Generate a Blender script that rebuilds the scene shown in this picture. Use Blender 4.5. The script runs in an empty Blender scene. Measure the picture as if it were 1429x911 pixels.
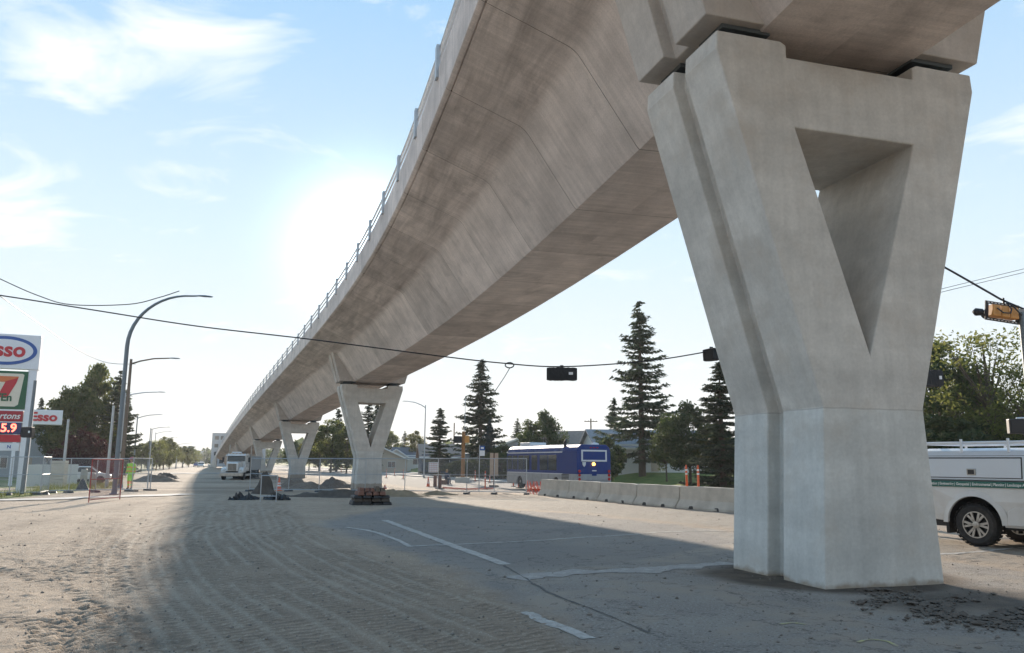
import bpy, bmesh, math, random
import numpy as np
from mathutils import Vector, Matrix

random.seed(7)
RNG = np.random.default_rng(7)
SC = bpy.context.scene
COL = SC.collection
rad = math.radians

# ------------------------------------------------------------------ camera
IW, IH = 1429.0, 911.0
FPX, PITCH, ROLL, CAMH = 1120.63, 0.1683, 0.0075, 1.6
cam_d = bpy.data.cameras.new("camera")
cam_d.sensor_width = 36.0
cam_d.lens = FPX / IW * 36.0
cam_d.clip_start = 0.1
cam_d.clip_end = 6000
cam = bpy.data.objects.new("camera", cam_d)
COL.objects.link(cam)
CAMROT = Matrix.Rotation(math.pi / 2 + PITCH, 3, 'X') @ Matrix.Rotation(ROLL, 3, 'Z')
cam.matrix_world = Matrix.Translation((0, 0, CAMH)) @ CAMROT.to_4x4()
SC.camera = cam


def ray(px, py):
    """direction in the world of a photograph pixel"""
    return (CAMROT @ Vector(((px - IW / 2) / FPX, -(py - IH / 2) / FPX, -1.0))).normalized()


# ------------------------------------------------------------------ light
sdir = ray(508, 338)                       # towards the sun
SUN_EL = math.asin(sdir.z)
SUN_AZ = math.atan2(sdir.x, sdir.y)        # clockwise from +Y
world = bpy.data.worlds.new("World")
SC.world = world
world.use_nodes = True
wn, wl = world.node_tree.nodes, world.node_tree.links
wn.clear()


def N(nodes, t, **kw):
    n = nodes.new(t)
    for k, v in kw.items():
        if k in n.inputs:
            n.inputs[k].default_value = v
        else:
            setattr(n, k, v)
    return n


w_out = N(wn, 'ShaderNodeOutputWorld')
w_bg = N(wn, 'ShaderNodeBackground', Strength=0.11)
w_sky = N(wn, 'ShaderNodeTexSky', sky_type='NISHITA')
w_sky.sun_disc = False
w_sky.sun_elevation = SUN_EL
w_sky.sun_rotation = SUN_AZ
w_sky.altitude = 600
w_sky.air_density = 0.9
w_sky.dust_density = 0.05
w_sky.ozone_density = 0.6
# thin clouds: noise on a plane above the place
w_tc = N(wn, 'ShaderNodeTexCoord')
w_sep = N(wn, 'ShaderNodeSeparateXYZ')
wl.new(w_tc.outputs['Generated'], w_sep.inputs[0])
w_add = N(wn, 'ShaderNodeMath', operation='ADD'); w_add.inputs[1].default_value = 0.13
w_max = N(wn, 'ShaderNodeMath', operation='MAXIMUM'); w_max.inputs[1].default_value = 0.03
wl.new(w_sep.outputs['Z'], w_max.inputs[0]); wl.new(w_max.outputs[0], w_add.inputs[0])
w_dx = N(wn, 'ShaderNodeMath', operation='DIVIDE'); w_dy = N(wn, 'ShaderNodeMath', operation='DIVIDE')
wl.new(w_sep.outputs['X'], w_dx.inputs[0]); wl.new(w_add.outputs[0], w_dx.inputs[1])
wl.new(w_sep.outputs['Y'], w_dy.inputs[0]); wl.new(w_add.outputs[0], w_dy.inputs[1])
w_comb = N(wn, 'ShaderNodeCombineXYZ')
wl.new(w_dx.outputs[0], w_comb.inputs['X']); wl.new(w_dy.outputs[0], w_comb.inputs['Y'])
w_map = N(wn, 'ShaderNodeMapping')
w_map.inputs['Location'].default_value = (3.35, 1.2, 0)
w_map.inputs['Rotation'].default_value = (0, 0, rad(-12))
w_map.inputs['Scale'].default_value = (2.2, 2.8, 1)
wl.new(w_comb.outputs[0], w_map.inputs[0])
w_n1 = N(wn, 'ShaderNodeTexNoise', Scale=1.15, Detail=10.0, Roughness=0.6, Distortion=0.8)
wl.new(w_map.outputs[0], w_n1.inputs['Vector'])
w_ramp = N(wn, 'ShaderNodeValToRGB')
w_ramp.color_ramp.elements[0].position = 0.58
w_ramp.color_ramp.elements[1].position = 0.84
w_ramp.color_ramp.elements[0].color = (0, 0, 0, 1)
w_ramp.color_ramp.elements[1].color = (0.85, 0.85, 0.85, 1)


def cloud_at(px, py):
    d = ray(px, py)
    return Vector((d.x / (d.z + 0.13), d.y / (d.z + 0.13), 0))


# thicker patches of the thin cloud, in view and all round the sky
PATCHES = [(cloud_at(190, 85), 0.34), (cloud_at(320, 70), 0.26), (cloud_at(90, 105), 0.22), (cloud_at(-20, 245), 0.36), (cloud_at(30, 330), 0.42), (cloud_at(1500, 190), 0.4),
           (Vector((1.6, -0.8, 0)), 0.8), (Vector((-2.2, -0.6, 0)), 0.9), (Vector((0.2, -1.9, 0)), 0.9), (Vector((2.9, 1.0, 0)), 0.8), (Vector((-3.2, 1.6, 0)), 0.9)]
w_acc = w_n1.outputs['Fac']
for pc, pr in PATCHES:
    sb = N(wn, 'ShaderNodeVectorMath', operation='DISTANCE')
    wl.new(w_comb.outputs[0], sb.inputs[0]); sb.inputs[1].default_value = pc
    mr_ = N(wn, 'ShaderNodeMapRange', interpolation_type='SMOOTHSTEP')
    mr_.inputs['From Min'].default_value = 0.0; mr_.inputs['From Max'].default_value = pr
    mr_.inputs['To Min'].default_value = 0.17; mr_.inputs['To Max'].default_value = 0.0
    wl.new(sb.outputs['Value'], mr_.inputs['Value'])
    ad_ = N(wn, 'ShaderNodeMath', operation='ADD')
    wl.new(w_acc, ad_.inputs[0]); wl.new(mr_.outputs[0], ad_.inputs[1])
    w_acc = ad_.outputs[0]
wl.new(w_acc, w_ramp.inputs[0])
w_mix = N(wn, 'ShaderNodeMixRGB', blend_type='MIX')
w_mix.inputs['Color2'].default_value = (2.6, 2.6, 2.6, 1)
wl.new(w_ramp.outputs[0], w_mix.inputs['Fac'])
# pale veil added over the whole sky to lift shade, brighter about the sun
w_veil = N(wn, 'ShaderNodeMapRange', interpolation_type='SMOOTHSTEP')
w_veil.inputs['From Min'].default_value = -0.02; w_veil.inputs['From Max'].default_value = 0.50
w_veil.inputs['To Min'].default_value = 0.985; w_veil.inputs['To Max'].default_value = 0.975
wl.new(w_sep.outputs['Z'], w_veil.inputs['Value'])
w_dot = N(wn, 'ShaderNodeVectorMath', operation='DOT_PRODUCT')
wl.new(w_tc.outputs['Generated'], w_dot.inputs[0]); w_dot.inputs[1].default_value = sdir
w_pos = N(wn, 'ShaderNodeMath', operation='MAXIMUM'); w_pos.inputs[1].default_value = 0.0
wl.new(w_dot.outputs['Value'], w_pos.inputs[0])
w_pow = N(wn, 'ShaderNodeMath', operation='POWER'); w_pow.inputs[1].default_value = 420.0
wl.new(w_pos.outputs[0], w_pow.inputs[0])
w_gain = N(wn, 'ShaderNodeMath', operation='MULTIPLY_ADD'); w_gain.inputs[1].default_value = 1.8; w_gain.inputs[2].default_value = 1.0
wl.new(w_pow.outputs[0], w_gain.inputs[0])
w_vc = N(wn, 'ShaderNodeMixRGB', blend_type='MULTIPLY'); w_vc.inputs['Fac'].default_value = 1.0
w_vr = N(wn, 'ShaderNodeValToRGB')
for i_, (ps, cl) in enumerate(((0.0, (0.97, 0.94, 0.90)), (0.26, (0.69, 0.85, 0.96)), (0.62, (0.28, 0.56, 0.90)))):
    e_ = w_vr.color_ramp.elements[i_] if i_ < 2 else w_vr.color_ramp.elements.new(ps)
    e_.position = ps; e_.color = (*cl, 1)
wl.new(w_sep.outputs['Z'], w_vr.inputs[0])
w_vs = N(wn, 'ShaderNodeMixRGB', blend_type='MULTIPLY'); w_vs.inputs['Fac'].default_value = 1.0
w_vs.inputs['Color2'].default_value = (2.2, 2.2, 2.2, 1)
wl.new(w_vr.outputs[0], w_vs.inputs['Color1']); wl.new(w_vs.outputs[0], w_vc.inputs['Color1'])
wl.new(w_gain.outputs[0], w_vc.inputs['Color2'])
w_vm = N(wn, 'ShaderNodeMixRGB', blend_type='MIX')
wl.new(w_veil.outputs[0], w_vm.inputs['Fac']); wl.new(w_sky.outputs[0], w_vm.inputs['Color1'])
wl.new(w_vm.outputs[0], w_mix.inputs['Color1']); wl.new(w_vc.outputs[0], w_vm.inputs['Color2'])
wl.new(w_mix.outputs[0], w_bg.inputs['Color'])
wl.new(w_bg.outputs[0], w_out.inputs['Surface'])

sun_d = bpy.data.lights.new("sun", 'SUN')
sun_d.energy = 2.1
sun_d.angle = rad(0.7)
sun_d.color = (1.0, 0.86, 0.70)
sun = bpy.data.objects.new("sun", sun_d)
COL.objects.link(sun)
sun.rotation_mode = 'QUATERNION'
sun.rotation_quaternion = sdir.to_track_quat('Z', 'Y')
sun.location = (0, 0, 60)

SC.view_settings.view_transform = 'Standard'
SC.view_settings.look = 'None'
SC.view_settings.gamma = 1.0
SC.view_settings.use_curve_mapping = False
SC.view_settings.exposure = 2.12
SC.render.engine = 'CYCLES'
SC.cycles.max_bounces = 8
SC.cycles.diffuse_bounces = 5
SC.cycles.transparent_max_bounces = 8
SC.cycles.use_denoising = True


# ------------------------------------------------------------------ terrain shape
def sm(a, b, x):
    t = np.clip((np.asarray(x, float) - a) / (b - a), 0, 1)
    return t * t * (3 - 2 * t)


RD = rad(21.8)                               # bearing of the road, left of +Y
CR, SR = math.cos(RD), math.sin(RD)


def nt(x, y):
    return x * CR + y * SR, -x * SR + y * CR


def xy(n, t):
    return n * CR - t * SR, n * SR + t * CR


def G(x, y):
    n, t = nt(np.asarray(x, float), np.asarray(y, float))
    h = -0.38 * sm(42, 60, y)
    h = h + 1.05 * sm(39.6, 48, n) + 0.25 * sm(-14, -24, n) * sm(40, 60, y)
    return h


def P(px, py):
    """ground point seen at a pixel of the photograph"""
    d = ray(px, py)
    z = 0.0
    p = Vector((0, 0, CAMH))
    for _ in range(12):
        s = (z - CAMH) / d.z
        p = Vector((0, 0, CAMH)) + d * s
        z = 0.5 * z + 0.5 * float(G(p.x, p.y))
    p.z = float(G(p.x, p.y))
    return p


def PD(px, py, Y):
    """point at a pixel, Y metres in front"""
    d = ray(px, py)
    return Vector((0, 0, CAMH)) + d * (Y / d.y)


def PG(px, Y):
    """ground point below a pixel column, Y metres in front"""
    p = PD(px, 640, Y)
    return Vector((p.x, Y, float(G(p.x, Y))))


def HZ(p, py):
    """height above p's ground at which a post at p reaches pixel row py"""
    lo, hi = -3.0, 60.0
    inv = CAMROT.transposed()
    for _ in range(40):
        m = (lo + hi) / 2
        q = inv @ (Vector((p.x, p.y, m)) - Vector((0, 0, CAMH)))
        r = IH / 2 - FPX * q.y / -q.z
        if r > py:
            lo = m
        else:
            hi = m
    return lo - p.z


# ------------------------------------------------------------------ value noise (numpy)
_T = RNG.random((256, 256))


def vnoise(x, y):
    xi = np.floor(x).astype(int); yi = np.floor(y).astype(int)
    fx = x - xi; fy = y - yi
    fx = fx * fx * (3 - 2 * fx); fy = fy * fy * (3 - 2 * fy)
    a = _T[xi % 256, yi % 256]; b = _T[(xi + 1) % 256, yi % 256]
    c = _T[xi % 256, (yi + 1) % 256]; d = _T[(xi + 1) % 256, (yi + 1) % 256]
    return (a + (b - a) * fx) * (1 - fy) + (c + (d - c) * fx) * fy


def fbm(x, y, o=4, g=0.5):
    s = 0; a = 1; t = 0
    for k in range(o):
        s = s + a * vnoise(x * 2 ** k + 17.3 * k, y * 2 ** k + 5.1 * k); t += a; a *= g
    return s / t


# ------------------------------------------------------------------ materials
MATS = {}


def newmat(name):
    m = bpy.data.materials.new(name)
    m.use_nodes = True
    nt_ = m.node_tree
    b = nt_.nodes['Principled BSDF']
    MATS[name] = m
    return m, nt_.nodes, nt_.links, b


def plain(name, col, rough=0.6, metal=0.0, var=0.12, scale=6.0, bump=0.0, bscale=60.0, dirt=None, dirt_amt=0.0, spec=None):
    """colour with uneven tone, grain and dirt"""
    m, n, l, b = newmat(name)
    g = N(n, 'ShaderNodeNewGeometry')
    tc = N(n, 'ShaderNodeTexCoord')
    nz = N(n, 'ShaderNodeTexNoise', Scale=scale, Detail=6.0, Roughness=0.6)
    l.new(tc.outputs['Object'], nz.inputs['Vector'])
    mr = N(n, 'ShaderNodeMapRange')
    mr.inputs['From Min'].default_value = 0.25; mr.inputs['From Max'].default_value = 0.75
    mr.inputs['To Min'].default_value = 1 - var; mr.inputs['To Max'].default_value = 1 + var
    l.new(nz.outputs['Fac'], mr.inputs['Value'])
    mx = N(n, 'ShaderNodeMixRGB', blend_type='MULTIPLY')
    mx.inputs['Fac'].default_value = 1
    mx.inputs['Color1'].default_value = (*col, 1)
    l.new(mr.outputs[0], mx.inputs['Color2'])
    out = mx.outputs[0]
    if dirt:
        nd = N(n, 'ShaderNodeTexNoise', Scale=scale * 0.6, Detail=8.0, Roughness=0.7)
        l.new(tc.outputs['Object'], nd.inputs['Vector'])
        r = N(n, 'ShaderNodeValToRGB')
        r.color_ramp.elements[0].position = 0.45; r.color_ramp.elements[1].position = 0.75
        l.new(nd.outputs['Fac'], r.inputs[0])
        ml = N(n, 'ShaderNodeMath', operation='MULTIPLY'); ml.inputs[1].default_value = dirt_amt
        l.new(r.outputs[0], ml.inputs[0])
        m2 = N(n, 'ShaderNodeMixRGB')
        m2.inputs['Color2'].default_value = (*dirt, 1)
        l.new(ml.outputs[0], m2.inputs['Fac']); l.new(out, m2.inputs['Color1'])
        out = m2.outputs[0]
    l.new(out, b.inputs['Base Color'])
    b.inputs['Roughness'].default_value = rough
    b.inputs['Metallic'].default_value = metal
    if spec is not None:
        b.inputs['Specular IOR Level'].default_value = spec
    if bump:
        nb = N(n, 'ShaderNodeTexNoise', Scale=bscale, Detail=5.0)
        l.new(tc.outputs['Object'], nb.inputs['Vector'])
        bp = N(n, 'ShaderNodeBump', Strength=bump, Distance=0.01)
        l.new(nb.outputs['Fac'], bp.inputs['Height'])
        l.new(bp.outputs[0], b.inputs['Normal'])
    return m


def mul_noise(n, l, vec, scale, lo, hi, detail=6.0, a=0.3, b_=0.7, rough=0.6):
    nz = N(n, 'ShaderNodeTexNoise', Scale=scale, Detail=detail, Roughness=rough)
    l.new(vec, nz.inputs['Vector'])
    mr = N(n, 'ShaderNodeMapRange')
    mr.inputs['From Min'].default_value = a; mr.inputs['From Max'].default_value = b_
    mr.inputs['To Min'].default_value = lo; mr.inputs['To Max'].default_value = hi
    l.new(nz.outputs['Fac'], mr.inputs['Value'])
    return mr.outputs[0]


def chain_mul(n, l, col, facs):
    prev = None
    for f in facs:
        mx = N(n, 'ShaderNodeMixRGB', blend_type='MULTIPLY'); mx.inputs['Fac'].default_value = 1
        if prev is None:
            mx.inputs['Color1'].default_value = (*col, 1)
        else:
            l.new(prev, mx.inputs['Color1'])
        l.new(f, mx.inputs['Color2'])
        prev = mx.outputs[0]
    return prev


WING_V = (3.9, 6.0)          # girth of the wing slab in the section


def deck_concrete():
    m, n, l, b = newmat('deck_concrete')
    uv = N(n, 'ShaderNodeUVMap', uv_map='UVMap')
    mp1 = N(n, 'ShaderNodeMapping'); mp1.inputs['Scale'].default_value = (5.0, 0.35, 1)
    l.new(uv.outputs[0], mp1.inputs[0])
    streak = mul_noise(n, l, mp1.outputs[0], 1.3, 0.86, 1.08, 7.0, 0.32, 0.66, 0.65)
    mp3 = N(n, 'ShaderNodeMapping'); mp3.inputs['Scale'].default_value = (0.28, 0.9, 1)
    l.new(uv.outputs[0], mp3.inputs[0])
    blot = mul_noise(n, l, mp3.outputs[0], 1.1, 0.84, 1.08, 7.0, 0.3, 0.62, 0.62)
    fine = mul_noise(n, l, uv.outputs[0], 26.0, 0.9, 1.08, 4.0)
    big = mul_noise(n, l, uv.outputs[0], 0.8, 0.82, 1.1, 5.0)
    oi = N(n, 'ShaderNodeObjectInfo')
    rnd = N(n, 'ShaderNodeMapRange'); rnd.inputs['To Min'].default_value = 0.91; rnd.inputs['To Max'].default_value = 1.08
    l.new(oi.outputs['Random'], rnd.inputs['Value'])
    c = chain_mul(n, l, (0.70, 0.61, 0.555), [streak, blot, fine, big, rnd.outputs[0]])
    # dark run-down stains below the joints and wet patches
    nd = N(n, 'ShaderNodeTexNoise', Scale=0.55, Detail=9.0, Roughness=0.72, Distortion=0.6)
    l.new(uv.outputs[0], nd.inputs['Vector'])
    r = N(n, 'ShaderNodeValToRGB')
    r.color_ramp.elements[0].position = 0.56; r.color_ramp.elements[1].position = 0.70
    r.color_ramp.elements[1].color = (0.34, 0.34, 0.34, 1)
    l.new(nd.outputs['Fac'], r.inputs[0])
    mx = N(n, 'ShaderNodeMixRGB'); mx.inputs['Color2'].default_value = (0.12, 0.10, 0.09, 1)
    l.new(r.outputs[0], mx.inputs['Fac']); l.new(c, mx.inputs['Color1'])
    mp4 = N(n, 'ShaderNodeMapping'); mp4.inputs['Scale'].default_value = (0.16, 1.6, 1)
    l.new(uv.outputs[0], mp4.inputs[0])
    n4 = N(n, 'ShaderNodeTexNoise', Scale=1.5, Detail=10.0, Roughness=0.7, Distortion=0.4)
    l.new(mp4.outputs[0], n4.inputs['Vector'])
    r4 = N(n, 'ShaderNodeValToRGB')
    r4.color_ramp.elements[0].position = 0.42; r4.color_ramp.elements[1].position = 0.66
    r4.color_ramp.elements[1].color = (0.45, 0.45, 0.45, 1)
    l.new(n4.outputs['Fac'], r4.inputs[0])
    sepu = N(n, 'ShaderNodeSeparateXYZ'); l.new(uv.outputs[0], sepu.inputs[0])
    # water stains on the wing slab, also painting its underside darker as if shaded
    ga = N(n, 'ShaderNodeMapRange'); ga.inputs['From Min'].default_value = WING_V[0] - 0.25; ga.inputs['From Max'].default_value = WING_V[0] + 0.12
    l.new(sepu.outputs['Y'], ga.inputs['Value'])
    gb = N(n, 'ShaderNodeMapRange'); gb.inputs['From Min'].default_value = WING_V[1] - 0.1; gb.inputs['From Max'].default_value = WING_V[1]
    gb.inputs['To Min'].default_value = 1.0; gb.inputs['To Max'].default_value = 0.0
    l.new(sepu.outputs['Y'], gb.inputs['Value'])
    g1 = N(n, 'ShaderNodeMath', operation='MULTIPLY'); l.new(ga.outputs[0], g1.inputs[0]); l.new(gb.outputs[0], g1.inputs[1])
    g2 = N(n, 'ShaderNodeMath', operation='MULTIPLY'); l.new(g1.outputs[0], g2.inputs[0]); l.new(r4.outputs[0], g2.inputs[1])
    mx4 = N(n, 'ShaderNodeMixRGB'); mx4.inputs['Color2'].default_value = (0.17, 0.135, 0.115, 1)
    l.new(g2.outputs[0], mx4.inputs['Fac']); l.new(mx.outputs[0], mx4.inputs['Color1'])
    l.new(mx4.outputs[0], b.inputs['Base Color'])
    b.inputs['Roughness'].default_value = 0.82
    b.inputs['Specular IOR Level'].default_value = 0.25
    bp = N(n, 'ShaderNodeBump', Strength=0.25, Distance=0.02)
    nb = N(n, 'ShaderNodeTexNoise', Scale=9.0, Detail=8.0, Roughness=0.7)
    l.new(mp1.outputs[0], nb.inputs['Vector'])
    l.new(nb.outputs['Fac'], bp.inputs['Height']); l.new(bp.outputs[0], b.inputs['Normal'])


def pier_concrete(name, col):
    m, n, l, b = newmat(name)
    tc = N(n, 'ShaderNodeTexCoord')
    v = tc.outputs['Object']
    mp = N(n, 'ShaderNodeMapping'); mp.inputs['Scale'].default_value = (0.35, 0.35, 1.5)
    l.new(v, mp.inputs[0])
    band = mul_noise(n, l, mp.outputs[0], 1.0, 0.82, 1.1, 5.0)
    blot = mul_noise(n, l, v, 1.7, 0.86, 1.1, 8.0, 0.3, 0.7, 0.68)
    fine = mul_noise(n, l, v, 22.0, 0.93, 1.05, 5.0)
    mp2 = N(n, 'ShaderNodeMapping'); mp2.inputs['Scale'].default_value = (7, 7, 0.5)
    l.new(v, mp2.inputs[0])
    drip = mul_noise(n, l, mp2.outputs[0], 1.0, 0.93, 1.05, 6.0)
    c = chain_mul(n, l, col, [band, blot, fine, drip])
    # warm stains in places, dirt splashed at the foot
    nd = N(n, 'ShaderNodeTexNoise', Scale=0.9, Detail=9.0, Roughness=0.7)
    l.new(v, nd.inputs['Vector'])
    r = N(n, 'ShaderNodeValToRGB')
    r.color_ramp.elements[0].position = 0.5; r.color_ramp.elements[1].position = 0.78
    r.color_ramp.elements[1].color = (0.75, 0.75, 0.75, 1)
    l.new(nd.outputs['Fac'], r.inputs[0])
    mx = N(n, 'ShaderNodeMixRGB'); mx.inputs['Color2'].default_value = (0.46, 0.39, 0.32, 1)
    l.new(r.outputs[0], mx.inputs['Fac']); l.new(c, mx.inputs['Color1'])
    sep = N(n, 'ShaderNodeSeparateXYZ'); l.new(v, sep.inputs[0])
    nf = N(n, 'ShaderNodeTexNoise', Scale=5.0, Detail=6.0); l.new(v, nf.inputs['Vector'])
    ad = N(n, 'ShaderNodeMath', operation='MULTIPLY_ADD'); ad.inputs[1].default_value = -0.22
    l.new(nf.outputs['Fac'], ad.inputs[0]); l.new(sep.outputs['Z'], ad.inputs[2])
    mr = N(n, 'ShaderNodeMapRange')
    mr.inputs['From Min'].default_value = -0.10; mr.inputs['From Max'].default_value = -0.03
    mr.inputs['To Min'].default_value = 0.7; mr.inputs['To Max'].default_value = 0.0
    l.new(ad.outputs[0], mr.inputs['Value'])
    m2 = N(n, 'ShaderNodeMixRGB'); m2.inputs['Color2'].default_value = (0.26, 0.18, 0.11, 1)
    l.new(mr.outputs[0], m2.inputs['Fac']); l.new(mx.outputs[0], m2.inputs['Color1'])
    # the stem is an earlier, cooler pour; a thin line shows where the pours meet
    zs_ = N(n, 'ShaderNodeMapRange'); zs_.inputs['From Min'].default_value = 2.375; zs_.inputs['From Max'].default_value = 2.395
    zs_.inputs['To Min'].default_value = 1.0; zs_.inputs['To Max'].default_value = 0.0
    nw = N(n, 'ShaderNodeTexNoise', Scale=3.0, Detail=4.0); l.new(v, nw.inputs['Vector'])
    zw = N(n, 'ShaderNodeMath', operation='MULTIPLY_ADD'); zw.inputs[1].default_value = 0.03
    l.new(nw.outputs['Fac'], zw.inputs[0]); l.new(sep.outputs['Z'], zw.inputs[2]); l.new(zw.outputs[0], zs_.inputs['Value'])
    cool = N(n, 'ShaderNodeMixRGB', blend_type='MULTIPLY'); cool.inputs['Color2'].default_value = (1.0, 1.045, 1.075, 1)
    l.new(zs_.outputs[0], cool.inputs['Fac']); l.new(m2.outputs[0], cool.inputs['Color1'])
    zl = N(n, 'ShaderNodeMath', operation='SUBTRACT'); zl.inputs[1].default_value = 2.39; l.new(zw.outputs[0], zl.inputs[0])
    za = N(n, 'ShaderNodeMath', operation='ABSOLUTE'); l.new(zl.outputs[0], za.inputs[0])
    zm = N(n, 'ShaderNodeMapRange'); zm.inputs['From Max'].default_value = 0.014; zm.inputs['To Min'].default_value = 0.45; zm.inputs['To Max'].default_value = 0.0
    l.new(za.outputs[0], zm.inputs['Value'])
    ln = N(n, 'ShaderNodeMixRGB'); ln.inputs['Color2'].default_value = (0.22, 0.2, 0.18, 1)
    l.new(zm.outputs[0], ln.inputs['Fac']); l.new(cool.outputs[0], ln.inputs['Color1'])
    l.new(ln.outputs[0], b.inputs['Base Color'])
    b.inputs['Roughness'].default_value = 0.8
    b.inputs['Specular IOR Level'].default_value = 0.3
    bp = N(n, 'ShaderNodeBump', Strength=0.2, Distance=0.01)
    nb = N(n, 'ShaderNodeTexNoise', Scale=14.0, Detail=8.0, Roughness=0.7)
    l.new(v, nb.inputs['Vector'])
    l.new(nb.outputs['Fac'], bp.inputs['Height']); l.new(bp.outputs[0], b.inputs['Normal'])


def leaf(name, c1, c2, trans=0.35):
    m, n, l, b = newmat(name)
    g = N(n, 'ShaderNodeNewGeometry')
    r = N(n, 'ShaderNodeValToRGB')
    r.color_ramp.elements[0].color = (*c1, 1); r.color_ramp.elements[1].color = (*c2, 1)
    l.new(g.outputs['Random Per Island'], r.inputs[0])
    oi = N(n, 'ShaderNodeObjectInfo')
    hs = N(n, 'ShaderNodeHueSaturation')
    mr = N(n, 'ShaderNodeMapRange'); mr.inputs['To Min'].default_value = 0.8; mr.inputs['To Max'].default_value = 1.2
    l.new(oi.outputs['Random'], mr.inputs['Value']); l.new(mr.outputs[0], hs.inputs['Value'])
    l.new(r.outputs[0], hs.inputs['Color'])
    l.new(hs.outputs[0], b.inputs['Base Color'])
    b.inputs['Roughness'].default_value = 0.65
    b.inputs['Specular IOR Level'].default_value = 0.2
    tr = N(n, 'ShaderNodeBsdfTranslucent')
    l.new(hs.outputs[0], tr.inputs['Color'])
    mx = N(n, 'ShaderNodeMixShader'); mx.inputs[0].default_value = trans
    out = n['Material Output']
    l.new(b.outputs[0], mx.inputs[1]); l.new(tr.outputs[0], mx.inputs[2]); l.new(mx.outputs[0], out.inputs['Surface'])
    return m


def glass(name, col=(0.03, 0.035, 0.04)):
    return plain(name, col, rough=0.08, var=0.05, spec=0.8)


def emit(name, col, s):
    m, n, l, b = newmat(name)
    b.inputs['Base Color'].default_value = (*col, 1)
    b.inputs['Emission Color'].default_value = (*col, 1)
    b.inputs['Emission Strength'].default_value = s
    return m


plain('joint_mortar', (0.22, 0.19, 0.17), 0.9)
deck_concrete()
pier_concrete('pier_concrete', (0.60, 0.565, 0.515))
plain('barrier_concrete', (0.52, 0.475, 0.41), 0.85, var=0.2, scale=1.6, bump=0.3, dirt=(0.22, 0.18, 0.15), dirt_amt=0.45)
plain('pave_concrete', (0.42, 0.40, 0.37), 0.85, var=0.15, scale=0.7, bump=0.2, dirt=(0.3, 0.25, 0.2), dirt_amt=0.6)
plain('galv', (0.42, 0.44, 0.46), 0.45, 0.6, var=0.12)
plain('galv_dark', (0.16, 0.19, 0.21), 0.5, 0.3, var=0.12)
plain('rail_wood', (0.40, 0.34, 0.28), 0.8, var=0.2)
plain('pole_wood', (0.17, 0.125, 0.095), 0.9, var=0.25, scale=9, bump=0.4)
plain('orange_wood', (0.30, 0.14, 0.05), 0.8, var=0.2, scale=9)
plain('steel_dark', (0.06, 0.065, 0.07), 0.5, 0.5)
plain('bearing', (0.10, 0.115, 0.12), 0.6, 0.3)
plain('rubber', (0.022, 0.022, 0.023), 0.8, var=0.3, bump=0.3, dirt=(0.10, 0.085, 0.07), dirt_amt=0.5)
plain('alloy', (0.42, 0.40, 0.37), 0.35, 0.85, dirt=(0.15, 0.12, 0.1), dirt_amt=0.5)
plain('black', (0.018, 0.018, 0.02), 0.5, var=0.2)
plain('signal_bag', (0.02, 0.021, 0.024), 0.75, var=0.3, bump=0.5, bscale=12)
plain('amber', (0.55, 0.24, 0.05), 0.4, var=0.15)
plain('orange', (0.75, 0.13, 0.04), 0.55, var=0.12, dirt=(0.25, 0.12, 0.07), dirt_amt=0.4)
plain('reflect_white', (0.75, 0.74, 0.72), 0.5)
plain('red_paint', (0.32, 0.03, 0.03), 0.5, var=0.2)
plain('net_orange', (0.62, 0.11, 0.06), 0.7)
plain('truck_white', (0.66, 0.655, 0.64), 0.28, var=0.03, scale=1.5, dirt=(0.42, 0.37, 0.31), dirt_amt=0.45)
plain('cap_white', (0.62, 0.66, 0.71), 0.3, var=0.03, scale=1.5, dirt=(0.5, 0.48, 0.45), dirt_amt=0.3)
plain('trim_dark', (0.03, 0.03, 0.032), 0.6)
plain('green_stripe', (0.012, 0.12, 0.095), 0.4, var=0.05)
plain('text_white', (0.75, 0.78, 0.76), 0.5, var=0.03)
plain('tail_red', (0.45, 0.015, 0.015), 0.25, var=0.05)
glass('glass')
plain('bus_blue', (0.012, 0.04, 0.19), 0.5, var=0.06, dirt=(0.05, 0.06, 0.12), dirt_amt=0.3, spec=0.3)
plain('bus_grey', (0.33, 0.345, 0.36), 0.4, var=0.06, dirt=(0.2, 0.18, 0.17), dirt_amt=0.5)
plain('bus_white', (0.62, 0.64, 0.66), 0.4, var=0.06)
plain('bus_band', (0.03, 0.06, 0.2), 0.5, var=0.4, scale=1.6, dirt=(0.3, 0.33, 0.42), dirt_amt=0.5, spec=0.15)
emit('lamp_amber', (1.0, 0.36, 0.05), 3.0)
emit('price_red', (1.0, 0.10, 0.06), 1.6)
plain('sign_white', (0.72, 0.74, 0.77), 0.4, var=0.04)
plain('sign_blue', (0.02, 0.09, 0.33), 0.4, var=0.05)
plain('sign_red', (0.50, 0.02, 0.035), 0.4, var=0.05)
plain('sign_darkred', (0.36, 0.015, 0.03), 0.4, var=0.05)
plain('sign_green', (0.008, 0.10, 0.045), 0.4, var=0.05)
plain('sign_cream', (0.70, 0.64, 0.52), 0.4, var=0.05)
plain('sign_orange', (0.62, 0.17, 0.05), 0.4, var=0.05)
plain('price_blue', (0.015, 0.03, 0.12), 0.3, var=0.05)
plain('plywood', (0.45, 0.34, 0.24), 0.8, var=0.15, scale=4)
plain('pinkboard', (0.55, 0.40, 0.38), 0.8, var=0.15, scale=4)
plain('siding_white', (0.62, 0.62, 0.60), 0.7, var=0.06)
plain('siding_grey', (0.33, 0.35, 0.37), 0.7, var=0.08)
plain('siding_blue', (0.06, 0.085, 0.12), 0.7, var=0.1)
plain('siding_tan', (0.42, 0.35, 0.27), 0.7, var=0.1)
plain('roof_brown', (0.27, 0.20, 0.16), 0.9, var=0.2, scale=3, bump=0.3, bscale=20)
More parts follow.
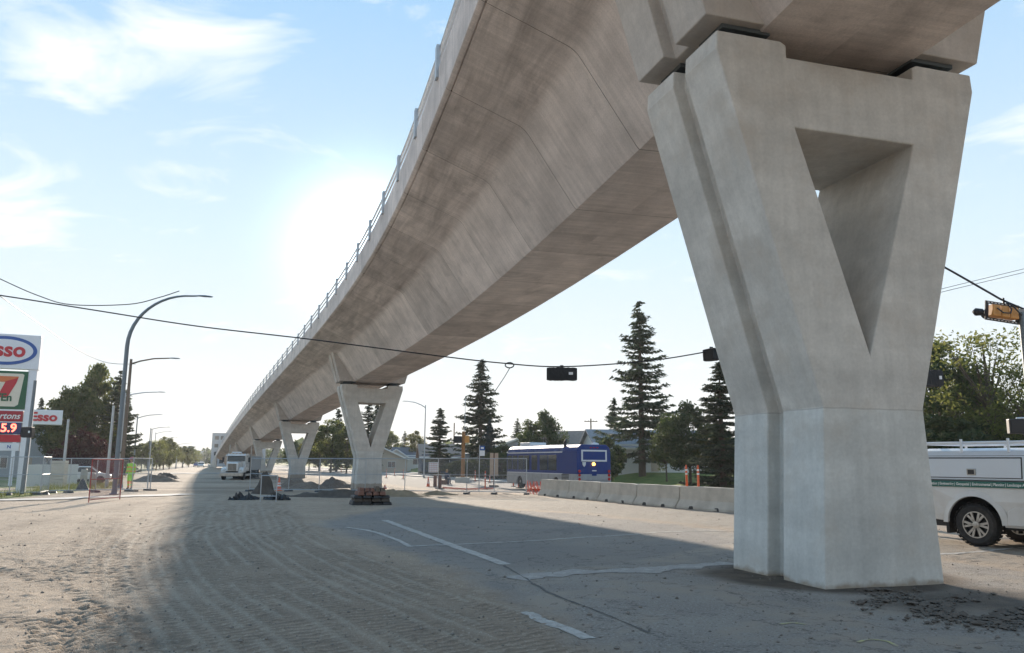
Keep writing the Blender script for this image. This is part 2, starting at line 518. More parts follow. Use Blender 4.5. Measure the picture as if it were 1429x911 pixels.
plain('roof_grey', (0.22, 0.225, 0.24), 0.9, var=0.2, scale=3, bump=0.3, bscale=20)
plain('roof_slate', (0.10, 0.115, 0.14), 0.9, var=0.2, scale=3, bump=0.3, bscale=20)
plain('roof_teal', (0.10, 0.16, 0.19), 0.9, var=0.2, scale=3)
plain('trim_white', (0.68, 0.68, 0.66), 0.6, var=0.05)
plain('bark', (0.10, 0.075, 0.055), 0.95, var=0.3, scale=8, bump=0.5, bscale=25)
plain('stone', (0.20, 0.175, 0.15), 0.9, var=0.5, scale=1.3)
plain('mud', (0.11, 0.092, 0.076), 0.95, var=0.35, scale=12, bump=0.6, bscale=40)
plain('soil', (0.15, 0.115, 0.085), 0.95, var=0.35, scale=3, bump=0.6, bscale=14)
plain('soil_dark', (0.085, 0.07, 0.058), 0.95, var=0.35, scale=3, bump=0.6, bscale=14)
plain('sand', (0.26, 0.20, 0.13), 0.95, var=0.25, scale=3, bump=0.6, bscale=14)
plain('tarp_black', (0.022, 0.022, 0.024), 0.6, var=0.3, scale=3, bump=0.5, bscale=6)
plain('rust_block', (0.17, 0.085, 0.06), 0.9, var=0.4, scale=4, bump=0.5, bscale=14)
plain('lumber', (0.46, 0.36, 0.24), 0.85, var=0.25, scale=5)
plain('skin', (0.45, 0.27, 0.19), 0.6, var=0.08)
plain('hivis', (0.30, 0.62, 0.04), 0.7, var=0.1)
plain('hivis_orange', (0.75, 0.25, 0.04), 0.7, var=0.1)
plain('boot', (0.05, 0.035, 0.025), 0.8)
plain('jacket_navy', (0.02, 0.035, 0.075), 0.85, var=0.2)
plain('jeans', (0.05, 0.06, 0.09), 0.85, var=0.2)
plain('hair_blond', (0.38, 0.25, 0.11), 0.7, var=0.25, scale=30)
plain('helmet_maroon', (0.30, 0.03, 0.05), 0.35)
plain('helmet_white', (0.7, 0.7, 0.7), 0.35)
plain('facade_grey', (0.42, 0.42, 0.43), 0.8, var=0.08)
leaf('needles', (0.03, 0.048, 0.028), (0.085, 0.105, 0.055), 0.35)
leaf('needles_blue', (0.035, 0.055, 0.055), (0.075, 0.10, 0.10), 0.2)
leaf('leaves_dark', (0.045, 0.07, 0.028), (0.11, 0.13, 0.05), 0.5)
leaf('leaves_mid', (0.08, 0.105, 0.035), (0.17, 0.17, 0.055), 0.55)
leaf('leaves_lime', (0.10, 0.125, 0.035), (0.23, 0.22, 0.06), 0.55)
leaf('leaves_yellow', (0.09, 0.10, 0.02), (0.22, 0.19, 0.035), 0.45)
leaf('leaves_red', (0.045, 0.012, 0.014), (0.10, 0.025, 0.025), 0.3)
leaf('grass_blade', (0.06, 0.085, 0.02), (0.17, 0.17, 0.05), 0.4)


def ground_mat():
    m, n, l, b = newmat('ground')
    tc = N(n, 'ShaderNodeTexCoord'); v = tc.outputs['Object']

    def attr(name):
        a = N(n, 'ShaderNodeAttribute'); a.attribute_name = name
        return a.outputs['Fac']

    def mixc(fac, a, c):
        mx = N(n, 'ShaderNodeMixRGB')
        if isinstance(fac, float): mx.inputs['Fac'].default_value = fac
        else: l.new(fac, mx.inputs['Fac'])
        for s, val in (('Color1', a), ('Color2', c)):
            if isinstance(val, tuple): mx.inputs[s].default_value = (*val, 1)
            else: l.new(val, mx.inputs[s])
        return mx.outputs[0]

    def ramp(sc, lo, hi, d=8.0, r=0.65, vec=v):
        nz = N(n, 'ShaderNodeTexNoise', Scale=sc, Detail=d, Roughness=r)
        l.new(vec, nz.inputs['Vector'])
        mr = N(n, 'ShaderNodeMapRange'); mr.inputs['From Min'].default_value = lo; mr.inputs['From Max'].default_value = hi
        l.new(nz.outputs['Fac'], mr.inputs['Value'])
        return mr.outputs[0]
    dirt = mixc(ramp(0.35, 0.35, 0.65), (0.37, 0.285, 0.212), (0.47, 0.37, 0.28))
    dirt = mixc(ramp(5.0, 0.5, 0.75), dirt, (0.29, 0.235, 0.185))
    dirt = mixc(ramp(32.0, 0.54, 0.66, 3.0), dirt, (0.56, 0.47, 0.38))
    dirt = mixc(ramp(21.0, 0.60, 0.70, 4.0), dirt, (0.24, 0.19, 0.15))
    dirt = mixc(ramp(1.5, 0.55, 0.7), dirt, (0.33, 0.26, 0.20))
    trk = attr('track')
    dirt = mixc(trk, dirt, (0.17, 0.135, 0.105))
    dirt = mixc(attr('ridge'), dirt, (0.46, 0.395, 0.32))  # lighter crests painted in, since relief barely shows in the shade
    asp = mixc(ramp(0.5, 0.35, 0.65), (0.29, 0.262, 0.235), (0.39, 0.352, 0.312))
    asp = mixc(ramp(36.0, 0.52, 0.64, 4.0), asp, (0.46, 0.43, 0.39))
    asp = mixc(ramp(24.0, 0.58, 0.68, 4.0), asp, (0.14, 0.132, 0.123))
    asp = mixc(ramp(1.6, 0.56, 0.72), asp, (0.37, 0.32, 0.27))
    asp = mixc(ramp(2.6, 0.62, 0.68, 10.0), asp, (0.11, 0.108, 0.106))
    asp = mixc(ramp(0.8, 0.48, 0.60, 9.0), asp, (0.40, 0.345, 0.29))
    asp = mixc(attr('darkasp'), asp, mixc(ramp(38.0, 0.4, 0.68, 5.0), (0.24, 0.222, 0.205), (0.36, 0.335, 0.31)))
    ck = N(n, 'ShaderNodeTexNoise', Scale=0.75, Detail=7.0, Roughness=0.6, Distortion=0.5); l.new(v, ck.inputs['Vector'])
    c1 = N(n, 'ShaderNodeMath', operation='SUBTRACT'); c1.inputs[1].default_value = 0.5; l.new(ck.outputs['Fac'], c1.inputs[0])
    c2 = N(n, 'ShaderNodeMath', operation='ABSOLUTE'); l.new(c1.outputs[0], c2.inputs[0])
    c3 = N(n, 'ShaderNodeMapRange'); c3.inputs['From Min'].default_value = 0.0; c3.inputs['From Max'].default_value = 0.008
    c3.inputs['To Min'].default_value = 0.65; c3.inputs['To Max'].default_value = 0.0
    l.new(c2.outputs[0], c3.inputs['Value'])
    asp = mixc(c3.outputs[0], asp, (0.07, 0.065, 0.06))
    c = mixc(attr('asphalt'), dirt, asp)
    road = mixc(ramp(0.4, 0.35, 0.65), (0.25, 0.22, 0.195), (0.32, 0.285, 0.25))
    c = mixc(attr('road'), c, road)
    grass = mixc(ramp(1.2, 0.35, 0.65), (0.10, 0.145, 0.03), (0.20, 0.215, 0.055))
    c = mixc(attr('grass'), c, grass)
    dust = mixc(ramp(3.0, 0.4, 0.6), (0.30, 0.265, 0.225), (0.37, 0.335, 0.29))
    c = mixc(attr('dust'), c, dust)
    soil = mixc(ramp(3.0, 0.4, 0.6), (0.10, 0.082, 0.066), (0.16, 0.125, 0.095))
    c = mixc(attr('soil'), c, soil)
    l.new(c, b.inputs['Base Color'])
    b.inputs['Roughness'].default_value = 0.9
    b.inputs['Specular IOR Level'].default_value = 0.2
    nb = N(n, 'ShaderNodeTexNoise', Scale=28.0, Detail=8.0, Roughness=0.75)
    l.new(v, nb.inputs['Vector'])
    nb2 = N(n, 'ShaderNodeTexVoronoi', Scale=55.0)
    l.new(v, nb2.inputs['Vector'])
    ad = N(n, 'ShaderNodeMath', operation='MULTIPLY_ADD'); ad.inputs[1].default_value = -0.35
    l.new(nb2.outputs['Distance'], ad.inputs[0]); l.new(nb.outputs['Fac'], ad.inputs[2])
    bp = N(n, 'ShaderNodeBump', Strength=1.0, Distance=0.04)
    l.new(ad.outputs[0], bp.inputs['Height']); l.new(bp.outputs[0], b.inputs['Normal'])


ground_mat()


def paint_mat(name, col, base, lo, hi):
    """worn road paint: shows the road where it has flaked"""
    m, n, l, b = newmat(name)
    tc = N(n, 'ShaderNodeTexCoord')
    nz = N(n, 'ShaderNodeTexNoise', Scale=5.5, Detail=12.0, Roughness=0.9)
    l.new(tc.outputs['Object'], nz.inputs['Vector'])
    mr = N(n, 'ShaderNodeMapRange'); mr.inputs['From Min'].default_value = lo; mr.inputs['From Max'].default_value = hi
    l.new(nz.outputs['Fac'], mr.inputs['Value'])
    mx = N(n, 'ShaderNodeMixRGB'); mx.inputs['Color1'].default_value = (*base, 1); mx.inputs['Color2'].default_value = (*col, 1)
    l.new(mr.outputs[0], mx.inputs['Fac']); l.new(mx.outputs[0], b.inputs['Base Color'])
    b.inputs['Roughness'].default_value = 0.85


paint_mat('road_paint', (0.48, 0.46, 0.425), (0.29, 0.265, 0.24), 0.43, 0.56)
paint_mat('yellow_spray', (0.55, 0.50, 0.12), (0.31, 0.285, 0.255), 0.45, 0.62)
paint_mat('dust_edge', (0.46, 0.43, 0.39), (0.29, 0.27, 0.25), 0.50, 0.60)


# ------------------------------------------------------------------ builders
class MB:
    def __init__(s):
        s.v = []; s.f = []; s.m = []

    def add(s, vs, fs, m=0):
        o = len(s.v)
        s.v += [tuple(q) for q in vs]
        s.f += [tuple(i + o for i in q) for q in fs]
        s.m += [m] * len(fs)
        return s

    def box(s, x0, x1, y0, y1, z0, z1, m=0):
        vs = [(x, y, z) for z in (z0, z1) for y in (y0, y1) for x in (x0, x1)]
        return s.add(vs, [(0, 2, 3, 1), (4, 5, 7, 6), (0, 1, 5, 4), (2, 6, 7, 3), (0, 4, 6, 2), (1, 3, 7, 5)], m)

    def tbox(s, x0, x1, y0, y1, z0, z1, ix=0.0, iy=0.0, m=0):
        """box whose top is drawn in by ix, iy"""
        vs = [(x0, y0, z0), (x1, y0, z0), (x1, y1, z0), (x0, y1, z0),
              (x0 + ix, y0 + iy, z1), (x1 - ix, y0 + iy, z1), (x1 - ix, y1 - iy, z1), (x0 + ix, y1 - iy, z1)]
        return s.add(vs, [(3, 2, 1, 0), (4, 5, 6, 7), (0, 1, 5, 4), (1, 2, 6, 5), (2, 3, 7, 6), (3, 0, 4, 7)], m)

    def prism(s, poly, fn, t0, t1, m=0):
        """polygon (a,b) swept from t0 to t1; fn(a,b,t) gives the point"""
        k = len(poly)
        vs = [fn(a, b, t0) for a, b in poly] + [fn(a, b, t1) for a, b in poly]
        fs = [tuple(range(k))[::-1], tuple(range(k, 2 * k))]
        fs += [(i, (i + 1) % k, k + (i + 1) % k, k + i) for i in range(k)]
        return s.add(vs, fs, m)

    def tube(s, pts, r, n=8, m=0, cap=True):
        pts = [Vector(q) for q in pts]
        rs = r if isinstance(r, (list, tuple)) else [r] * len(pts)
        vs = []
        up = None
        for i, q in enumerate(pts):
            d = (pts[min(i + 1, len(pts) - 1)] - pts[max(i - 1, 0)]).normalized()
            if up is None:
                up = Vector((0, 0, 1)) if abs(d.z) < 0.9 else Vector((1, 0, 0))
            a = d.cross(up)
            if a.length < 1e-4:
                a = d.cross(Vector((0.3, 1, 0.2)))
            a.normalize()
            b = d.cross(a).normalized()
            up = -b if b.dot(up) < 0 else b
            a = d.cross(up).normalized()
            for k in range(n):
                t = 2 * math.pi * k / n
                vs.append(q + (a * math.cos(t) + up * math.sin(t)) * rs[i])
        fs = []
        for i in range(len(pts) - 1):
            for k in range(n):
                fs.append((i * n + k, i * n + (k + 1) % n, (i + 1) * n + (k + 1) % n, (i + 1) * n + k))
        if cap:
            fs.append(tuple(range(n))[::-1])
            fs.append(tuple(range((len(pts) - 1) * n, len(pts) * n)))
        return s.add(vs, fs, m)

    def lathe(s, prof, n=20, axis='z', c=(0, 0, 0), m=0, cap=True):
        """profile (r, h) turned about an axis"""
        vs = []
        for r, h in prof:
            for k in range(n):
                t = 2 * math.pi * k / n
                a, b = r * math.cos(t), r * math.sin(t)
                q = (a, b, h) if axis == 'z' else ((a, h, b) if axis == 'y' else (h, a, b))
                vs.append((q[0] + c[0], q[1] + c[1], q[2] + c[2]))
        fs = []
        for i in range(len(prof) - 1):
            for k in range(n):
                fs.append((i * n + k, i * n + (k + 1) % n, (i + 1) * n + (k + 1) % n, (i + 1) * n + k))
        if cap:
            fs.append(tuple(range(n))[::-1]); fs.append(tuple(range((len(prof) - 1) * n, len(prof) * n)))
        return s.add(vs, fs, m)

    def build(s, name, mats, parent=None, smooth=False, bevel=0.0, seg=2, loc=None, rotz=0.0, recalc=True):
        me = bpy.data.meshes.new(name)
        me.from_pydata(s.v, [], s.f)
        mats = mats if isinstance(mats, (list, tuple)) else [mats]
        for q in mats:
            me.materials.append(MATS[q])
        if len(mats) > 1:
            me.polygons.foreach_set('material_index', s.m)
        if recalc:
            bm = bmesh.new(); bm.from_mesh(me)
            bmesh.ops.recalc_face_normals(bm, faces=bm.faces)
            bm.to_mesh(me); bm.free()
        if smooth:
            me.polygons.foreach_set('use_smooth', [True] * len(me.polygons))
            me.set_sharp_from_angle(angle=rad(40))
        o = bpy.data.objects.new(name, me)
        COL.objects.link(o)
        if parent is not None:
            o.parent = parent
        if loc is not None:
            o.location = loc
        o.rotation_euler[2] = rotz
        if bevel:
            md = o.modifiers.new('bevel', 'BEVEL'); md.width = bevel; md.segments = seg
            md.limit_method = 'ANGLE'; md.angle_limit = rad(35)
        return o


def tag(o, label=None, cat=None, group=None, kind=None):
    if label: o['label'] = label
    if cat: o['category'] = cat
    if group: o['group'] = group
    if kind: o['kind'] = kind
    return o


def thing(name, label, cat, loc=(0, 0, 0), rotz=0.0, group=None):
    o = bpy.data.objects.new(name, None)
    o.empty_display_size = 0.3
    COL.objects.link(o)
    o.location = loc
    o.rotation_euler[2] = rotz
    return tag(o, label, cat, group)


def share(src, name=None, parent=None, loc=(0, 0, 0), rotz=0.0, scale=None):
    o = bpy.data.objects.new(name or src.name.split('.')[0], src.data)
    COL.objects.link(o)
    for md in src.modifiers:
        q = o.modifiers.new(md.name, md.type)
        if md.type == 'BEVEL':
            q.width = md.width; q.segments = md.segments; q.limit_method = 'ANGLE'; q.angle_limit = md.angle_limit
    o.parent = parent; o.location = loc; o.rotation_euler[2] = rotz
    if scale: o.scale = scale
    return o


def text(name, body, mat, parent, loc, size, xdir, ydir, bold=0.0, shear=0.0, ext=0.004, sx=1.0, align='CENTER'):
    """lettering standing on a plane spanned by xdir, ydir, as a mesh"""
    cu = bpy.data.curves.new(name, 'FONT')
    cu.body = body; cu.size = size; cu.align_x = align; cu.align_y = 'CENTER'
    cu.extrude = ext; cu.offset = bold; cu.shear = shear; cu.resolution_u = 3
    t = bpy.data.objects.new(name, cu); COL.objects.link(t)
    dg = bpy.context.evaluated_depsgraph_get()
    me = bpy.data.meshes.new_from_object(t.evaluated_get(dg))
    bpy.data.objects.remove(t); bpy.data.curves.remove(cu)
    me.materials.clear(); me.materials.append(MATS[mat])
    o = bpy.data.objects.new(name, me); COL.objects.link(o)
    x = Vector(xdir).normalized(); y = Vector(ydir).normalized(); z = x.cross(y)
    M = Matrix((x, y, z)).transposed().to_4x4(); M.translation = Vector(loc)
    o.parent = parent
    o.matrix_local = M @ Matrix.Diagonal((sx, 1, 1, 1))
    return o


# ------------------------------------------------------------------ ground
def grade(a, b, step, g, lim):
    out = [b]
    s = step
    while abs(out[-1] - b) < abs(lim - b):
        s = min(s * g, 40.0)
        out.append(out[-1] + s * (1 if lim > b else -1))
    return out


def seg_dist(x, y, pts):
    """distance to a polyline, position along it, side"""
    best = np.full(x.shape, 1e9); along = np.zeros(x.shape); acc = 0; side = np.zeros(x.shape)
    for (ax, ay), (bx, by) in zip(pts[:-1], pts[1:]):
        dx, dy = bx - ax, by - ay; L = math.hypot(dx, dy)
        t = np.clip(((x - ax) * dx + (y - ay) * dy) / (L * L), 0, 1)
        ex, ey = x - (ax + t * dx), y - (ay + t * dy)
        d = np.hypot(ex, ey); w = d < best
        best = np.where(w, d, best); along = np.where(w, acc + t * L, along)
        side = np.where(w, (dx * ey - dy * ex) / L, side)
        acc += L
    return best, along, side


def smooth_path(pix, k=10):
    pts = [P(*q) for q in pix]
    out = []
    for i in range(len(pts) - 1):
        p0 = pts[max(i - 1, 0)]; p1 = pts[i]; p2 = pts[i + 1]; p3 = pts[min(i + 2, len(pts) - 1)]
        for j in range(k):
            t = j / k
            q = 0.5 * ((2 * p1) + (p2 - p0) * t + (2 * p0 - 5 * p1 + 4 * p2 - p3) * t * t + (3 * p1 - p0 - 3 * p2 + p3) * t ** 3)
            out.append((q.x, q.y))
    out.append((pts[-1].x, pts[-1].y))
    return out


def poly_mask(x, y, pix, soft=0.5):
    pts = [P(*q) for q in pix]
    return poly_mask_w(x, y, [(p.x, p.y) for p in pts], soft)


def poly_mask_w(x, y, pts, soft):
    ins = np.zeros(x.shape, bool)
    k = len(pts)
    for i in range(k):
        (ax, ay), (bx, by) = pts[i], pts[(i + 1) % k]
        c = ((ay > y) != (by > y)) & (x < (bx - ax) * (y - ay) / ((by - ay) or 1e-9) + ax)
        ins ^= c
    d, _, _ = seg_dist(x, y, pts + [pts[0]])
    sd = np.where(ins, d, -d)
    return sm(-soft, soft, sd)


TRACKS = [  # wheel paths in the dirt (pixel polylines, half width, lug pitch, depth)
    ([(170, 960), (158, 911), (146, 885), (140, 858)], 0.42, 0.15, 0.022),
    ([(60, 911), (75, 885), (100, 860), (128, 845)], 0.20, 0.20, 0.020),
    ([(110, 911), (80, 885), (40, 872), (-60, 862)], 0.22, 0.20, 0.018),
    ([(260, 911), (200, 880), (128, 845), (80, 818), (0, 796), (-80, 782)], 0.16, 0.22, 0.018),
    ([(171, 831), (158, 790), (155, 767), (158, 730), (175, 705)], 0.24, 0.22, 0.016),
    ([(118, 800), (120, 775), (130, 755), (150, 725)], 0.22, 0.22, 0.014),
    ([(90, 800), (95, 770), (110, 745), (135, 718)], 0.15, 0.22, 0.012),
    ([(0, 740), (90, 720), (180, 705), (250, 690)], 0.25, 0.24, 0.014),
    ([(-60, 790), (0, 772), (50, 790), (90, 808)], 0.2, 0.22, 0.016),
]
SWEEP = [(500, 960), (390, 890), (300, 820), (262, 772), (262, 735), (290, 700)]      # axis of the swept wheel marks in the dirt
DARKASP = [(440, 722), (545, 706), (860, 712), (960, 735), (1022, 757), (850, 788), (700, 800), (745, 850), (700, 838), (560, 785)]
ASPHALT = [(440, 730), (560, 706), (800, 716), (1030, 742), (1440, 800), (1600, 960), (930, 960), (800, 880), (700, 822), (590, 778), (490, 748)]


RIDGE = [None]


def micro(x, y):
    """fine height, and the masks that go with it"""
    asp = poly_mask(x, y, ASPHALT, 0.35 )
    asp = np.clip(asp + (fbm(x * 1.7, y * 1.7, 4) - 0.5) * 1.3 * (asp > 0.02) * (asp < 0.98), 0, 1)
    near = 1 - sm(26, 45, y)
    h = (fbm(x * 0.35 + 9, y * 0.35, 3) - 0.5) * 0.07 * (1 - 0.6 * asp)
    h = h + (fbm(x * 2.3, y * 2.3, 4, 0.6) - 0.5) * 0.035 * (1 - 0.75 * asp) * near
    h = h + (vnoise(x * 11, y * 11) ** 4) * 0.022 * (1 - 0.8 * asp) * near
    trk = np.zeros(x.shape)
    pth = smooth_path(SWEEP, 8)
    d, a, sd = seg_dist(x, y, pth)
    band = sm(-3.2, -2.6, sd) * (1 - sm(1.3, 1.9, sd)) * (1 - 0.9 * asp) * near * sm(6, 6.6, y)
    wob = (fbm(x * 0.14 + 3, y * 0.14 + 8, 2) - 0.5) * 0.5
    ph = (sd + wob * 0.5) / 0.24
    rid = np.exp(-((ph - np.round(ph) - (vnoise(np.round(ph) * 5.3, a * 0.1) - 0.5) * 0.5) / 0.12) ** 2)
    ridon = vnoise(np.round(ph) * 7.31 + 3.0, a * 0.45) > 0.38
    lug2 = np.sin(a / 0.13 * 2 * math.pi + np.round(ph) * 1.9) * (vnoise(np.round(ph) * 3.7 + 40, a * 0.6) > 0.35)
    h = h + band * (0.012 * rid * ridon + 0.006 * lug2 * (1 - rid))
    ridge = band * rid * ridon * (0.35 + 0.5 * vnoise(x * 3, y * 3))
    trk = np.maximum(trk, band * np.clip(0.22 + 0.45 * lug2 - 0.4 * rid * ridon, 0, 1))  # colour darkened between the ridges, standing in for relief shading
    for pix, hw, pitch, deep in TRACKS:
        pth = smooth_path(pix, 8)
        xs_ = [q[0] for q in pth]; ys_ = [q[1] for q in pth]
        sel = (x > min(xs_) - 1) & (x < max(xs_) + 1) & (y > min(ys_) - 1) & (y < max(ys_) + 1)
        if not sel.any():
            continue
        d, a, sd = seg_dist(x[sel], y[sel], pth)
        w = 1 - sm(hw * 0.86, hw * 1.05, d)
        brk = sm(0.30, 0.52, fbm(x[sel] * 0.9 + hw * 70, y[sel] * 0.9, 3))
        w = w * (0.35 + 0.65 * brk) * (1 - 0.85 * asp[sel])
        lug = (np.sin((a + np.abs(sd) * 0.75) / pitch * 2 * math.pi) > 0.1) | (np.abs(np.sin(sd / hw * 5.5)) < 0.25)
        rim = np.exp(-((d - hw * 1.12) / 0.05) ** 2) * 0.006
        h[sel] += w * deep * (-1.0 + lug) + rim * w.max() * (1 - asp[sel]) * brk
        trk[sel] = np.maximum(trk[sel], w * (0.10 + 0.35 * (~lug)))
    RIDGE[0] = ridge
    return h, asp, trk


def build_ground():
    xs = grade(0, -9.5, 0.045, 1.045, -1500)[::-1] + list(np.arange(-9.5, 7.0, 0.045)[1:]) + grade(0, 7.0, 0.045, 1.045, 1500)[1:]
    ys = grade(0, 6.4, 0.045, 1.12, -60)[::-1] + list(np.arange(6.4, 15.5, 0.045)[1:]) + grade(0, 15.5, 0.045, 1.02, 60)[1:]
    ys += grade(0, ys[-1], ys[-1] - ys[-2], 1.06, 3200)[1:]
    X, Y = np.meshgrid(np.array(xs), np.array(ys))
    x, y = X.ravel(), Y.ravel()
    h, asp, trk = micro(x, y)
    RID = RIDGE[0]
    n, t = nt(x, y)
    z = G(x, y) + h * (1 - sm(60, 90, np.abs(y)))
    nj = (fbm(x * 0.5, y * 0.5, 3) - 0.5)
    road = sm(16.6, 17.6, n + nj) * (1 - sm(38.4, 38.6, n)) * sm(20, 24, y)
    grass = sm(39.4, 39.6, n) * sm(15, 25, y)
    gl = sm(-5.5, -8.0, n + nj * 2.5) * sm(46, 54, y) * (1 - sm(-40, -60, n) * 0.5)
    verge = poly_mask(x, y, [(-60, 690), (30, 683), (95, 676), (165, 672), (168, 681), (100, 686), (40, 693), (-60, 702)], 0.3)
    grass = np.maximum(grass, np.maximum(gl * np.clip(0.7 + nj * 2, 0, 1), verge))
    darka = poly_mask(x, y, DARKASP, 0.12) * np.clip(0.75 + nj * 1.5, 0, 1)
    dust = np.zeros(x.shape)
    dust = np.maximum(dust, poly_mask(x, y, [(540, 694), (700, 690), (1022, 716), (1429, 760), (1429, 792), (1022, 738), (800, 714), (640, 708), (545, 706)], 0.6) * 0.8)
    soil = np.zeros(x.shape)
    # churned soil below the viaduct and round the pier foot
    soil = np.maximum(soil, sm(8.5, 10, n + nj * 3) * (1 - sm(15.2, 16, n + nj)) * sm(36, 42, y + nj * 6) * 0.85)
    dp = np.hypot(x - 4.73, (y - 12.27))
    soil = np.maximum(soil, (1 - sm(1.5, 2.0, dp + nj * 0.9)) * 0.95)
    soil = np.maximum(soil, poly_mask(x, y, [(1200, 838), (1320, 812), (1460, 830), (1460, 895), (1330, 880)], 0.35) * np.clip(0.55 + nj * 2, 0, 1))
    for k in range(5):   # darker churned patches in the site
        cx, cy = xy(2 + 1.5 * k, 46 + 17 * k)
        soil = np.maximum(soil, (1 - sm(1, 5, np.hypot((x - cx) * 0.6, y - cy) + nj * 5)) * 0.45)
    ny, nx = X.shape
    idx = np.arange(nx * ny).reshape(ny, nx)
    q = np.stack([idx[:-1, :-1], idx[:-1, 1:], idx[1:, 1:], idx[1:, :-1]], -1).reshape(-1, 4)
    me = bpy.data.meshes.new('ground')
    me.vertices.add(nx * ny)
    me.vertices.foreach_set('co', np.stack([x, y, z], 1).ravel())
    me.loops.add(q.size); me.polygons.add(len(q))
    me.polygons.foreach_set('loop_start', np.arange(0, q.size, 4))
    me.polygons.foreach_set('loop_total', np.full(len(q), 4))
    me.loops.foreach_set('vertex_index', q.ravel())
    me.polygons.foreach_set('use_smooth', np.ones(len(q), bool))
    me.update(calc_edges=True)
    for nm, arr in (('asphalt', asp), ('track', trk), ('road', road), ('grass', grass), ('dust', dust), ('soil', soil), ('ridge', RID), ('darkasp', darka)):
        a = me.attributes.new(nm, 'FLOAT', 'POINT')
        a.data.foreach_set('value', np.clip(arr, 0, 1).astype(np.float32))
    me.materials.append(MATS['ground'])
    o = bpy.data.objects.new('ground', me); COL.objects.link(o)
    tag(o, kind='structure')
    return o


GROUND = build_ground()


def GH(x, y):
    h, _, _ = micro(np.array([float(x)]), np.array([float(y)]))
    return float(G(x, y)) + float(h[0]) * (1 - float(sm(60, 90, abs(y))))


def strip(name, pts, width, mat, lift=0.006, parent=None, ragged=0.0, step=0.08):
    """thin sheet following the ground"""
    acc = [(pts[0][0], pts[0][1])]
    for a, b in zip(pts[:-1], pts[1:]):
        L = math.hypot(b[0] - a[0], b[1] - a[1]); k = max(1, int(L / step))
        for i in range(1, k + 1):
            acc.append((a[0] + (b[0] - a[0]) * i / k, a[1] + (b[1] - a[1]) * i / k))
    C = np.array(acc)
    T = np.gradient(C, axis=0); T /= np.linalg.norm(T, axis=1)[:, None]
    Nn = np.stack([-T[:, 1], T[:, 0]], 1)
    rows = 5
    V = []
    for j in range(rows):
        w = (j / (rows - 1) - 0.5) * width
        rg = (fbm(C[:, 0] * 4 + j * 3, C[:, 1] * 4, 3) - 0.5) * ragged if j in (0, rows - 1) else 0
        V.append(C + Nn * (w + (rg if np.ndim(rg) == 0 else rg[:, None] * 1.0)) if np.ndim(rg) == 0 else C + Nn * w + Nn * rg[:, None])
    V = np.stack(V)
    hx, _, _ = micro(V[..., 0].ravel(), V[..., 1].ravel())
    z = G(V[..., 0].ravel(), V[..., 1].ravel()) + hx + lift
    k = len(C)
    vs = np.concatenate([V.reshape(-1, 2), z[:, None]], 1)
    fs = [(j * k + i, j * k + i + 1, (j + 1) * k + i + 1, (j + 1) * k + i) for j in range(rows - 1) for i in range(k - 1)]
    b = MB(); b.v = [tuple(q) for q in vs]; b.f = fs; b.m = [0] * len(fs)
    o = b.build(name, mat, parent, recalc=False)
    return o


def pixline(pix, k=8):
    return smooth_path(pix, k)


for pix, w in ([[(537, 726), (620, 757), (706, 788)], 0.20], [[(570, 762.5), (730, 755), (893, 745.5)], 0.13],
               [[(484, 736), (520, 742), (552, 753), (572, 763)], 0.12], [[(735, 855), (778, 872), (822, 891)], 0.15],
               [[(900, 744), (960, 742), (1022, 741)], 0.10], [[(1312, 774), (1370, 770), (1440, 764)], 0.12]):
    strip('lane_marking', pixline(pix), w, 'road_paint', 0.006, GROUND, 0.06)
strip('dust_line', pixline([(720, 808), (790, 799), (860, 797), (930, 793), (1022, 786)]), 0.45, 'dust_edge', 0.006, GROUND, 0.5)
plain('crack_tar', (0.11, 0.103, 0.096), 0.9, var=0.4, scale=20)
strip('crack', pixline([(704, 789), (735, 808), (772, 829), (830, 851), (905, 882)]), 0.028, 'crack_tar', 0.006, GROUND, 0.09)
for pix, w in ([[(1088, 871), (1105, 869.5), (1124, 872)], 0.05], [[(1197, 897), (1212, 893), (1235, 895), (1252, 902)], 0.04]):
    strip('spray_mark', pixline(pix), w, 'yellow_spray', 0.006, GROUND, 0.03, step=0.03)


def slab(name, n0, n1, t0, t1, th, mat, k=60):
    """paving strip along the road with a kerb step"""
    b = MB()
    ts = np.linspace(t0, t1, k)
    vs = []
    for t in ts:
        for n_, dz in ((n0, -0.3), (n0, th), (n1, th), (n1, -0.3)):
            x_, y_ = xy(n_, t)
            vs.append((x_, y_, float(G(x_, y_)) + dz))
    fs = []
    for i in range(k - 1):
        for j in range(3):
            fs.append((i * 4 + j, i * 4 + j + 1, i * 4 + 5 + j, i * 4 + 4 + j))
    fs += [(0, 1, 2, 3), tuple((k - 1) * 4 + j for j in (3, 2, 1, 0))]
    b.add(vs, fs)
    return tag(b.build(name, mat), kind='structure')


slab('sidewalk', 37.9, 39.6, -10, 330, 0.13, 'pave_concrete')
slab('median_kerb', 29.8, 31.0, 30, 330, 0.13, 'pave_concrete')
strip_o = strip('footpath', [(P(-90, 700).x, P(-90, 700).y), (P(60, 697).x, P(60, 697).y), (P(262, 690).x, P(262, 690).y)], 1.5, 'pave_concrete', 0.03, None, 0.3, 0.25)
tag(strip_o, kind='structure')
s1 = P(222, 661); s2 = P(330, 660.5)
strip_o = strip('concrete_apron', [(s1.x, s1.y), (s2.x, s2.y)], 7.0, 'pave_concrete', 0.06, None, 0.8, 0.5)
tag(strip_o, kind='structure')

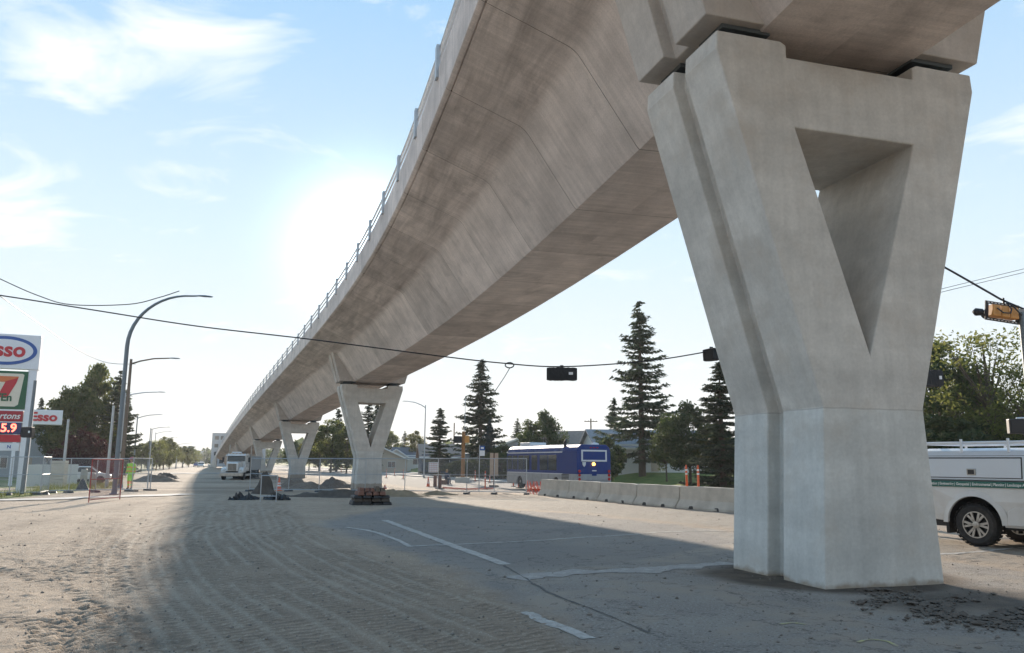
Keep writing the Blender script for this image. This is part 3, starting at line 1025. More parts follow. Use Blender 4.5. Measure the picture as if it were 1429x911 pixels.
# ------------------------------------------------------------------ viaduct alignment
S_ = np.linspace(-45, 330, 1600)
_hd = np.interp(S_, [-15, 0, 12, 24, 36, 48, 70, 400], [.2158, .2348, .2582, .3151, .3507, .3683, .38, .38])
_k = np.ones(61) / 61
_hd = np.convolve(np.pad(_hd, 30, mode='edge'), _k, 'valid')
_ds = S_[1] - S_[0]
_x = np.cumsum(-np.sin(_hd)) * _ds; _y = np.cumsum(np.cos(_hd)) * _ds
_i0 = int(np.argmin(abs(S_)))
_x += 4.7286 - _x[_i0]; _y += 12.2829 - _y[_i0]
_z = -1.2943e-4 * S_ ** 2 - 0.3216e-2 * S_


def AL(s):
    return (float(np.interp(s, S_, _x)), float(np.interp(s, S_, _y)), float(np.interp(s, S_, _z)), float(np.interp(s, S_, _hd)))


def DP(s, u, w):
    x, y, z, h = AL(s)
    return (x + u * math.cos(h), y + u * math.sin(h), z + w)


WS, ZS, WT, ZT, WF, ZF, ZFT = 1.42, 7.89, 2.725, 9.878, 4.723, 10.69, 11.81


def half_section():
    """left half of the box girder from the soffit outwards, up and over to the deck"""
    pts = [(0, ZS), (-WS + 0.05, ZS), (-WS, ZS + 0.05)]
    # haunch rounding between web and wing
    a = Vector((-WS, ZS + 0.05)); c = Vector((-WT, ZT)); d = Vector((-WF, ZF))
    u1 = (a - c).normalized(); u2 = (d - c).normalized()
    p1 = c + u1 * 0.2; p2 = c + u2 * 0.2
    for t in (0, 0.25, 0.5, 0.75, 1):
        q = p1 * (1 - t) ** 2 + c * 2 * t * (1 - t) + p2 * t * t
        pts.append((q.x, q.y))
    e = c + (d - c) * (1 - 0.17 / (d - c).length)
    e2 = c + (d - c) * (1 - 0.13 / (d - c).length)
    pts += [(e.x, e.y), (e.x - 0.005, e.y + 0.03), (e2.x - 0.005, e2.y + 0.03), (e2.x, e2.y - 0.005)]   # drip groove
    pts += [(-WF + 0.03, ZF - 0.012), (-WF, ZF + 0.02), (-WF - 0.02, ZFT - 0.03), (-WF + 0.01, ZFT), (-WF + 0.27, ZFT), (-WF + 0.30, ZFT - 0.45), (0, ZFT - 0.40)]
    return pts


HS = half_section()
SEC = HS + [(-u, w) for u, w in HS[::-1][1:-1]]
_per = np.concatenate([[0], np.cumsum([math.dist(SEC[i], SEC[(i + 1) % len(SEC)]) for i in range(len(SEC))])])


def deck_segment(s0, s1, parent):
    k = len(SEC)
    vs, uvs = [], []
    for s, sc in ((s0, 0.988), (s0 + 0.01, 1), (s1 - 0.01, 1), (s1, 0.988)):
        for u, w in SEC:
            uu = u * sc; ww = 9.9 + (w - 9.9) * sc
            vs.append(DP(s, uu, ww))
    fs = []; fuv = []
    for i, (sa, sb) in enumerate(((s0, s0 + 0.01), (s0 + 0.01, s1 - 0.01), (s1 - 0.01, s1))):
        for j in range(k):
            fs.append((i * k + j, i * k + (j + 1) % k, (i + 1) * k + (j + 1) % k, (i + 1) * k + j))
            fuv += [(sa, _per[j]), (sa, _per[j + 1]), (sb, _per[j + 1]), (sb, _per[j])]
    fs += [tuple(range(k))[::-1], tuple(range(3 * k, 4 * k))]
    fuv += [(s0, 0)] * (2 * k)
    me = bpy.data.meshes.new('deck_segment')
    me.from_pydata(vs, [], fs)
    uvl = me.uv_layers.new(name='UVMap')
    uvl.data.foreach_set('uv', np.array(fuv, dtype=np.float32).ravel())
    me.polygons.foreach_set('use_smooth', [True] * len(fs))
    me.set_sharp_from_angle(angle=rad(22))
    me.materials.append(MATS['deck_concrete']); me.materials.append(MATS['joint_mortar'])
    me.polygons.foreach_set('material_index', [1] * k + [0] * k + [1] * k + [1, 1])
    o = bpy.data.objects.new('deck_segment', me); COL.objects.link(o)
    o.parent = parent
    return o


DECK = thing('viaduct_deck', 'long curved concrete viaduct deck of precast box segments with edge railing', 'viaduct')
JOINTS = np.arange(-28.4, 236, 4.0)
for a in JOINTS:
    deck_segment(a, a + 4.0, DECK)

# edge railing of posts and three rails (left edge in view, the same on the right)
pb = MB().box(-0.05, 0.05, -0.12, 0.12, -0.30, 0.62)
post0 = None
for side in (-1, 1):
    for s in np.arange(-27.2, 234, 4.0):
        x, y, z = DP(s, side * (WF + 0.04), ZFT)
        h = AL(s)[3]
        if post0 is None:
            post0 = pb.build('rail_post', 'galv', DECK, loc=(x, y, z), rotz=h)
        else:
            share(post0, 'rail_post', DECK, (x, y, z), h)
    for hz_, r in ((0.56, 0.045), (0.28, 0.04)):
        b = MB().tube([DP(s, side * (WF - 0.03), ZFT + hz_) for s in np.arange(-27, 235, 3.0)], r, 6)
        b.build('rail', 'galv', DECK)

# ------------------------------------------------------------------ piers
A0, A1, A2, H1, H2, TH = 0.9675, 0.8391, 2.3734, 2.3907, 7.46, 2.20
T0, HT, HB = 1.0426, 6.387, 3.132
KV = (A2 - A1) / (7.73 - H1)


ZP = 7.70            # top of the bearing pedestals


def pier_outline(zb, inset=0.0):
    """outline from lower left clockwise with the two bearing pedestals, pushed in by inset at the sides"""
    wb = A1 + (A0 - A1) / H1 * (H1 - zb)
    wt = A1 + KV * (7.42 - H1)
    pts = [(-(wb - inset), zb), (-(A1 - inset), H1), (-(wt - inset), 7.42), (-(wt - inset - 0.02), ZP), (-1.22, ZP), (-1.12, ZP - 0.05), (-1.12, H2)]
    return pts + [(-u, w) for u, w in pts[::-1]]


def bridge_pier(loc, rotz, dz, label, zfoot, seed):
    t = thing('bridge_pier', label, 'pier', loc, rotz, 'concrete V piers carrying the viaduct')
    zb = min(-1.0 - dz, H1 - 0.1)
    g = 0.19; D = TH / 2; gi = 0.22
    hole = [(-T0, HT), (T0, HT), (0, HB)]
    st = [(-D, 0), (-g, 0), (-g + 0.006, gi), (g - 0.006, gi), (g, 0), (D, 0)]
    full = pier_outline(zb)
    k = len(full)
    b = MB()
    vs = []
    for v, ins in st:
        vs += [(u, v, w + dz) for u, w in pier_outline(zb, ins)]
    fs = []
    for i in range(len(st) - 1):
        for j in range(k):
            fs.append((i * k + j, i * k + (j + 1) % k, (i + 1) * k + (j + 1) % k, (i + 1) * k + j))
    o = len(vs)
    for v in (-D, D):
        vs += [(u, v, w + dz) for u, w in hole]
    fs += [(o, o + 1, o + 4, o + 3), (o + 1, o + 2, o + 5, o + 4), (o + 2, o, o + 3, o + 5)]
    # end faces round the hole
    half = k // 2
    for e, (base, ho) in enumerate(((0, o), ((len(st) - 1) * k, o + 3))):
        L = [base + i for i in range(half)]            # left side going up
        R = [base + k - 1 - i for i in range(half)]    # right side going up
        h0, h1, h2 = ho, ho + 1, ho + 2                 # left top, right top, bottom of the hole
        fs += [(L[0], L[1], h2, R[1], R[0]), (L[1], L[2], h0, h2), tuple([h0] + L[2:] + R[:1:-1] + [h1]), (R[1], h2, h1, R[2])]
    b.add(vs, fs)
    body = b.build('pier_body', 'pier_concrete', t, bevel=0.025)
    for sd in (-1, 1):
        for v in (-0.62, 0.62):
            c = MB()
            uc = sd * 1.68
            c.box(uc - 0.36, uc + 0.36, v - 0.3, v + 0.3, H2 + 0.235 + dz, H2 + 0.285 + dz)
            c.lathe([(0.24, 0), (0.26, 0.02), (0.26, 0.09), (0.24, 0.11)], 18, 'z', (uc, v, H2 + 0.285 + dz))
            c.box(uc - 0.40, uc + 0.40, v - 0.33, v + 0.33, H2 + 0.395 + dz, H2 + 0.46 + dz)
            c.build('bearing', 'bearing', t)
    return t


def pier_ribs(loc, rotz, dz):
    """thickened ribs on the girder that carry on the lines of the pier, with the same groove"""
    M = Matrix.Translation(loc) @ Matrix.Rotation(rotz, 4, 'Z')
    g = 0.19; D = TH / 2; gi = 0.22
    zb, zt = 7.92, 10.25
    for sd in (-1, 1):
        b = MB()

        def prof(ins):
            uo = lambda z: A1 + KV * (z - H1) - ins
            return [(sd * uo(zb), zb), (sd * uo(zt), zt), (sd * 2.2, zt), (sd * 1.2, 9.0), (sd * 1.05, zb)]
        st = [(-D, 0), (-g, 0), (-g + 0.006, gi), (g - 0.006, gi), (g, 0), (D, 0)]
        vs = []
        for v, ins in st:
            vs += [tuple(M @ Vector((u, v, w + dz))) for u, w in prof(ins)]
        fs = []
        for i in range(len(st) - 1):
            for j in range(5):
                fs.append((i * 5 + j, i * 5 + (j + 1) % 5, (i + 1) * 5 + (j + 1) % 5, (i + 1) * 5 + j))
        fs += [(4, 3, 2, 1, 0), tuple(range(25, 30))]
        b.add(vs, fs)
        b.build('pier_rib', 'rib_concrete', DECK, bevel=0.025)


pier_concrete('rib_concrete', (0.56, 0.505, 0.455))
PIERS = [(0.0, 'nearest concrete V pier, large in the foreground beside the white pickup'),
         (50.58, 'second concrete V pier, standing behind a rubble heap in mid ground'),
         (92.06, 'third concrete V pier, behind the fence and the orange cone'),
         (132.78, 'fourth concrete V pier, shaded, right of the white lorry'),
         (174.0, 'fifth concrete V pier, low and far below the sloping deck'),
         (212.0, 'last low concrete V pier where the deck nears the ground')]
for i, (s, lab) in enumerate(PIERS):
    x, y, z, h = AL(s)
    rz = 0.2904 if i == 0 else h
    bridge_pier((x, y, 0), rz, z, lab, 0, i)
    pier_ribs((x, y, 0), rz, z)

# ramp walls where the deck lands
b = MB()
for u in (-4.6, 4.35):
    for i in range(12):
        a, c = 236 + i * 7, 236 + (i + 1) * 7
        top = lambda s: max(0.25, AL(s)[2] + ZFT)
        p = [DP(a, u, 0), DP(c, u, 0)]; q = [DP(a, u + 0.25, 0), DP(c, u + 0.25, 0)]
        b.add([(p[0][0], p[0][1], -1), (p[1][0], p[1][1], -1), (p[1][0], p[1][1], top(c)), (p[0][0], p[0][1], top(a)),
               (q[0][0], q[0][1], -1), (q[1][0], q[1][1], -1), (q[1][0], q[1][1], top(c)), (q[0][0], q[0][1], top(a))],
              [(0, 1, 2, 3), (7, 6, 5, 4), (3, 2, 6, 7), (0, 3, 7, 4), (1, 5, 6, 2)])
tag(b.build('ramp_wall', 'barrier_concrete'), 'low grey retaining walls where the deck meets the ground', 'wall')

# ------------------------------------------------------------------ concrete barriers on the far side of the site
BL = [757, 797, 841, 892, 952, 1034, 1130, 1250]
BY = [691.5, 694.5, 699, 703.5, 709, 716, 724, 734]
prof = [(-0.30, 0), (0.30, 0), (0.30, 0.08), (0.13, 0.33), (0.085, 0.81), (-0.085, 0.81), (-0.13, 0.33), (-0.30, 0.08)]
BARR = [P(a, c) for a, c in zip(BL, BY)]
blab = ['pale concrete barrier at the end beside the orange netting', 'concrete barrier second from the orange netting', 'darker grey concrete barrier, third from the orange netting',
        'long pale concrete barrier, fourth from the orange netting', 'concrete barrier carrying two orange posts, running behind the nearest pier',
        'concrete barrier mostly hidden behind the nearest pier', 'concrete barrier behind the nearest pier, next to the pickup']
for i in range(len(BARR) - 1):
    a, c = BARR[i], BARR[i + 1]
    L = (c - a).length
    b = MB()
    kx = 6
    vs = []
    for j in range(kx + 1):
        t = j / kx * (L - 0.05) + 0.025
        jx = 0.006 * random.uniform(-1, 1)
        for p_, z_ in prof:
            e = 0.03 if j in (0, kx) and z_ > 0.7 else 0
            vs.append((t, p_ + jx, z_ - e * random.random() + random.uniform(-.004, .004)))
    fs = []
    for j in range(kx):
        for q in range(8):
            fs.append((j * 8 + q, j * 8 + (q + 1) % 8, (j + 1) * 8 + (q + 1) % 8, (j + 1) * 8 + q))
    fs += [tuple(range(8))[::-1], tuple(range(kx * 8, kx * 8 + 8))]
    b.add(vs, fs)
    t = thing('concrete_barrier', blab[i], 'barrier', a, math.atan2(c.y - a.y, c.x - a.x), 'concrete barriers in a row')
    b.build('barrier_body', 'barrier_concrete', t, bevel=0.02)
    for fx in (0.28, 0.72):
        s_ = MB().prism([(-0.14, 0.0), (0.14, 0.0), (0.12, 0.09), (0.05, 0.12), (-0.08, 0.11)], lambda p_, z_, q: (L * fx + p_, q, z_ + 0.004), -0.303, -0.22)
        s_.build('lifting_slot', 'black', t)

# ------------------------------------------------------------------ orange posts, cones
GRP_POST = 'orange site marker posts'


def marker_post(p, h, label, lean=(0, 0), r=0.048, base=True, bands=True):
    t = thing('marker_post', label, 'post', p, random.uniform(0, 3), GRP_POST)
    b = MB().tube([(0, 0, 0.05 if base else 0.0), (lean[0] * 0.5, lean[1] * 0.5, h * 0.5), (lean[0], lean[1], h)], [r * 1.15, r, r * 0.95], 10)
    b.lathe([(r * 0.95, h - 0.01), (r * 0.6, h + 0.05), (r * 0.6, h + 0.09)], 10, 'z', (lean[0], lean[1], 0))
    b.build('tube', 'orange', t, smooth=True)
    if bands:
        for z0 in (0.62, 0.82):
            q = lambda z: (lean[0] * z, lean[1] * z, h * z)
            MB().tube([q(z0), q(z0 + 0.09)], r * 1.12, 10).build('reflective_band', 'reflect_white', t, smooth=True)
    if base:
        MB().lathe([(0.21, 0), (0.22, 0.03), (0.17, 0.06), (0.07, 0.075)], 14).build('rubber_base', 'rubber', t)
    return t


for px, py, h, lab in [(539, 667, 1.0, 'faded orange post behind the fence right beside the second pier'),
                       (550.6, 664, 1.05, 'thin orange post on the pale road, second right of the second pier'),
                       (562.6, 668.5, 1.05, 'dark orange post on the road in front of the white gabled house'),
                       (639, 665, 1.05, 'orange banded post far off left of the wooden signal pole'),
                       (663, 671.5, 1.1, 'orange post between the wooden signal pole and the bus stop sign'),
                       (677, 682.5, 1.28, 'tall orange banded post with a broad base left of the plywood boards'),
                       (683.5, 674, 0.75, 'short orange post behind the tall banded post'),
                       (716.5, 679, 1.1, 'orange banded post in front of the bus front wheel'),
                       (723.6, 681, 1.15, 'orange banded post just right of the bus front wheel'),
                       (753, 676, 0.9, 'dull red post behind the netting, against the side of the bus'),
                       (447, 657, 1.0, 'orange post beyond the third pier, right of its stem'),
                       (460, 657, 1.0, 'orange post beyond the soil heaps between second and third pier'),
                       (476, 659, 1.0, 'orange post just left of the second pier')]:
    p = P(px, py)
    marker_post(p, h, lab)
# two posts fixed on top of a barrier
a, c = BARR[4], BARR[5]
for f, lean, lab in ((0.10, (-0.05, 0.02), 'leaning orange post on top of the barrier, left of a pair'), (0.31, (0.0, 0.0), 'upright orange post on top of the barrier, right of a pair')):
    q = a.lerp(c, f)
    marker_post(Vector((q.x, q.y, q.z + 0.805)), 0.68, lab, lean, 0.04, base=False)


def cone(p, lab, h=0.72):
    t = thing('traffic_cone', lab, 'cone', p, 0.3)
    b = MB().lathe([(0.145, 0.035), (0.03, h)], 16)
    b.build('cone_body', 'orange', t, smooth=True)
    MB().box(-0.19, 0.19, -0.19, 0.19, 0, 0.035).build('base', 'orange', t, bevel=0.01)
    for z0, z1 in ((0.33, 0.45), (0.53, 0.61)):
        f = lambda z: 0.147 - 0.115 * (z * 1.0 * h - 0.035) / (h - 0.035) + 0.004
        MB().lathe([(f(z0), z0 * h), (f(z1), z1 * h)], 16).build('reflective_band', 'reflect_white', t, smooth=True)
    return t


cone(P(389, 684.5), 'orange cone with white bands by the fence below the third pier', 0.75)
cone(P(597.5, 679), 'plain orange cone leaning at the paper notice on the fence', 0.8)
cone(P(537, 682), 'orange cone low beside the second pier stem', 0.3)


# netting: sagging orange mesh
def netting(name, pts, h, lab, cat, mat='net_orange', lie=False):
    b = MB()
    k = max(6, int(sum((Vector(pts[i + 1]) - Vector(pts[i])).length for i in range(len(pts) - 1)) / 0.09))
    cols = []
    for i in range(k + 1):
        f = i / k * (len(pts) - 1); j = min(int(f), len(pts) - 2)
        q = Vector(pts[j]).lerp(Vector(pts[j + 1]), f - j)
        col = []
        for r in range(8):
            z = r / 7 * h * (0.75 + 0.25 * math.sin(i * 1.3))
            off = 0.05 * math.sin(i * 0.9 + r) + (0.0 if not lie else 0.0)
            if lie:
                col.append(Vector((q.x + off, q.y + r / 7 * 0.9, q.z + 0.05 + 0.05 * math.sin(i * 0.7 + r * 1.7) + 0.03)))
            else:
                col.append(Vector((q.x + off, q.y + off + 0.1 * r / 7, q.z + z)))
        cols.append(col)
    for i in range(k + 1):
        b.tube(cols[i], 0.008, 4)
    for r in range(8):
        b.tube([c_[r] for c_ in cols], 0.007, 4)
    return tag(b.build(name, mat), lab, cat)


netting('safety_netting', [P(734, 688), P(745, 690), P(758, 690.5)], 0.7, 'orange plastic safety netting slumped at the end of the barriers', 'netting')
netting('snow_fence', [P(617, 682), P(650, 684), P(688, 683)], 0.2, 'red plastic snow fence lying on the ground below the fence', 'netting', 'net_orange', True)

# ------------------------------------------------------------------ temporary site fences
FENCE_DATA = {}


def fence_meshes(w, h, mat, key):
    fr = MB()
    r = 0.021
    z0, z1 = 0.12, h
    fr.tube([(0, 0, 0.02), (0, 0, z1)], r, 8); fr.tube([(w, 0, 0.02), (w, 0, z1)], r, 8)
    fr.tube([(0, 0, z1), (w, 0, z1)], r, 8); fr.tube([(0, 0, z0), (w, 0, z0)], r, 8)
    fr.tube([(0, 0, (z0 + z1) / 2), (w, 0, (z0 + z1) / 2)], r * 0.8, 6)
    ms = MB()
    H = z1 - z0
    st = 0.075
    k = int((w + H) / st)
    for i in range(1, k):
        d = i * st
        for flip in (0, 1):
            x0, zz0 = (d, 0) if d < w else (w, d - w)
            x1, zz1 = (d - H, H) if d > H else (0, d)
            if flip: x0, x1 = w - x0, w - x1
            ms.tube([(x0, 0.004 * flip, z0 + zz0), (x1, 0.004 * flip, z0 + zz1)], 0.0022, 3, cap=False)
    return fr, ms


def fence_panel(a, c, h, lab, frame='galv', meshmat='galv', feet=True):
    w = math.hypot(c.x - a.x, c.y - a.y)
    rz = math.atan2(c.y - a.y, c.x - a.x)
    t = thing('fence_panel', lab, 'fence', (a.x, a.y, a.z), rz, 'temporary chain link fence panels')
    fr, ms = fence_meshes(w, h, frame, None)
    fr.build('frame', frame, t, smooth=True, recalc=False)
    o = ms.build('wire_mesh', meshmat, t, recalc=False)
    o['kind'] = 'stuff'
    if feet:
        for x in (0.0, w):
            MB().tbox(x - 0.1, x + 0.1, -0.38, 0.38, 0, 0.09, 0.02, 0.05).build('foot', 'steel_dark', t)
    return t


FX = [(351, 692), (405, 686.5), (447, 688), (511, 689), (566, 687), (612, 685.5), (652, 685), (690, 683.5), (735, 682)]
flab = ['left of the third pier over the black sheets', 'in front of the third pier and the cone', 'in front of the soil heaps', 'across the second pier stem', 'right of the second pier in front of the white gabled house',
        'carrying the paper notice', 'in front of the wooden signal pole', 'ending at the plywood boards and the bus']
fp = []
for i, (px, py) in enumerate(FX):
    Y = 44.5 - 0.3 * i
    q = PG(px, Y)
    fp.append(q)
for i in range(len(fp) - 1):
    hh = HZ(fp[i], 639.5)
    fence_panel(fp[i], fp[i + 1], max(1.5, hh), 'chain link fence panel ' + flab[i])
lf = [(-70, 36.0), (18, 37.0), (61, 37.6), (72, 39.5), (100, 40.0), (137, 41), (187, 42.0), (213, 43.5)]
llab = ['by the pylon sign, cut off by the picture edge', 'in front of the grey pole with the bagged signal', 'short, standing askew right of the grey pole', 'in front of the stacked grey slabs',
        'in front of the pale planters left of the red panel', 'in front of the worker, behind the red panel', 'right of the worker, running back to the road']
lfp = [PG(a, b_) for a, b_ in lf]
for i in range(len(lfp) - 1):
    fence_panel(lfp[i], lfp[i + 1], HZ(lfp[i], 637.5 + (2 if i > 2 else 0)), 'chain link fence panel ' + llab[i])
a, c = P(123.5, 702), P(167, 697.5)
fence_panel(a, c, 1.62, 'dark red framed fence panel standing in front of the others', 'red_paint', 'red_paint', False)

# paper notice on the fence
q = fp[5] + (fp[6] - fp[5]) * -0.10
a = PD(598.5, 645, 42.85); c = PD(611.5, 645, 42.75); e = PD(605, 659, 42.8)
t = thing('notice_board', 'pale checked paper notice hung on the chain link fence', 'notice', (a.x, a.y - 0.06, e.z), math.atan2(c.y - a.y, c.x - a.x))
wv = c.x - a.x; hv = a.z - e.z
MB().box(0, wv, -0.012, 0.0, 0, hv).build('sheet', 'sign_white', t)
for i in range(5):
    for j in range(5):
        MB().box(wv * (0.06 + i * 0.19), wv * (0.06 + i * 0.19) + wv * 0.13, -0.018, -0.014, hv * (0.05 + j * 0.19), hv * (0.05 + j * 0.19) + hv * 0.13).build('printed_square', 'pinkboard', t)

# small barricade frame with soil behind it
p = P(363, 700)
t = thing('barricade_frame', 'small white tubular frame standing before a brown heap', 'barricade', p, 0.1)
for x in (0, 0.62):
    MB().tube([(x, 0, 0), (x, 0, 1.05)], 0.02, 8).build('upright', 'galv', t, smooth=True)
for z in (1.03, 0.22):
    MB().tube([(0, 0, z), (0.62, 0, z)], 0.018, 8).build('crossbar', 'galv', t, smooth=True)


# ------------------------------------------------------------------ heaps
def heap(p, rx, ry, h, mat, lab, seed, cat='heap', name='soil_heap', rough=0.35):
    b = MB()
    k, m_ = 28, 12
    vs = [(0, 0, h)]
    r_ = np.random.default_rng(seed)
    ox = r_.random() * 50
    for i in range(1, m_ + 1):
        f = i / m_
        for j in range(k):
            t_ = 2 * math.pi * j / k
            e = 1 + 0.35 * (float(fbm(np.array([math.cos(t_) * 1.3 + ox]), np.array([math.sin(t_) * 1.3 + ox]))[0]) - 0.5) * 2
            x_, y_ = f * rx * e * math.cos(t_), f * ry * e * math.sin(t_)
            z_ = h * (math.cos(f * math.pi) * 0.5 + 0.5) + (float(fbm(np.array([x_ * 2.2 + ox]), np.array([y_ * 2.2]))[0]) - 0.5) * (rough * 1.9) * h * (1 - f ** 4) * 1.6
            vs.append((x_, y_, z_ if i < m_ else -0.12))
    fs = [(0, 1 + j, 1 + (j + 1) % k) for j in range(k)]
    for i in range(m_ - 1):
        for j in range(k):
            o = 1 + i * k
            fs.append((o + j, o + k + j, o + k + (j + 1) % k, o + (j + 1) % k))
    b.add(vs, fs)
    return tag(b.build(name, mat, smooth=True, loc=p), lab, cat)


heap(P(368, 689), 0.75, 0.6, 0.85, 'soil_dark', 'dark brown soil heap behind the small white frame', 1)
heap(P(432, 683), 2.0, 1.6, 0.5, 'soil', 'broad grey-brown soil heap between third and second pier', 2)
heap(P(466, 680), 1.9, 1.5, 0.65, 'soil_dark', 'dark soil heap just left of the second pier', 3)
heap(P(412, 680), 1.6, 1.3, 0.55, 'soil', 'low soil heap at the foot of the third pier', 4)
heap(P(470, 693), 2.6, 0.8, 0.30, 'soil_dark', 'long low bank of dark soil in front of the fence', 5)
heap(P(556, 692), 1.9, 0.7, 0.28, 'sand', 'low bank of yellow sand right of the second pier', 6)
heap(P(612, 690), 1.0, 0.6, 0.18, 'sand', 'small sandy mound below the paper notice', 9)
heap(P(215, 672), 3.0, 2.0, 0.6, 'soil', 'brown dirt mound with boards at the left roadside', 7)
heap(P(228, 668), 2.0, 1.6, 0.7, 'soil_dark', 'dark dirt mound end beside the pale apron', 8)
heap(P(345, 668), 2.2, 1.2, 0.3, 'soil_dark', 'low churned soil bank beside the white lorry', 11)

# rubble and mats heaped in front of the second pier
p = P(517, 704)
t = thing('rubble_stack', 'heap of rusty brown blocks and dark mats before the second pier', 'rubble', p, 0.35)
lay = [(0, 0.03, 'tarp_black', 0.78), (0.12, 0.02, 'soil_dark', 0.72), (0.25, 0.0, 'tarp_black', 0.70), (0.36, 0.0, 'rust_block', 0.55)]
for i, (z, dy, mt, w) in enumerate(lay):
    b = MB()
    for j in range(4):
        x0 = -w + j * w / 2 + random.uniform(-.04, .04)
        b = MB().tbox(x0, x0 + w / 2 - 0.02, -0.45 + dy + random.uniform(-.05, .05), 0.45, z, z + 0.13 + random.uniform(-.03, .03), 0.03, 0.04)
        b.build('mat' if mt == 'tarp_black' else 'block', mt, t, bevel=0.025)
for j in range(5):
    x0 = -0.5 + j * 0.2
    MB().tbox(x0, x0 + 0.19, -0.38, 0.2, 0.49, 0.60 + random.uniform(0, .10), 0.03, 0.03).build('block', 'rust_block' if j < 3 else 'soil', t, bevel=0.02)


def debris(name, pix, hgt, mat, lab, cat, seed):
    """crumpled sheet lying on the ground"""
    r_ = np.random.default_rng(seed)
    b = MB()
    pts = [P(*q) for q in pix]
    a, c = pts[0], pts[1]
    L = (c - a).length
    k, m_ = 24, 6
    d = (c - a).normalized(); nn = Vector((-d.y, d.x, 0))
    vs = []
    for j in range(m_):
        for i in range(k):
            f, g_ = i / (k - 1), j / (m_ - 1)
            w = 0.9 * math.sin(math.pi * (0.08 + 0.84 * f)) * (0.6 + 0.5 * r_.random())
            q = a + d * (f * L + r_.uniform(-.05, .05)) + nn * ((g_ - 0.5) * w)
            z = hgt * math.sin(math.pi * g_) * r_.random() ** 1.5 * (0.25 + 0.75 * math.sin(math.pi * f))
            vs.append((q.x, q.y, float(G(q.x, q.y)) + 0.02 + z))
    fs = [(j * k + i, j * k + i + 1, (j + 1) * k + i + 1, (j + 1) * k + i) for j in range(m_ - 1) for i in range(k - 1)]
    b.add(vs, fs)
    o = b.build(name, mat)
    md = o.modifiers.new('thick', 'SOLIDIFY'); md.thickness = 0.02
    return tag(o, lab, cat)


debris('black_sheet', [(320, 698), (362, 697)], 0.45, 'tarp_black', 'crumpled black sheet on the ground left of the small white frame', 'sheet', 1)
debris('black_sheet', [(368, 697), (405, 697.5)], 0.40, 'tarp_black', 'crumpled black sheet on the ground right of the small white frame', 'sheet', 2)

# dark mud clods scraped up beside the nearest pier
b = MB()
r_ = np.random.default_rng(5)
cnt = 0
while cnt < 1100:
    px = 1345 + r_.normal(0, 72); py = 853 + (px - 1345) * 0.10 + r_.normal(0, 10)
    if py < 822 or py > 908 or px < 1190 or px > 1490: continue
    if float(vnoise(np.array([px * 0.02]), np.array([py * 0.09]))[0]) < 0.33: continue
    q = P(px, py)
    s = float(r_.gamma(1.3, 0.012)) + 0.006
    s = min(s, 0.075)
    vs = []
    for sx, sy, sz in ((1, 0, 0), (-1, 0, 0), (0, 1, 0), (0, -1, 0), (0, 0, 1), (0, 0, -1), (.7, .7, .3), (-.7, .6, .4), (.6, -.7, .35), (-.6, -.7, .3)):
        e = r_.uniform(0.7, 1.25)
        vs.append((q.x + sx * s * e, q.y + sy * s * e, q.z + s * 0.2 + sz * s * e * 0.45 + 0.01))
    bm = bmesh.new()
    for v in vs: bm.verts.new(v)
    hull = bmesh.ops.convex_hull(bm, input=bm.verts)
    bm.verts.index_update(); bm.verts.ensure_lookup_table()
    b.add([v.co[:] for v in bm.verts], [tuple(v.index for v in f.verts) for f in bm.faces])
    bm.free()
    cnt += 1
tag(b.build('mud_clods', 'mud', recalc=False), 'dark mud clods scraped up beside the nearest pier', 'mud', kind='stuff')

# loose stones over the dirt
b = MB()
K = 2600
y_ = 6.6 + 24 * r_.random(K) ** 1.8; x_ = r_.uniform(-0.66, 0.67, K) * y_
sz = np.minimum(r_.gamma(1.4, 0.005, K) + 0.005, 0.035)
hx, ax_, _ = micro(x_, y_)
for a_, c_, s_, z_ in zip(x_, y_, sz, G(x_, y_) + hx):
    th = r_.random() * 6.28
    vs = []
    for ux, uy, uz in ((1, 0, 0.1), (0, 1, 0.1), (-1, 0, 0.1), (0, -1, 0.1), (0.2, 0.1, 0.75), (0, 0, -0.6)):
        e = r_.uniform(0.6, 1.25, 3) * s_
        px_, py_ = ux * e[0], uy * e[1]
        vs.append((a_ + px_ * math.cos(th) - py_ * math.sin(th), c_ + px_ * math.sin(th) + py_ * math.cos(th), z_ + uz * e[2] + s_ * 0.2))
    b.add(vs, [(0, 1, 4), (1, 2, 4), (2, 3, 4), (3, 0, 4), (1, 0, 5), (2, 1, 5), (3, 2, 5), (0, 3, 5)])
tag(b.build('loose_stones', 'stone', recalc=False), 'small loose stones scattered over the dirt', 'stones', kind='stuff')


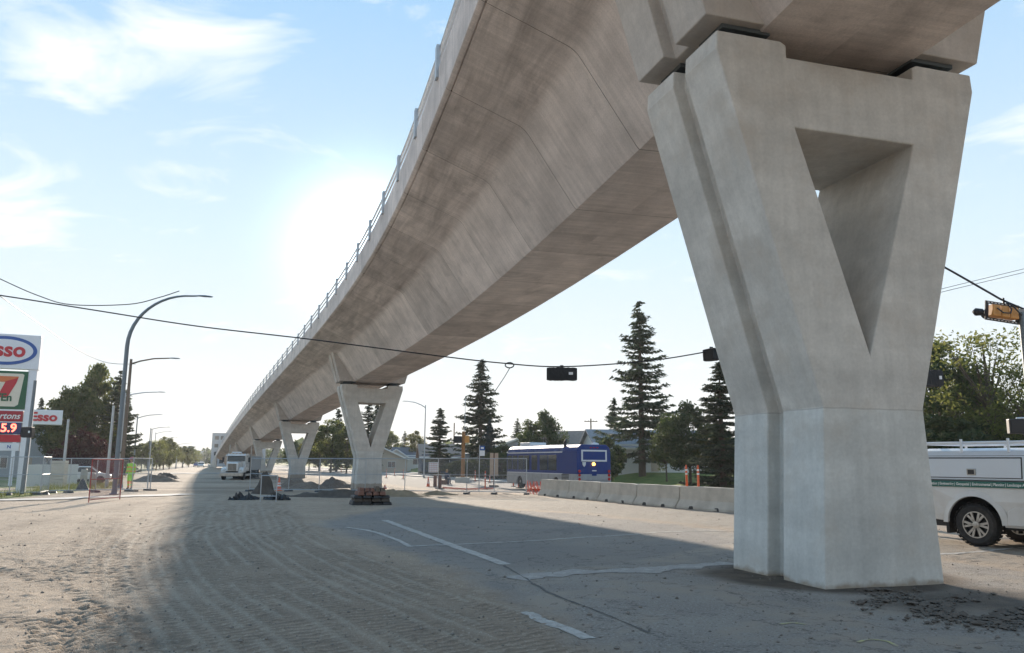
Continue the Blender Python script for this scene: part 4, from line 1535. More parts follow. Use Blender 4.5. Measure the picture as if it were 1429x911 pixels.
# ------------------------------------------------------------------ street lamps
def street_lamp(p, h, reach, label, pole='galv', curved=False, arm_rise=0.55, r0=0.10, dirv=None):
    dv = dirv if dirv else (CR, SR)
    rz = math.atan2(dv[1], dv[0])
    t = thing('street_lamp', label, 'street lamp', p, rz, 'street lamps')
    if curved:
        R = reach * 0.92
        pts = [(0, 0, 0), (0, 0, h * 0.3), (0, 0, h - R)]
        for i in range(1, 13):
            a = math.pi / 2 * i / 12
            pts.append((R - R * math.cos(a), 0, h - R + R * math.sin(a) * 0.98))
        pts.append((reach, 0, h - R + R * 0.99))
        k = len(pts)
        MB().tube(pts, [r0 * (1 - 0.62 * i / (k - 1)) for i in range(k)], 12).build('pole', pole, t, smooth=True)
        end = Vector((reach, 0, h - R + R * 0.99))
    else:
        MB().tube([(0, 0, 0), (0, 0, h)], [r0, r0 * 0.6], 12).build('pole', pole, t, smooth=True)
        a = [(0, 0, h - 0.35), (reach * 0.25, 0, h - 0.35 + arm_rise * 0.45), (reach * 0.6, 0, h - 0.35 + arm_rise * 0.85), (reach, 0, h - 0.35 + arm_rise)]
        MB().tube(a, [0.06, 0.055, 0.05, 0.045], 8).build('arm', pole, t, smooth=True)
        end = Vector(a[-1])
    hd = MB()
    sec = [(0.0, 0.03, 0.04), (0.12, 0.07, 0.06), (0.35, 0.13, 0.07), (0.6, 0.12, 0.05), (0.72, 0.05, 0.03)]
    vs = []
    for x_, w_, t_ in sec:
        for k in range(10):
            a = 2 * math.pi * k / 10
            vs.append((end.x + x_, w_ * math.cos(a), end.z + t_ * (math.sin(a) if math.sin(a) > 0 else 0.45 * math.sin(a))))
    fs = [(i * 10 + k, i * 10 + (k + 1) % 10, (i + 1) * 10 + (k + 1) % 10, (i + 1) * 10 + k) for i in range(4) for k in range(10)]
    fs += [tuple(range(10))[::-1], tuple(range(40, 50))]
    hd.add(vs, fs)
    hd.build('lamp_head', 'galv_dark', t, smooth=True)
    MB().lathe([(r0 * 2.0, 0), (r0 * 2.0, 0.05), (r0 * 1.25, 0.08), (r0 * 1.1, 0.3)], 12).build('base_flange', 'galv_dark', t)
    return t


p = PG(163.5, 38.5)
LAMP1 = p
street_lamp(p, HZ(p, 405) , 3.0, 'tall blue-grey street lamp with curved arm, nearest of the left row', 'galv_dark', True, r0=0.105)
lampspec = [(171, 57, 501, 2.5, 'pole_wood', 'brown street lamp just right of the curved one'),
            (167, 86, 548, 3.2, 'galv', 'street lamp whose arm shows behind the curved lamp'),
            (187, 110, 580, 2.4, 'galv_dark', 'slim street lamp right of the worker'),
            (207, 150, 597, 2.6, 'galv_dark', 'street lamp before the far row of trees, second of four'),
            (214.5, 180, 603, 2.6, 'galv', 'street lamp before the far row of trees, third of four'),
            (228.5, 225, 611, 2.6, 'galv', 'street lamp before the far row of trees, last of four'),
            (246.5, 200, 619, 2.9, 'galv', 'pale street lamp standing apart at the right end of the far trees'),
            (271, 290, 628, 2.6, 'galv', 'tiny far street lamp near the end of the road')]
for px, Y, py, reach, mt, lab in lampspec:
    p = PG(px, Y)
    street_lamp(p, HZ(p, py), reach, lab, mt, r0=0.15 if mt == 'pole_wood' else 0.12)
for px, Y, py in ((256, 240, 624), (262, 262, 626)):
    p = PG(px, Y); street_lamp(p, HZ(p, py), 2.6, 'thin far street lamp in the row before the last trees, %s' % ('nearer' if Y < 250 else 'farther'), 'galv')
p = PG(592, 104)
street_lamp(p, HZ(p, 565), 2.3, 'street lamp right of the second pier with its arm to the left', 'galv', r0=0.1, dirv=(-0.95, -0.3), arm_rise=0.75)


# ------------------------------------------------------------------ poles, signals, wires
def pole(p, h, lab, mat='pole_wood', r0=0.14, cross=False, name='utility_pole', cat='pole', lean=(0, 0)):
    t = thing(name, lab, cat, p)
    MB().tube([(0, 0, -0.3), (lean[0], lean[1], h)], [r0, r0 * 0.7], 12).build('shaft', mat, t, smooth=True)
    if cross:
        MB().box(-1.1, 1.1, -0.06, 0.06, h - 0.55, h - 0.42).build('crossarm', mat, t)
        for x in (-0.95, -0.4, 0.4, 0.95):
            MB().lathe([(0.05, 0), (0.06, 0.05), (0.03, 0.14)], 8, 'z', (x, 0, h - 0.42)).build('insulator', 'galv_dark', t)
    return t


def wire(name, pts, r, lab, sag=0.0):
    out = []
    for a, c in zip(pts[:-1], pts[1:]):
        for i in range(8):
            f = i / 8
            q = a.lerp(c, f); q.z -= sag * 4 * f * (1 - f)
            out.append(q)
    out.append(pts[-1])
    return tag(MB().tube(out, r, 6).build(name, 'black', smooth=True, recalc=False), lab, 'wire')


def spl(pts, k=6):
    out = []
    for i in range(len(pts) - 1):
        p0 = pts[max(i - 1, 0)]; p1 = pts[i]; p2 = pts[i + 1]; p3 = pts[min(i + 2, len(pts) - 1)]
        for j in range(k):
            t = j / k
            out.append(0.5 * ((2 * p1) + (p2 - p0) * t + (2 * p0 - 5 * p1 + 4 * p2 - p3) * t * t + (3 * p1 - p0 - 3 * p2 + p3) * t ** 3))
    return out + [pts[-1]]


def cable(name, pix, r, lab, mat='black'):
    pts = spl([PD(*q) for q in pix])
    return tag(MB().tube(pts, r, 6).build(name, mat, smooth=True, recalc=False), lab, 'wire')


cable('span_wire', [(-120, 396, 27), (0, 412, 27), (140, 434, 27.5), (275, 455, 28), (430, 473, 28), (600, 495, 28.5), (700, 506.5, 29), (784, 511.5, 29), (900, 504, 29), (985, 491, 29), (1060, 476, 29)], 0.024,
      'long thick span wire crossing before the viaduct and holding the signals')
cable('lamp_wire', [(-90, 345, 36), (0, 389, 36.5), (55, 413, 37), (100, 425, 37.5), (180, 424.5, 38), (222, 415, 38.6), (250, 406, 39.4)], 0.024, 'dark slack wire running up to the head of the curved lamp')
cable('service_wire', [(-60, 370, 34), (0, 413, 36), (60, 455, 42), (110, 489, 48), (150, 506, 53), (189, 508, 57)], 0.018, 'thin slack wire running to the brown lamp pole')
cable('signal_cable', [(1262, 343, 20), (1322, 375, 20), (1380, 408, 20), (1402, 420, 20), (1446, 438, 20)], 0.026, 'thick black cable sloping right from the nearest pier to the amber signal')
cable('power_line', [(1180, 437, 45), (1318, 402, 45), (1429, 375, 45), (1505, 356, 45)], 0.016, 'upper of two thin power lines right of the nearest pier')
cable('power_line', [(1180, 441, 45), (1318, 406.5, 45), (1429, 380, 45), (1505, 361, 45)], 0.016, 'lower of two thin power lines right of the nearest pier')
cable('coil_tail', [(711, 514, 29), (704, 526, 29), (696, 538, 29), (690, 547, 29)], 0.014, 'loose wire end hanging below the wire coil')
# coil of spare wire
cc = PD(711, 509.5, 28.95)
pts = [cc + Vector((0.155 * math.cos(a), 0.02 * math.sin(3 * a), 0.095 * math.sin(a))) for a in np.linspace(0, 4 * math.pi, 40)]
tag(MB().tube(pts, 0.022, 6).build('wire_coil', 'black', smooth=True), 'small coil of spare wire on the span wire left of the bagged signal', 'wire coil')

q = PG(-120, 27); pole(q, HZ(q, 392), 'pole beyond the left picture edge that holds the span wire', 'galv_dark')
q = PG(-90, 36); pole(q, HZ(q, 342), 'wooden pole beyond the left picture edge that holds the lamp wire')
q = PG(1060, 29); pole(q, HZ(q, 470), 'pole hidden behind the nearest pier, end of the span wire', 'galv_dark')
q = PG(1262, 20); pole(q, HZ(q, 338), 'pole hidden behind the nearest pier, start of the signal cable', 'galv_dark', 0.1)
HID = q
q = PG(1446, 20); pole(q, HZ(q, 436), 'grey signal pole just beyond the right picture edge', 'galv_dark', 0.11)
RPOLE = q
q = PG(1180, 45); pole(q, HZ(q, 432), 'wooden power pole hidden behind the nearest pier')
q = PG(1505, 45); pole(q, HZ(q, 350), 'wooden power pole beyond the right picture edge')
q = PG(825, 135); pole(q, HZ(q, 584), 'small far power pole with crossarm above the brown roof', 'pole_wood', 0.16, True)
q = PG(768 - 5, 150); pole(q, HZ(q, 592), 'thin far power pole between the bush and the brown roof', 'pole_wood', 0.16, True)
q = PG(633, 140); pole(q, HZ(q, 590), 'slim far pole left of the tall spruce', 'pole_wood', 0.14)
# grey poles at the left
q = P(30.5, 690)
pole(q, HZ(q, 531), 'thick grey pole at the pylon sign carrying a bagged signal', 'galv_dark', 0.095, name='signal_pole', lean=(0.06, 0))
LP = q
q = PG(90, 62); pole(q, HZ(q, 585), 'plain grey pole in front of the burgundy bush', 'galv', 0.12)
q = PG(152, 60); pole(q, HZ(q, 566), 'slim grey pole left of the curved lamp', 'galv', 0.12)
q = PG(209, 46); pole(q, HZ(q, 600), 'thin rod standing on the dirt right of the worker', 'galv', 0.035)
q = PG(669, 52); BUSP = q


def signal(p, w, h, d, lab, rotz, bag=True, hang=0.25):
    """traffic signal hung lying on its side; origin at the centre of the head"""
    t = thing('traffic_signal', lab, 'traffic signal', p, rotz, 'traffic signals')
    if bag:
        b = MB()
        vs, k, m_ = [], 14, 6
        r_ = np.random.default_rng(int(p.x * 100) % 999)
        for i in range(k + 1):
            f = i / k - 0.5
            e = 1 - 0.10 * (abs(f) * 2) ** 8
            for j in range(12):
                a = 2 * math.pi * j / 12 + 0.26
                ca, sa = math.cos(a), math.sin(a)
                s_ = 1 / max(abs(ca), abs(sa)) ** 0.85
                jit = 1 + r_.uniform(-.05, .05)
                vs.append((f * w, ca * s_ * d / 2 * e * jit, sa * s_ * h / 2 * e * jit))
        fs = [(i * 12 + j, i * 12 + (j + 1) % 12, (i + 1) * 12 + (j + 1) % 12, (i + 1) * 12 + j) for i in range(k) for j in range(12)]
        fs += [tuple(range(12))[::-1], tuple(range(k * 12, k * 12 + 12))]
        b.add(vs, fs)
        b.build('bagged_head', 'signal_bag', t, bevel=0.0)
        MB().box(w * 0.22, w * 0.36, -d * 0.56, -d * 0.50, -h * 0.08, h * 0.12).build('tape_label', 'sign_white', t)
    if hang:
        MB().tube([(0, 0, h / 2 - 0.02), (0, 0, h / 2 + hang)], 0.02, 8).build('hanger', 'black', t)
        MB().box(-0.06, 0.06, -0.03, 0.03, h / 2 + hang - 0.06, h / 2 + hang + 0.02).build('clamp', 'black', t)
    return t


signal(PD(784, 522, 29), 1.09, 0.47, 0.35, 'black bagged signal hung on the span wire above the bus', 0.0, hang=0.07)
signal(PD(993, 495, 29), 0.36, 0.44, 0.6, 'black bagged signal end peeping out left of the nearest pier', 0.5, hang=0.05)
sg = signal(PD(1300, 528, 20), 0.46, 0.42, 0.3, 'black bagged signal right of the nearest pier, before the tree', 0.1, hang=0)
v = HID - PD(1300, 528, 20)
MB().tube([(-0.2, 0, 0), (v.x + 0.05, v.y, 0)], 0.025, 8).build('bracket', 'galv_dark', sg)
# bagged signal on the left pole
sg = signal(PD(38.5, 603, 35.3), 0.44, 0.46, 0.4, 'black bagged signal strapped to the thick grey pole at left', 0.2, hang=0)
# amber backed signal, right
p = PD(1398, 436, 20)
t = thing('traffic_signal', 'amber signal with a slotted black backplate hung from the thick cable', 'traffic signal', p, 0.12, 'traffic signals')
W2, H2b = 0.46, 0.25
fr = MB()
fr.box(-W2, W2, -0.012, 0.012, H2b - 0.07, H2b); fr.box(-W2, W2, -0.012, 0.012, -H2b, -H2b + 0.07)
fr.box(-W2, -W2 + 0.09, -0.012, 0.012, -H2b + 0.07, H2b - 0.07); fr.box(W2 - 0.09, W2, -0.012, 0.012, -H2b + 0.07, H2b - 0.07)
o = fr.build('backplate', 'black', t); o.rotation_euler[1] = 0.12
for i in range(9):
    for z in (H2b - 0.045, -H2b + 0.025):
        x_ = -W2 + 0.06 + i * 0.095
        e = MB().box(x_, x_ + 0.055, -0.016, -0.0135, z, z + 0.02).build('slot', 'reflect_white', t); e.rotation_euler[1] = 0.12
hb = MB()
for i in range(3):
    x_ = -0.36 + i * 0.24
    hb.tbox(x_, x_ + 0.235, -0.17, 0.10, -0.15, 0.15, 0.01, 0.03)
o = hb.build('housing', 'amber', t, bevel=0.02); o.rotation_euler[1] = 0.12
for i in range(3):
    MB().lathe([(0.115, 0.10), (0.12, 0.30), (0.105, 0.30), (0.10, 0.10)], 14, 'y', (-0.24 + i * 0.24, 0, 0.0)).build('visor', 'black', t, smooth=True)
MB().lathe([(0.09, 0), (0.10, -0.16), (0.03, -0.24)], 12, 'x', (-0.46, 0.12, 0.02)).build('end_visor', 'black', t, smooth=True)
MB().tube([(-0.25, -0.17, 0.08), (-0.15, -0.24, -0.05), (0.05, -0.24, -0.06), (0.12, -0.2, 0.05), (0.1, -0.05, H2b + 0.02)], 0.018, 6).build('feed_cable', 'black', t, smooth=True)
MB().tube([(0.42, -0.15, -0.08), (0.28, -0.24, -0.04), (0.2, -0.2, 0.1), (0.12, -0.05, H2b + 0.02)], 0.018, 6).build('feed_cable', 'black', t, smooth=True)
MB().tube([(0.08, 0, H2b - 0.02), (0.08, 0, H2b + 0.13)], 0.025, 8).build('hanger', 'black', t)
# plate on the right pole and pedestrian signal
p = PD(1428, 447, 20)
t = thing('sign_plate', 'grey back of a small sign plate at the right picture edge', 'sign', p, -0.5)
MB().box(-0.11, 0.11, -0.008, 0.008, -0.33, 0.3).build('plate', 'galv', t, bevel=0.004)
v = RPOLE - p
MB().tube([(0, 0.02, 0.1), (0.38, 0.25, 0.1)], 0.015, 6).build('bracket', 'galv_dark', t)
p = PD(1421, 595, 19.5)
t = thing('pedestrian_signal', 'dark boxy pedestrian signal on a bracket at the right picture edge', 'traffic signal', p, -0.3)
MB().box(-0.22, 0.22, -0.12, 0.12, -0.18, 0.18).build('housing', 'black', t, bevel=0.02)
MB().box(-0.17, 0.17, -0.135, -0.122, -0.13, 0.13).build('lens', 'black', t)
MB().tube([(0.0, 0.1, 0.2), (0.5, 0.3, 0.22)], 0.025, 8).build('bracket', 'sign_white', t)

# wooden signal pole with concrete foot
p = P(645.5, 673)
t = thing('signal_pole', 'orange-brown wooden pole with dark signal and orange box on a concrete block', 'pole', p)
hh = HZ(p, 602)
MB().tube([(0, 0, 0.1), (0.03, 0, hh)], [0.2, 0.17], 12).build('shaft', 'orange_wood', t, smooth=True)
MB().tube([(0.12, -0.1, hh - 0.6), (0.16, -0.1, HZ(p, 556))], 0.03, 8).build('conduit', 'galv', t)
MB().tbox(-0.75, 0.75, -0.6, 0.6, 0, 0.52, 0.06, 0.06).build('concrete_foot', 'barrier_concrete', t, bevel=0.03)
zz = HZ(p, 612)
MB().box(0.15, 0.62, -0.3, 0.3, zz - 0.42, zz + 0.3).build('orange_box', 'amber', t, bevel=0.04)
zz = HZ(p, 612)
MB().box(-0.95, -0.15, -0.3, 0.3, zz - 0.45, zz + 0.25).build('dark_signal', 'signal_bag', t, bevel=0.06)
# bus stop sign
p = BUSP
t = thing('bus_stop_sign', 'slim bus stop pole with blue and white plates', 'sign', p)
MB().tube([(0, 0, 0), (0, 0, HZ(p, 621))], 0.03, 8).build('post', 'galv', t)
z1, z0, z2 = HZ(p, 622), HZ(p, 628.5), HZ(p, 636)
MB().box(0.02, 0.34, -0.02, 0.0, z0 + 0.01, z1).build('blue_plate', 'sign_blue', t)
MB().box(0.02, 0.34, -0.02, 0.0, z2, z0).build('white_plate', 'sign_white', t)
MB().box(0.09, 0.27, -0.026, -0.022, z0 + 0.10, z1 - 0.08).build('bus_symbol', 'sign_white', t, bevel=0.01)
# boards seen from behind
p = P(689, 679)
t = thing('sign_boards', 'pair of tall plywood coloured boards on a dark stand left of the bus', 'sign', p, 0.05)
zt, zb = HZ(p, 632), HZ(p, 664)
MB().box(-0.35, -0.06, -0.03, 0.03, zb, zt).build('board', 'plywood', t)
MB().box(0.07, 0.36, -0.03, 0.03, zb, zt).build('board', 'plywood', t)
MB().box(-0.05, 0.06, -0.02, 0.05, 0, zt - 0.02).build('post', 'rust_block', t)
MB().box(-0.4, 0.4, -0.25, 0.25, 0, 0.12).build('foot', 'rubber', t)


# ------------------------------------------------------------------ pickup truck (right)
def arch(cx, r, z0, n=14):
    """points of a wheel arch from rear to front"""
    return [(cx - r * math.cos(math.pi * i / n), z0 + r * math.sin(math.pi * i / n)) for i in range(n + 1)]


def wheel(parent, loc, R, w, rimmat='alloy', spokes=6):
    t = MB().lathe([(R * 0.62, -w / 2 + 0.02), (R * 0.86, -w / 2), (R * 0.97, -w / 2 + 0.03), (R, -w * 0.25), (R, w * 0.25), (R * 0.97, w / 2 - 0.03), (R * 0.86, w / 2), (R * 0.62, w / 2 - 0.02)], 36, 'y', cap=False).build('wheel', 'rubber', parent, smooth=True, loc=loc)
    tr = MB()
    for k in range(30):                     # tread blocks
        a = 2 * math.pi * k / 30
        for y_, da in ((-w * 0.36, 0), (w * 0.36, 0.1)):
            c_, s_ = math.cos(a + da), math.sin(a + da)
            u = Vector((c_, 0, s_)); v = Vector((-s_, 0, c_))
            q = Vector((0, y_, 0)) + u * (R - 0.004)
            pts = [q + v * dv + Vector((0, dy, 0)) + u * du for du in (0, 0.012) for dv in (-0.03, 0.03) for dy in (-0.045, 0.045)]
            tr.add(pts, [(0, 1, 3, 2), (4, 6, 7, 5), (0, 4, 5, 1), (2, 3, 7, 6), (0, 2, 6, 4), (1, 5, 7, 3)])
    tr.build('tread', 'rubber', t)['kind'] = 'stuff'
    rim = MB()
    for sd in (-1, 1):
        yo = sd * (w / 2 - 0.045)
        rim.lathe([(R * 0.60, yo), (R * 0.63, yo + sd * 0.03), (R * 0.58, yo + sd * 0.03), (R * 0.56, yo - sd * 0.04)], 30, 'y', cap=False)
        rim.lathe([(R * 0.17, yo - sd * 0.02), (R * 0.16, yo + sd * 0.025), (R * 0.05, yo + sd * 0.03)], 16, 'y')
        for k in range(spokes):
            a = 2 * math.pi * k / spokes
            for da in (-0.20, 0.20):
                u0 = Vector((math.cos(a), 0, math.sin(a))) * R * 0.14
                u1 = Vector((math.cos(a + da), 0, math.sin(a + da))) * R * 0.58
                d = (u1 - u0).normalized(); pz = Vector((-d.z, 0, d.x)) * 0.022
                y0 = Vector((0, yo - 0.015 * sd, 0)); y1 = Vector((0, yo + 0.018 * sd, 0))
                rim.add([u0 + pz + y0, u0 - pz + y0, u1 - pz + y0, u1 + pz + y0, u0 + pz + y1, u0 - pz + y1, u1 - pz + y1, u1 + pz + y1],
                        [(0, 1, 2, 3), (7, 6, 5, 4), (0, 4, 5, 1), (1, 5, 6, 2), (2, 6, 7, 3), (3, 7, 4, 0)])
    rim.build('rim', rimmat, t)
    MB().lathe([(R * 0.61, -w * 0.12), (R * 0.61, w * 0.12)], 24, 'y').build('hub_shadow', 'black', t)
    return t


def pickup():
    ax = P(1369, 763)
    hd = Vector((0.52, -0.854, 0)).normalized()
    rz = math.atan2(hd.y, hd.x)
    off = Matrix.Rotation(rz, 3, 'Z') @ Vector((0, -0.84, 0))
    org = ax - off
    t = thing('pickup_truck', 'dusty white pickup with canopy, ladder rack and green lettered stripe', 'pickup', (org.x, org.y, GH(org.x, org.y)), rz)
    HW = 0.98
    # lower body with wheel arches
    prof = [(-1.22, 0.62), (-1.2, 0.52), (-0.56, 0.46)] + arch(0.0, 0.545, 0.46)[0:] + [(0.56, 0.40), (3.1, 0.40)] + arch(3.70, 0.53, 0.46) + [(4.3, 0.45), (4.62, 0.5), (4.7, 0.75), (4.66, 1.08), (4.4, 1.2), (3.15, 1.28), (1.35, 1.30), (-1.2, 1.30), (-1.24, 1.0)]
    b = MB()
    k = len(prof)
    vs = []
    for y_, e in ((-HW, 0.06), (-HW + 0.06, 0.0), (HW - 0.06, 0.0), (HW, 0.06)):
        for x_, z_ in prof:
            yy = y_
            if abs(y_) == HW:
                f = max(0.0, min(1.0, (z_ - 0.4) / 0.9))
                yy = math.copysign(HW - 0.055 * abs(f - 0.55) * 1.6, y_)
            vs.append((x_, yy, z_))
    fs = [(i * k + j, i * k + (j + 1) % k, (i + 1) * k + (j + 1) % k, (i + 1) * k + j) for i in range(3) for j in range(k)]
    fs += [tuple(range(k))[::-1], tuple(range(3 * k, 4 * k))]
    b.add(vs, fs)
    b.build('body', 'truck_white', t, bevel=0.018, seg=2)
    for sd in (-1, 1):
        for cx in (0.0, 3.7):
            pts = [(x_, sd * (HW - 0.01), z_) for x_, z_ in arch(cx, 0.575, 0.44, 20)]
            f = MB()
            vs, k = [], len(pts)
            for (x_, z_) in arch(cx, 0.54, 0.44, 20): vs.append((x_, sd * (HW - 0.03), z_))
            for (x_, z_) in arch(cx, 0.545, 0.44, 20): vs.append((x_, sd * (HW + 0.028), z_))
            for (x_, z_) in arch(cx, 0.66, 0.44, 20): vs.append((x_, sd * (HW - 0.012), z_))
            k = 21
            f.add(vs, [(a * k + i, a * k + i + 1, (a + 1) * k + i + 1, (a + 1) * k + i) for a in (0, 1) for i in range(k - 1)])
            f.build('fender_flare', 'truck_white', t, smooth=True)
            # dark arch lining
            g = MB()
            vs = [(x_, sd * (HW - 0.02), z_) for x_, z_ in arch(cx, 0.535, 0.44, 16)] + [(x_, sd * (HW - 0.45), z_) for x_, z_ in arch(cx, 0.535, 0.44, 16)]
            g.add(vs, [(i, i + 1, 18 + i, 17 + i) for i in range(16)])
            g.add([(x_, sd * (HW - 0.45), z_) for x_, z_ in arch(cx, 0.54, 0.44, 16)], [tuple(range(17))])
            g.build('arch_lining', 'trim_dark', t)
            wheel(t, (cx, sd * 0.84, 0.42), 0.42, 0.29, 'alloy' )
        MB().tbox(-0.60, -0.54, sd * 0.70 if sd > 0 else -0.98, sd * 0.98 if sd > 0 else -0.70, 0.22, 0.62).build('mud_flap', 'rubber', t)
        # sculpted lower side panel, door line, stripe, lettering
        MB().prism([(0.62, 0.44), (1.28, 0.44), (1.28, 0.80), (0.80, 0.80), (0.66, 0.72)], lambda a, c, q: (a, q, c), sd * (HW - 0.02), sd * (HW + 0.006)).build('side_panel', 'truck_white', t, bevel=0.02)
        MB().box(1.325, 1.34, sd * HW - 0.006, sd * HW + 0.006, 0.42, 1.3).build('cab_gap', 'trim_dark', t)
        MB().box(-1.20, 4.2, sd * HW - 0.012, sd * HW + 0.004, 1.165, 1.285).build('green_stripe', 'green_stripe', t)
        MB().box(-1.20, 1.33, sd * HW - 0.012, sd * HW + 0.007, 1.288, 1.30).build('bed_seal', 'trim_dark', t)
        MB().box(-1.255, -1.09, sd * HW - 0.10, sd * HW + 0.004, 0.86, 1.15).build('tail_light', 'tail_red', t, bevel=0.02)
        xd = (1, 0, 0) if sd < 0 else (-1, 0, 0)
        text('stripe_lettering', 'Transportation | Engineering | Geospatial | Environmental | Planning | Landscape Architecture', 'text_white', t, (0.10, sd * (HW + 0.0145), 1.225), 0.08, xd, (0, 0, 1), 0.0015, 0.15, 0.0015, 0.80)
        # canopy
    cp = MB()
    zc = [(1.305, HW - 0.02), (1.78, HW - 0.07), (1.90, HW - 0.16), (1.955, HW - 0.40)]
    vs = []
    for z_, w_ in zc:
        for x_, y_ in ((-1.18 + (z_ - 1.3) * 0.12, -w_), (1.34, -w_), (1.34, w_), (-1.18 + (z_ - 1.3) * 0.12, w_)):
            vs.append((x_, y_, z_))
    fs = [(i * 4 + j, i * 4 + (j + 1) % 4, i * 4 + 4 + (j + 1) % 4, i * 4 + 4 + j) for i in range(3) for j in range(4)] + [(12, 13, 14, 15), (3, 2, 1, 0)]
    cp.add(vs, fs)
    cp.build('canopy', 'cap_white', t, bevel=0.02)
    for sd in (-1, 1):
        yy = lambda z_: sd * (HW - 0.02 - (z_ - 1.305) * 0.105)
        d = MB()
        d.add([(-1.08, yy(1.36) + sd * 0.008, 1.36), (0.96, yy(1.36) + sd * 0.008, 1.36), (0.96, yy(1.74) + sd * 0.008, 1.74), (-1.02, yy(1.74) + sd * 0.008, 1.74),
               (-1.08, yy(1.36) - sd * 0.02, 1.36), (0.96, yy(1.36) - sd * 0.02, 1.36), (0.96, yy(1.74) - sd * 0.02, 1.74), (-1.02, yy(1.74) - sd * 0.02, 1.74)],
              [(0, 1, 2, 3), (7, 6, 5, 4), (0, 4, 5, 1), (1, 5, 6, 2), (2, 6, 7, 3), (3, 7, 4, 0)])
        o = d.build('canopy_door', 'cap_white', t, bevel=0.006)
        d = MB()
        d.add([(-1.10, yy(1.345) + sd * 0.003, 1.345), (0.985, yy(1.345) + sd * 0.003, 1.345), (0.985, yy(1.765) + sd * 0.003, 1.765), (-1.04, yy(1.765) + sd * 0.003, 1.765)], [(0, 1, 2, 3)])
        d.build('door_gasket', 'trim_dark', t)
        d = MB().box(-0.13, 0.13, -0.008, 0.008, -0.095, 0.0, 0)
        lk = MB().box(-0.09, 0.09, -0.012, 0.012, -0.065, 0.065).build('lock_plate', 'alloy', t, bevel=0.008, loc=(0.0, yy(1.46) + sd * 0.018, 1.47))
        MB().box(-0.065, 0.065, -0.016, 0.016, -0.045, 0.045).build('handle', 'black', lk)
        MB().box(-1.16, 1.34, sd * (HW - 0.085) - 0.006, sd * (HW - 0.085) + 0.012, 1.775, 1.80).build('gutter', 'trim_dark', t)
        # ladder rack
        MB().tube([(-1.12, sd * 0.80, 2.06), (1.40, sd * 0.80, 2.06)], 0.032, 8).build('rack_rail', 'sign_white', t, smooth=True)
        for x_ in (-1.08, -0.22, 0.72, 1.36):
            MB().prism([(-0.02, 0), (0.02, 0), (0.02, 0.28), (-0.02, 0.28)], lambda a, c, q: (x_ + a, q, 1.86 + c), sd * 0.83, sd * 0.87).build('rack_post', 'sign_white', t)
    for x_ in (-1.08, -0.22, 0.72, 1.36):
        MB().box(x_ - 0.025, x_ + 0.025, -0.83, 0.83, 2.03, 2.07).build('rack_bar', 'sign_white', t)
    # cab
    c_ = MB()
    cab = [(1.38, 1.28), (1.40, 1.80), (1.55, 1.90), (2.75, 1.90), (3.05, 1.78), (3.62, 1.26)]
    vs = []
    for y_, ins in ((-HW + 0.04, 0), (HW - 0.04, 0)):
        for x_, z_ in cab: vs.append((x_, y_ - math.copysign((z_ - 1.28) * 0.22, y_), z_))
    fs = [tuple(range(6))[::-1], tuple(range(6, 12))] + [(j, (j + 1) % 6, 6 + (j + 1) % 6, 6 + j) for j in range(6)]
    c_.add(vs, fs); c_.build('cab', 'truck_white', t, bevel=0.03)
    for sd in (-1, 1):
        y0 = lambda z_: sd * (HW - 0.04 - (z_ - 1.28) * 0.22 + 0.005)
        for pts in ([(1.5, 1.34), (2.3, 1.34), (2.3, 1.80), (1.56, 1.80)], [(2.4, 1.34), (3.3, 1.34), (2.95, 1.74), (2.4, 1.80)]):
            MB().add([(x_, y0(z_), z_) for x_, z_ in pts], [tuple(range(4))]).build('side_window', 'glass', t)
    MB().add([(3.58, -0.85, 1.31), (3.58, 0.85, 1.31), (3.10, 0.74, 1.76), (3.10, -0.74, 1.76)], [(0, 1, 2, 3)]).build('windscreen', 'glass', t, loc=(0.012, 0, 0.012))
    MB().box(-1.40, -1.22, -0.92, 0.92, 0.50, 0.70).build('rear_bumper', 'steel_dark', t, bevel=0.03)
    MB().box(-1.45, -1.1, -0.05, 0.05, 0.36, 0.46).build('tow_hitch', 'black', t)
    MB().box(4.62, 4.80, -0.9, 0.9, 0.42, 0.70).build('front_bumper', 'steel_dark', t, bevel=0.03)
    MB().box(-1.0, 4.2, -0.72, 0.72, 0.34, 0.46).build('chassis', 'black', t)
    MB().lathe([(0.13, -0.7), (0.13, 0.7)], 10, 'y', (0, 0, 0.42)).build('axle', 'black', t)


pickup()


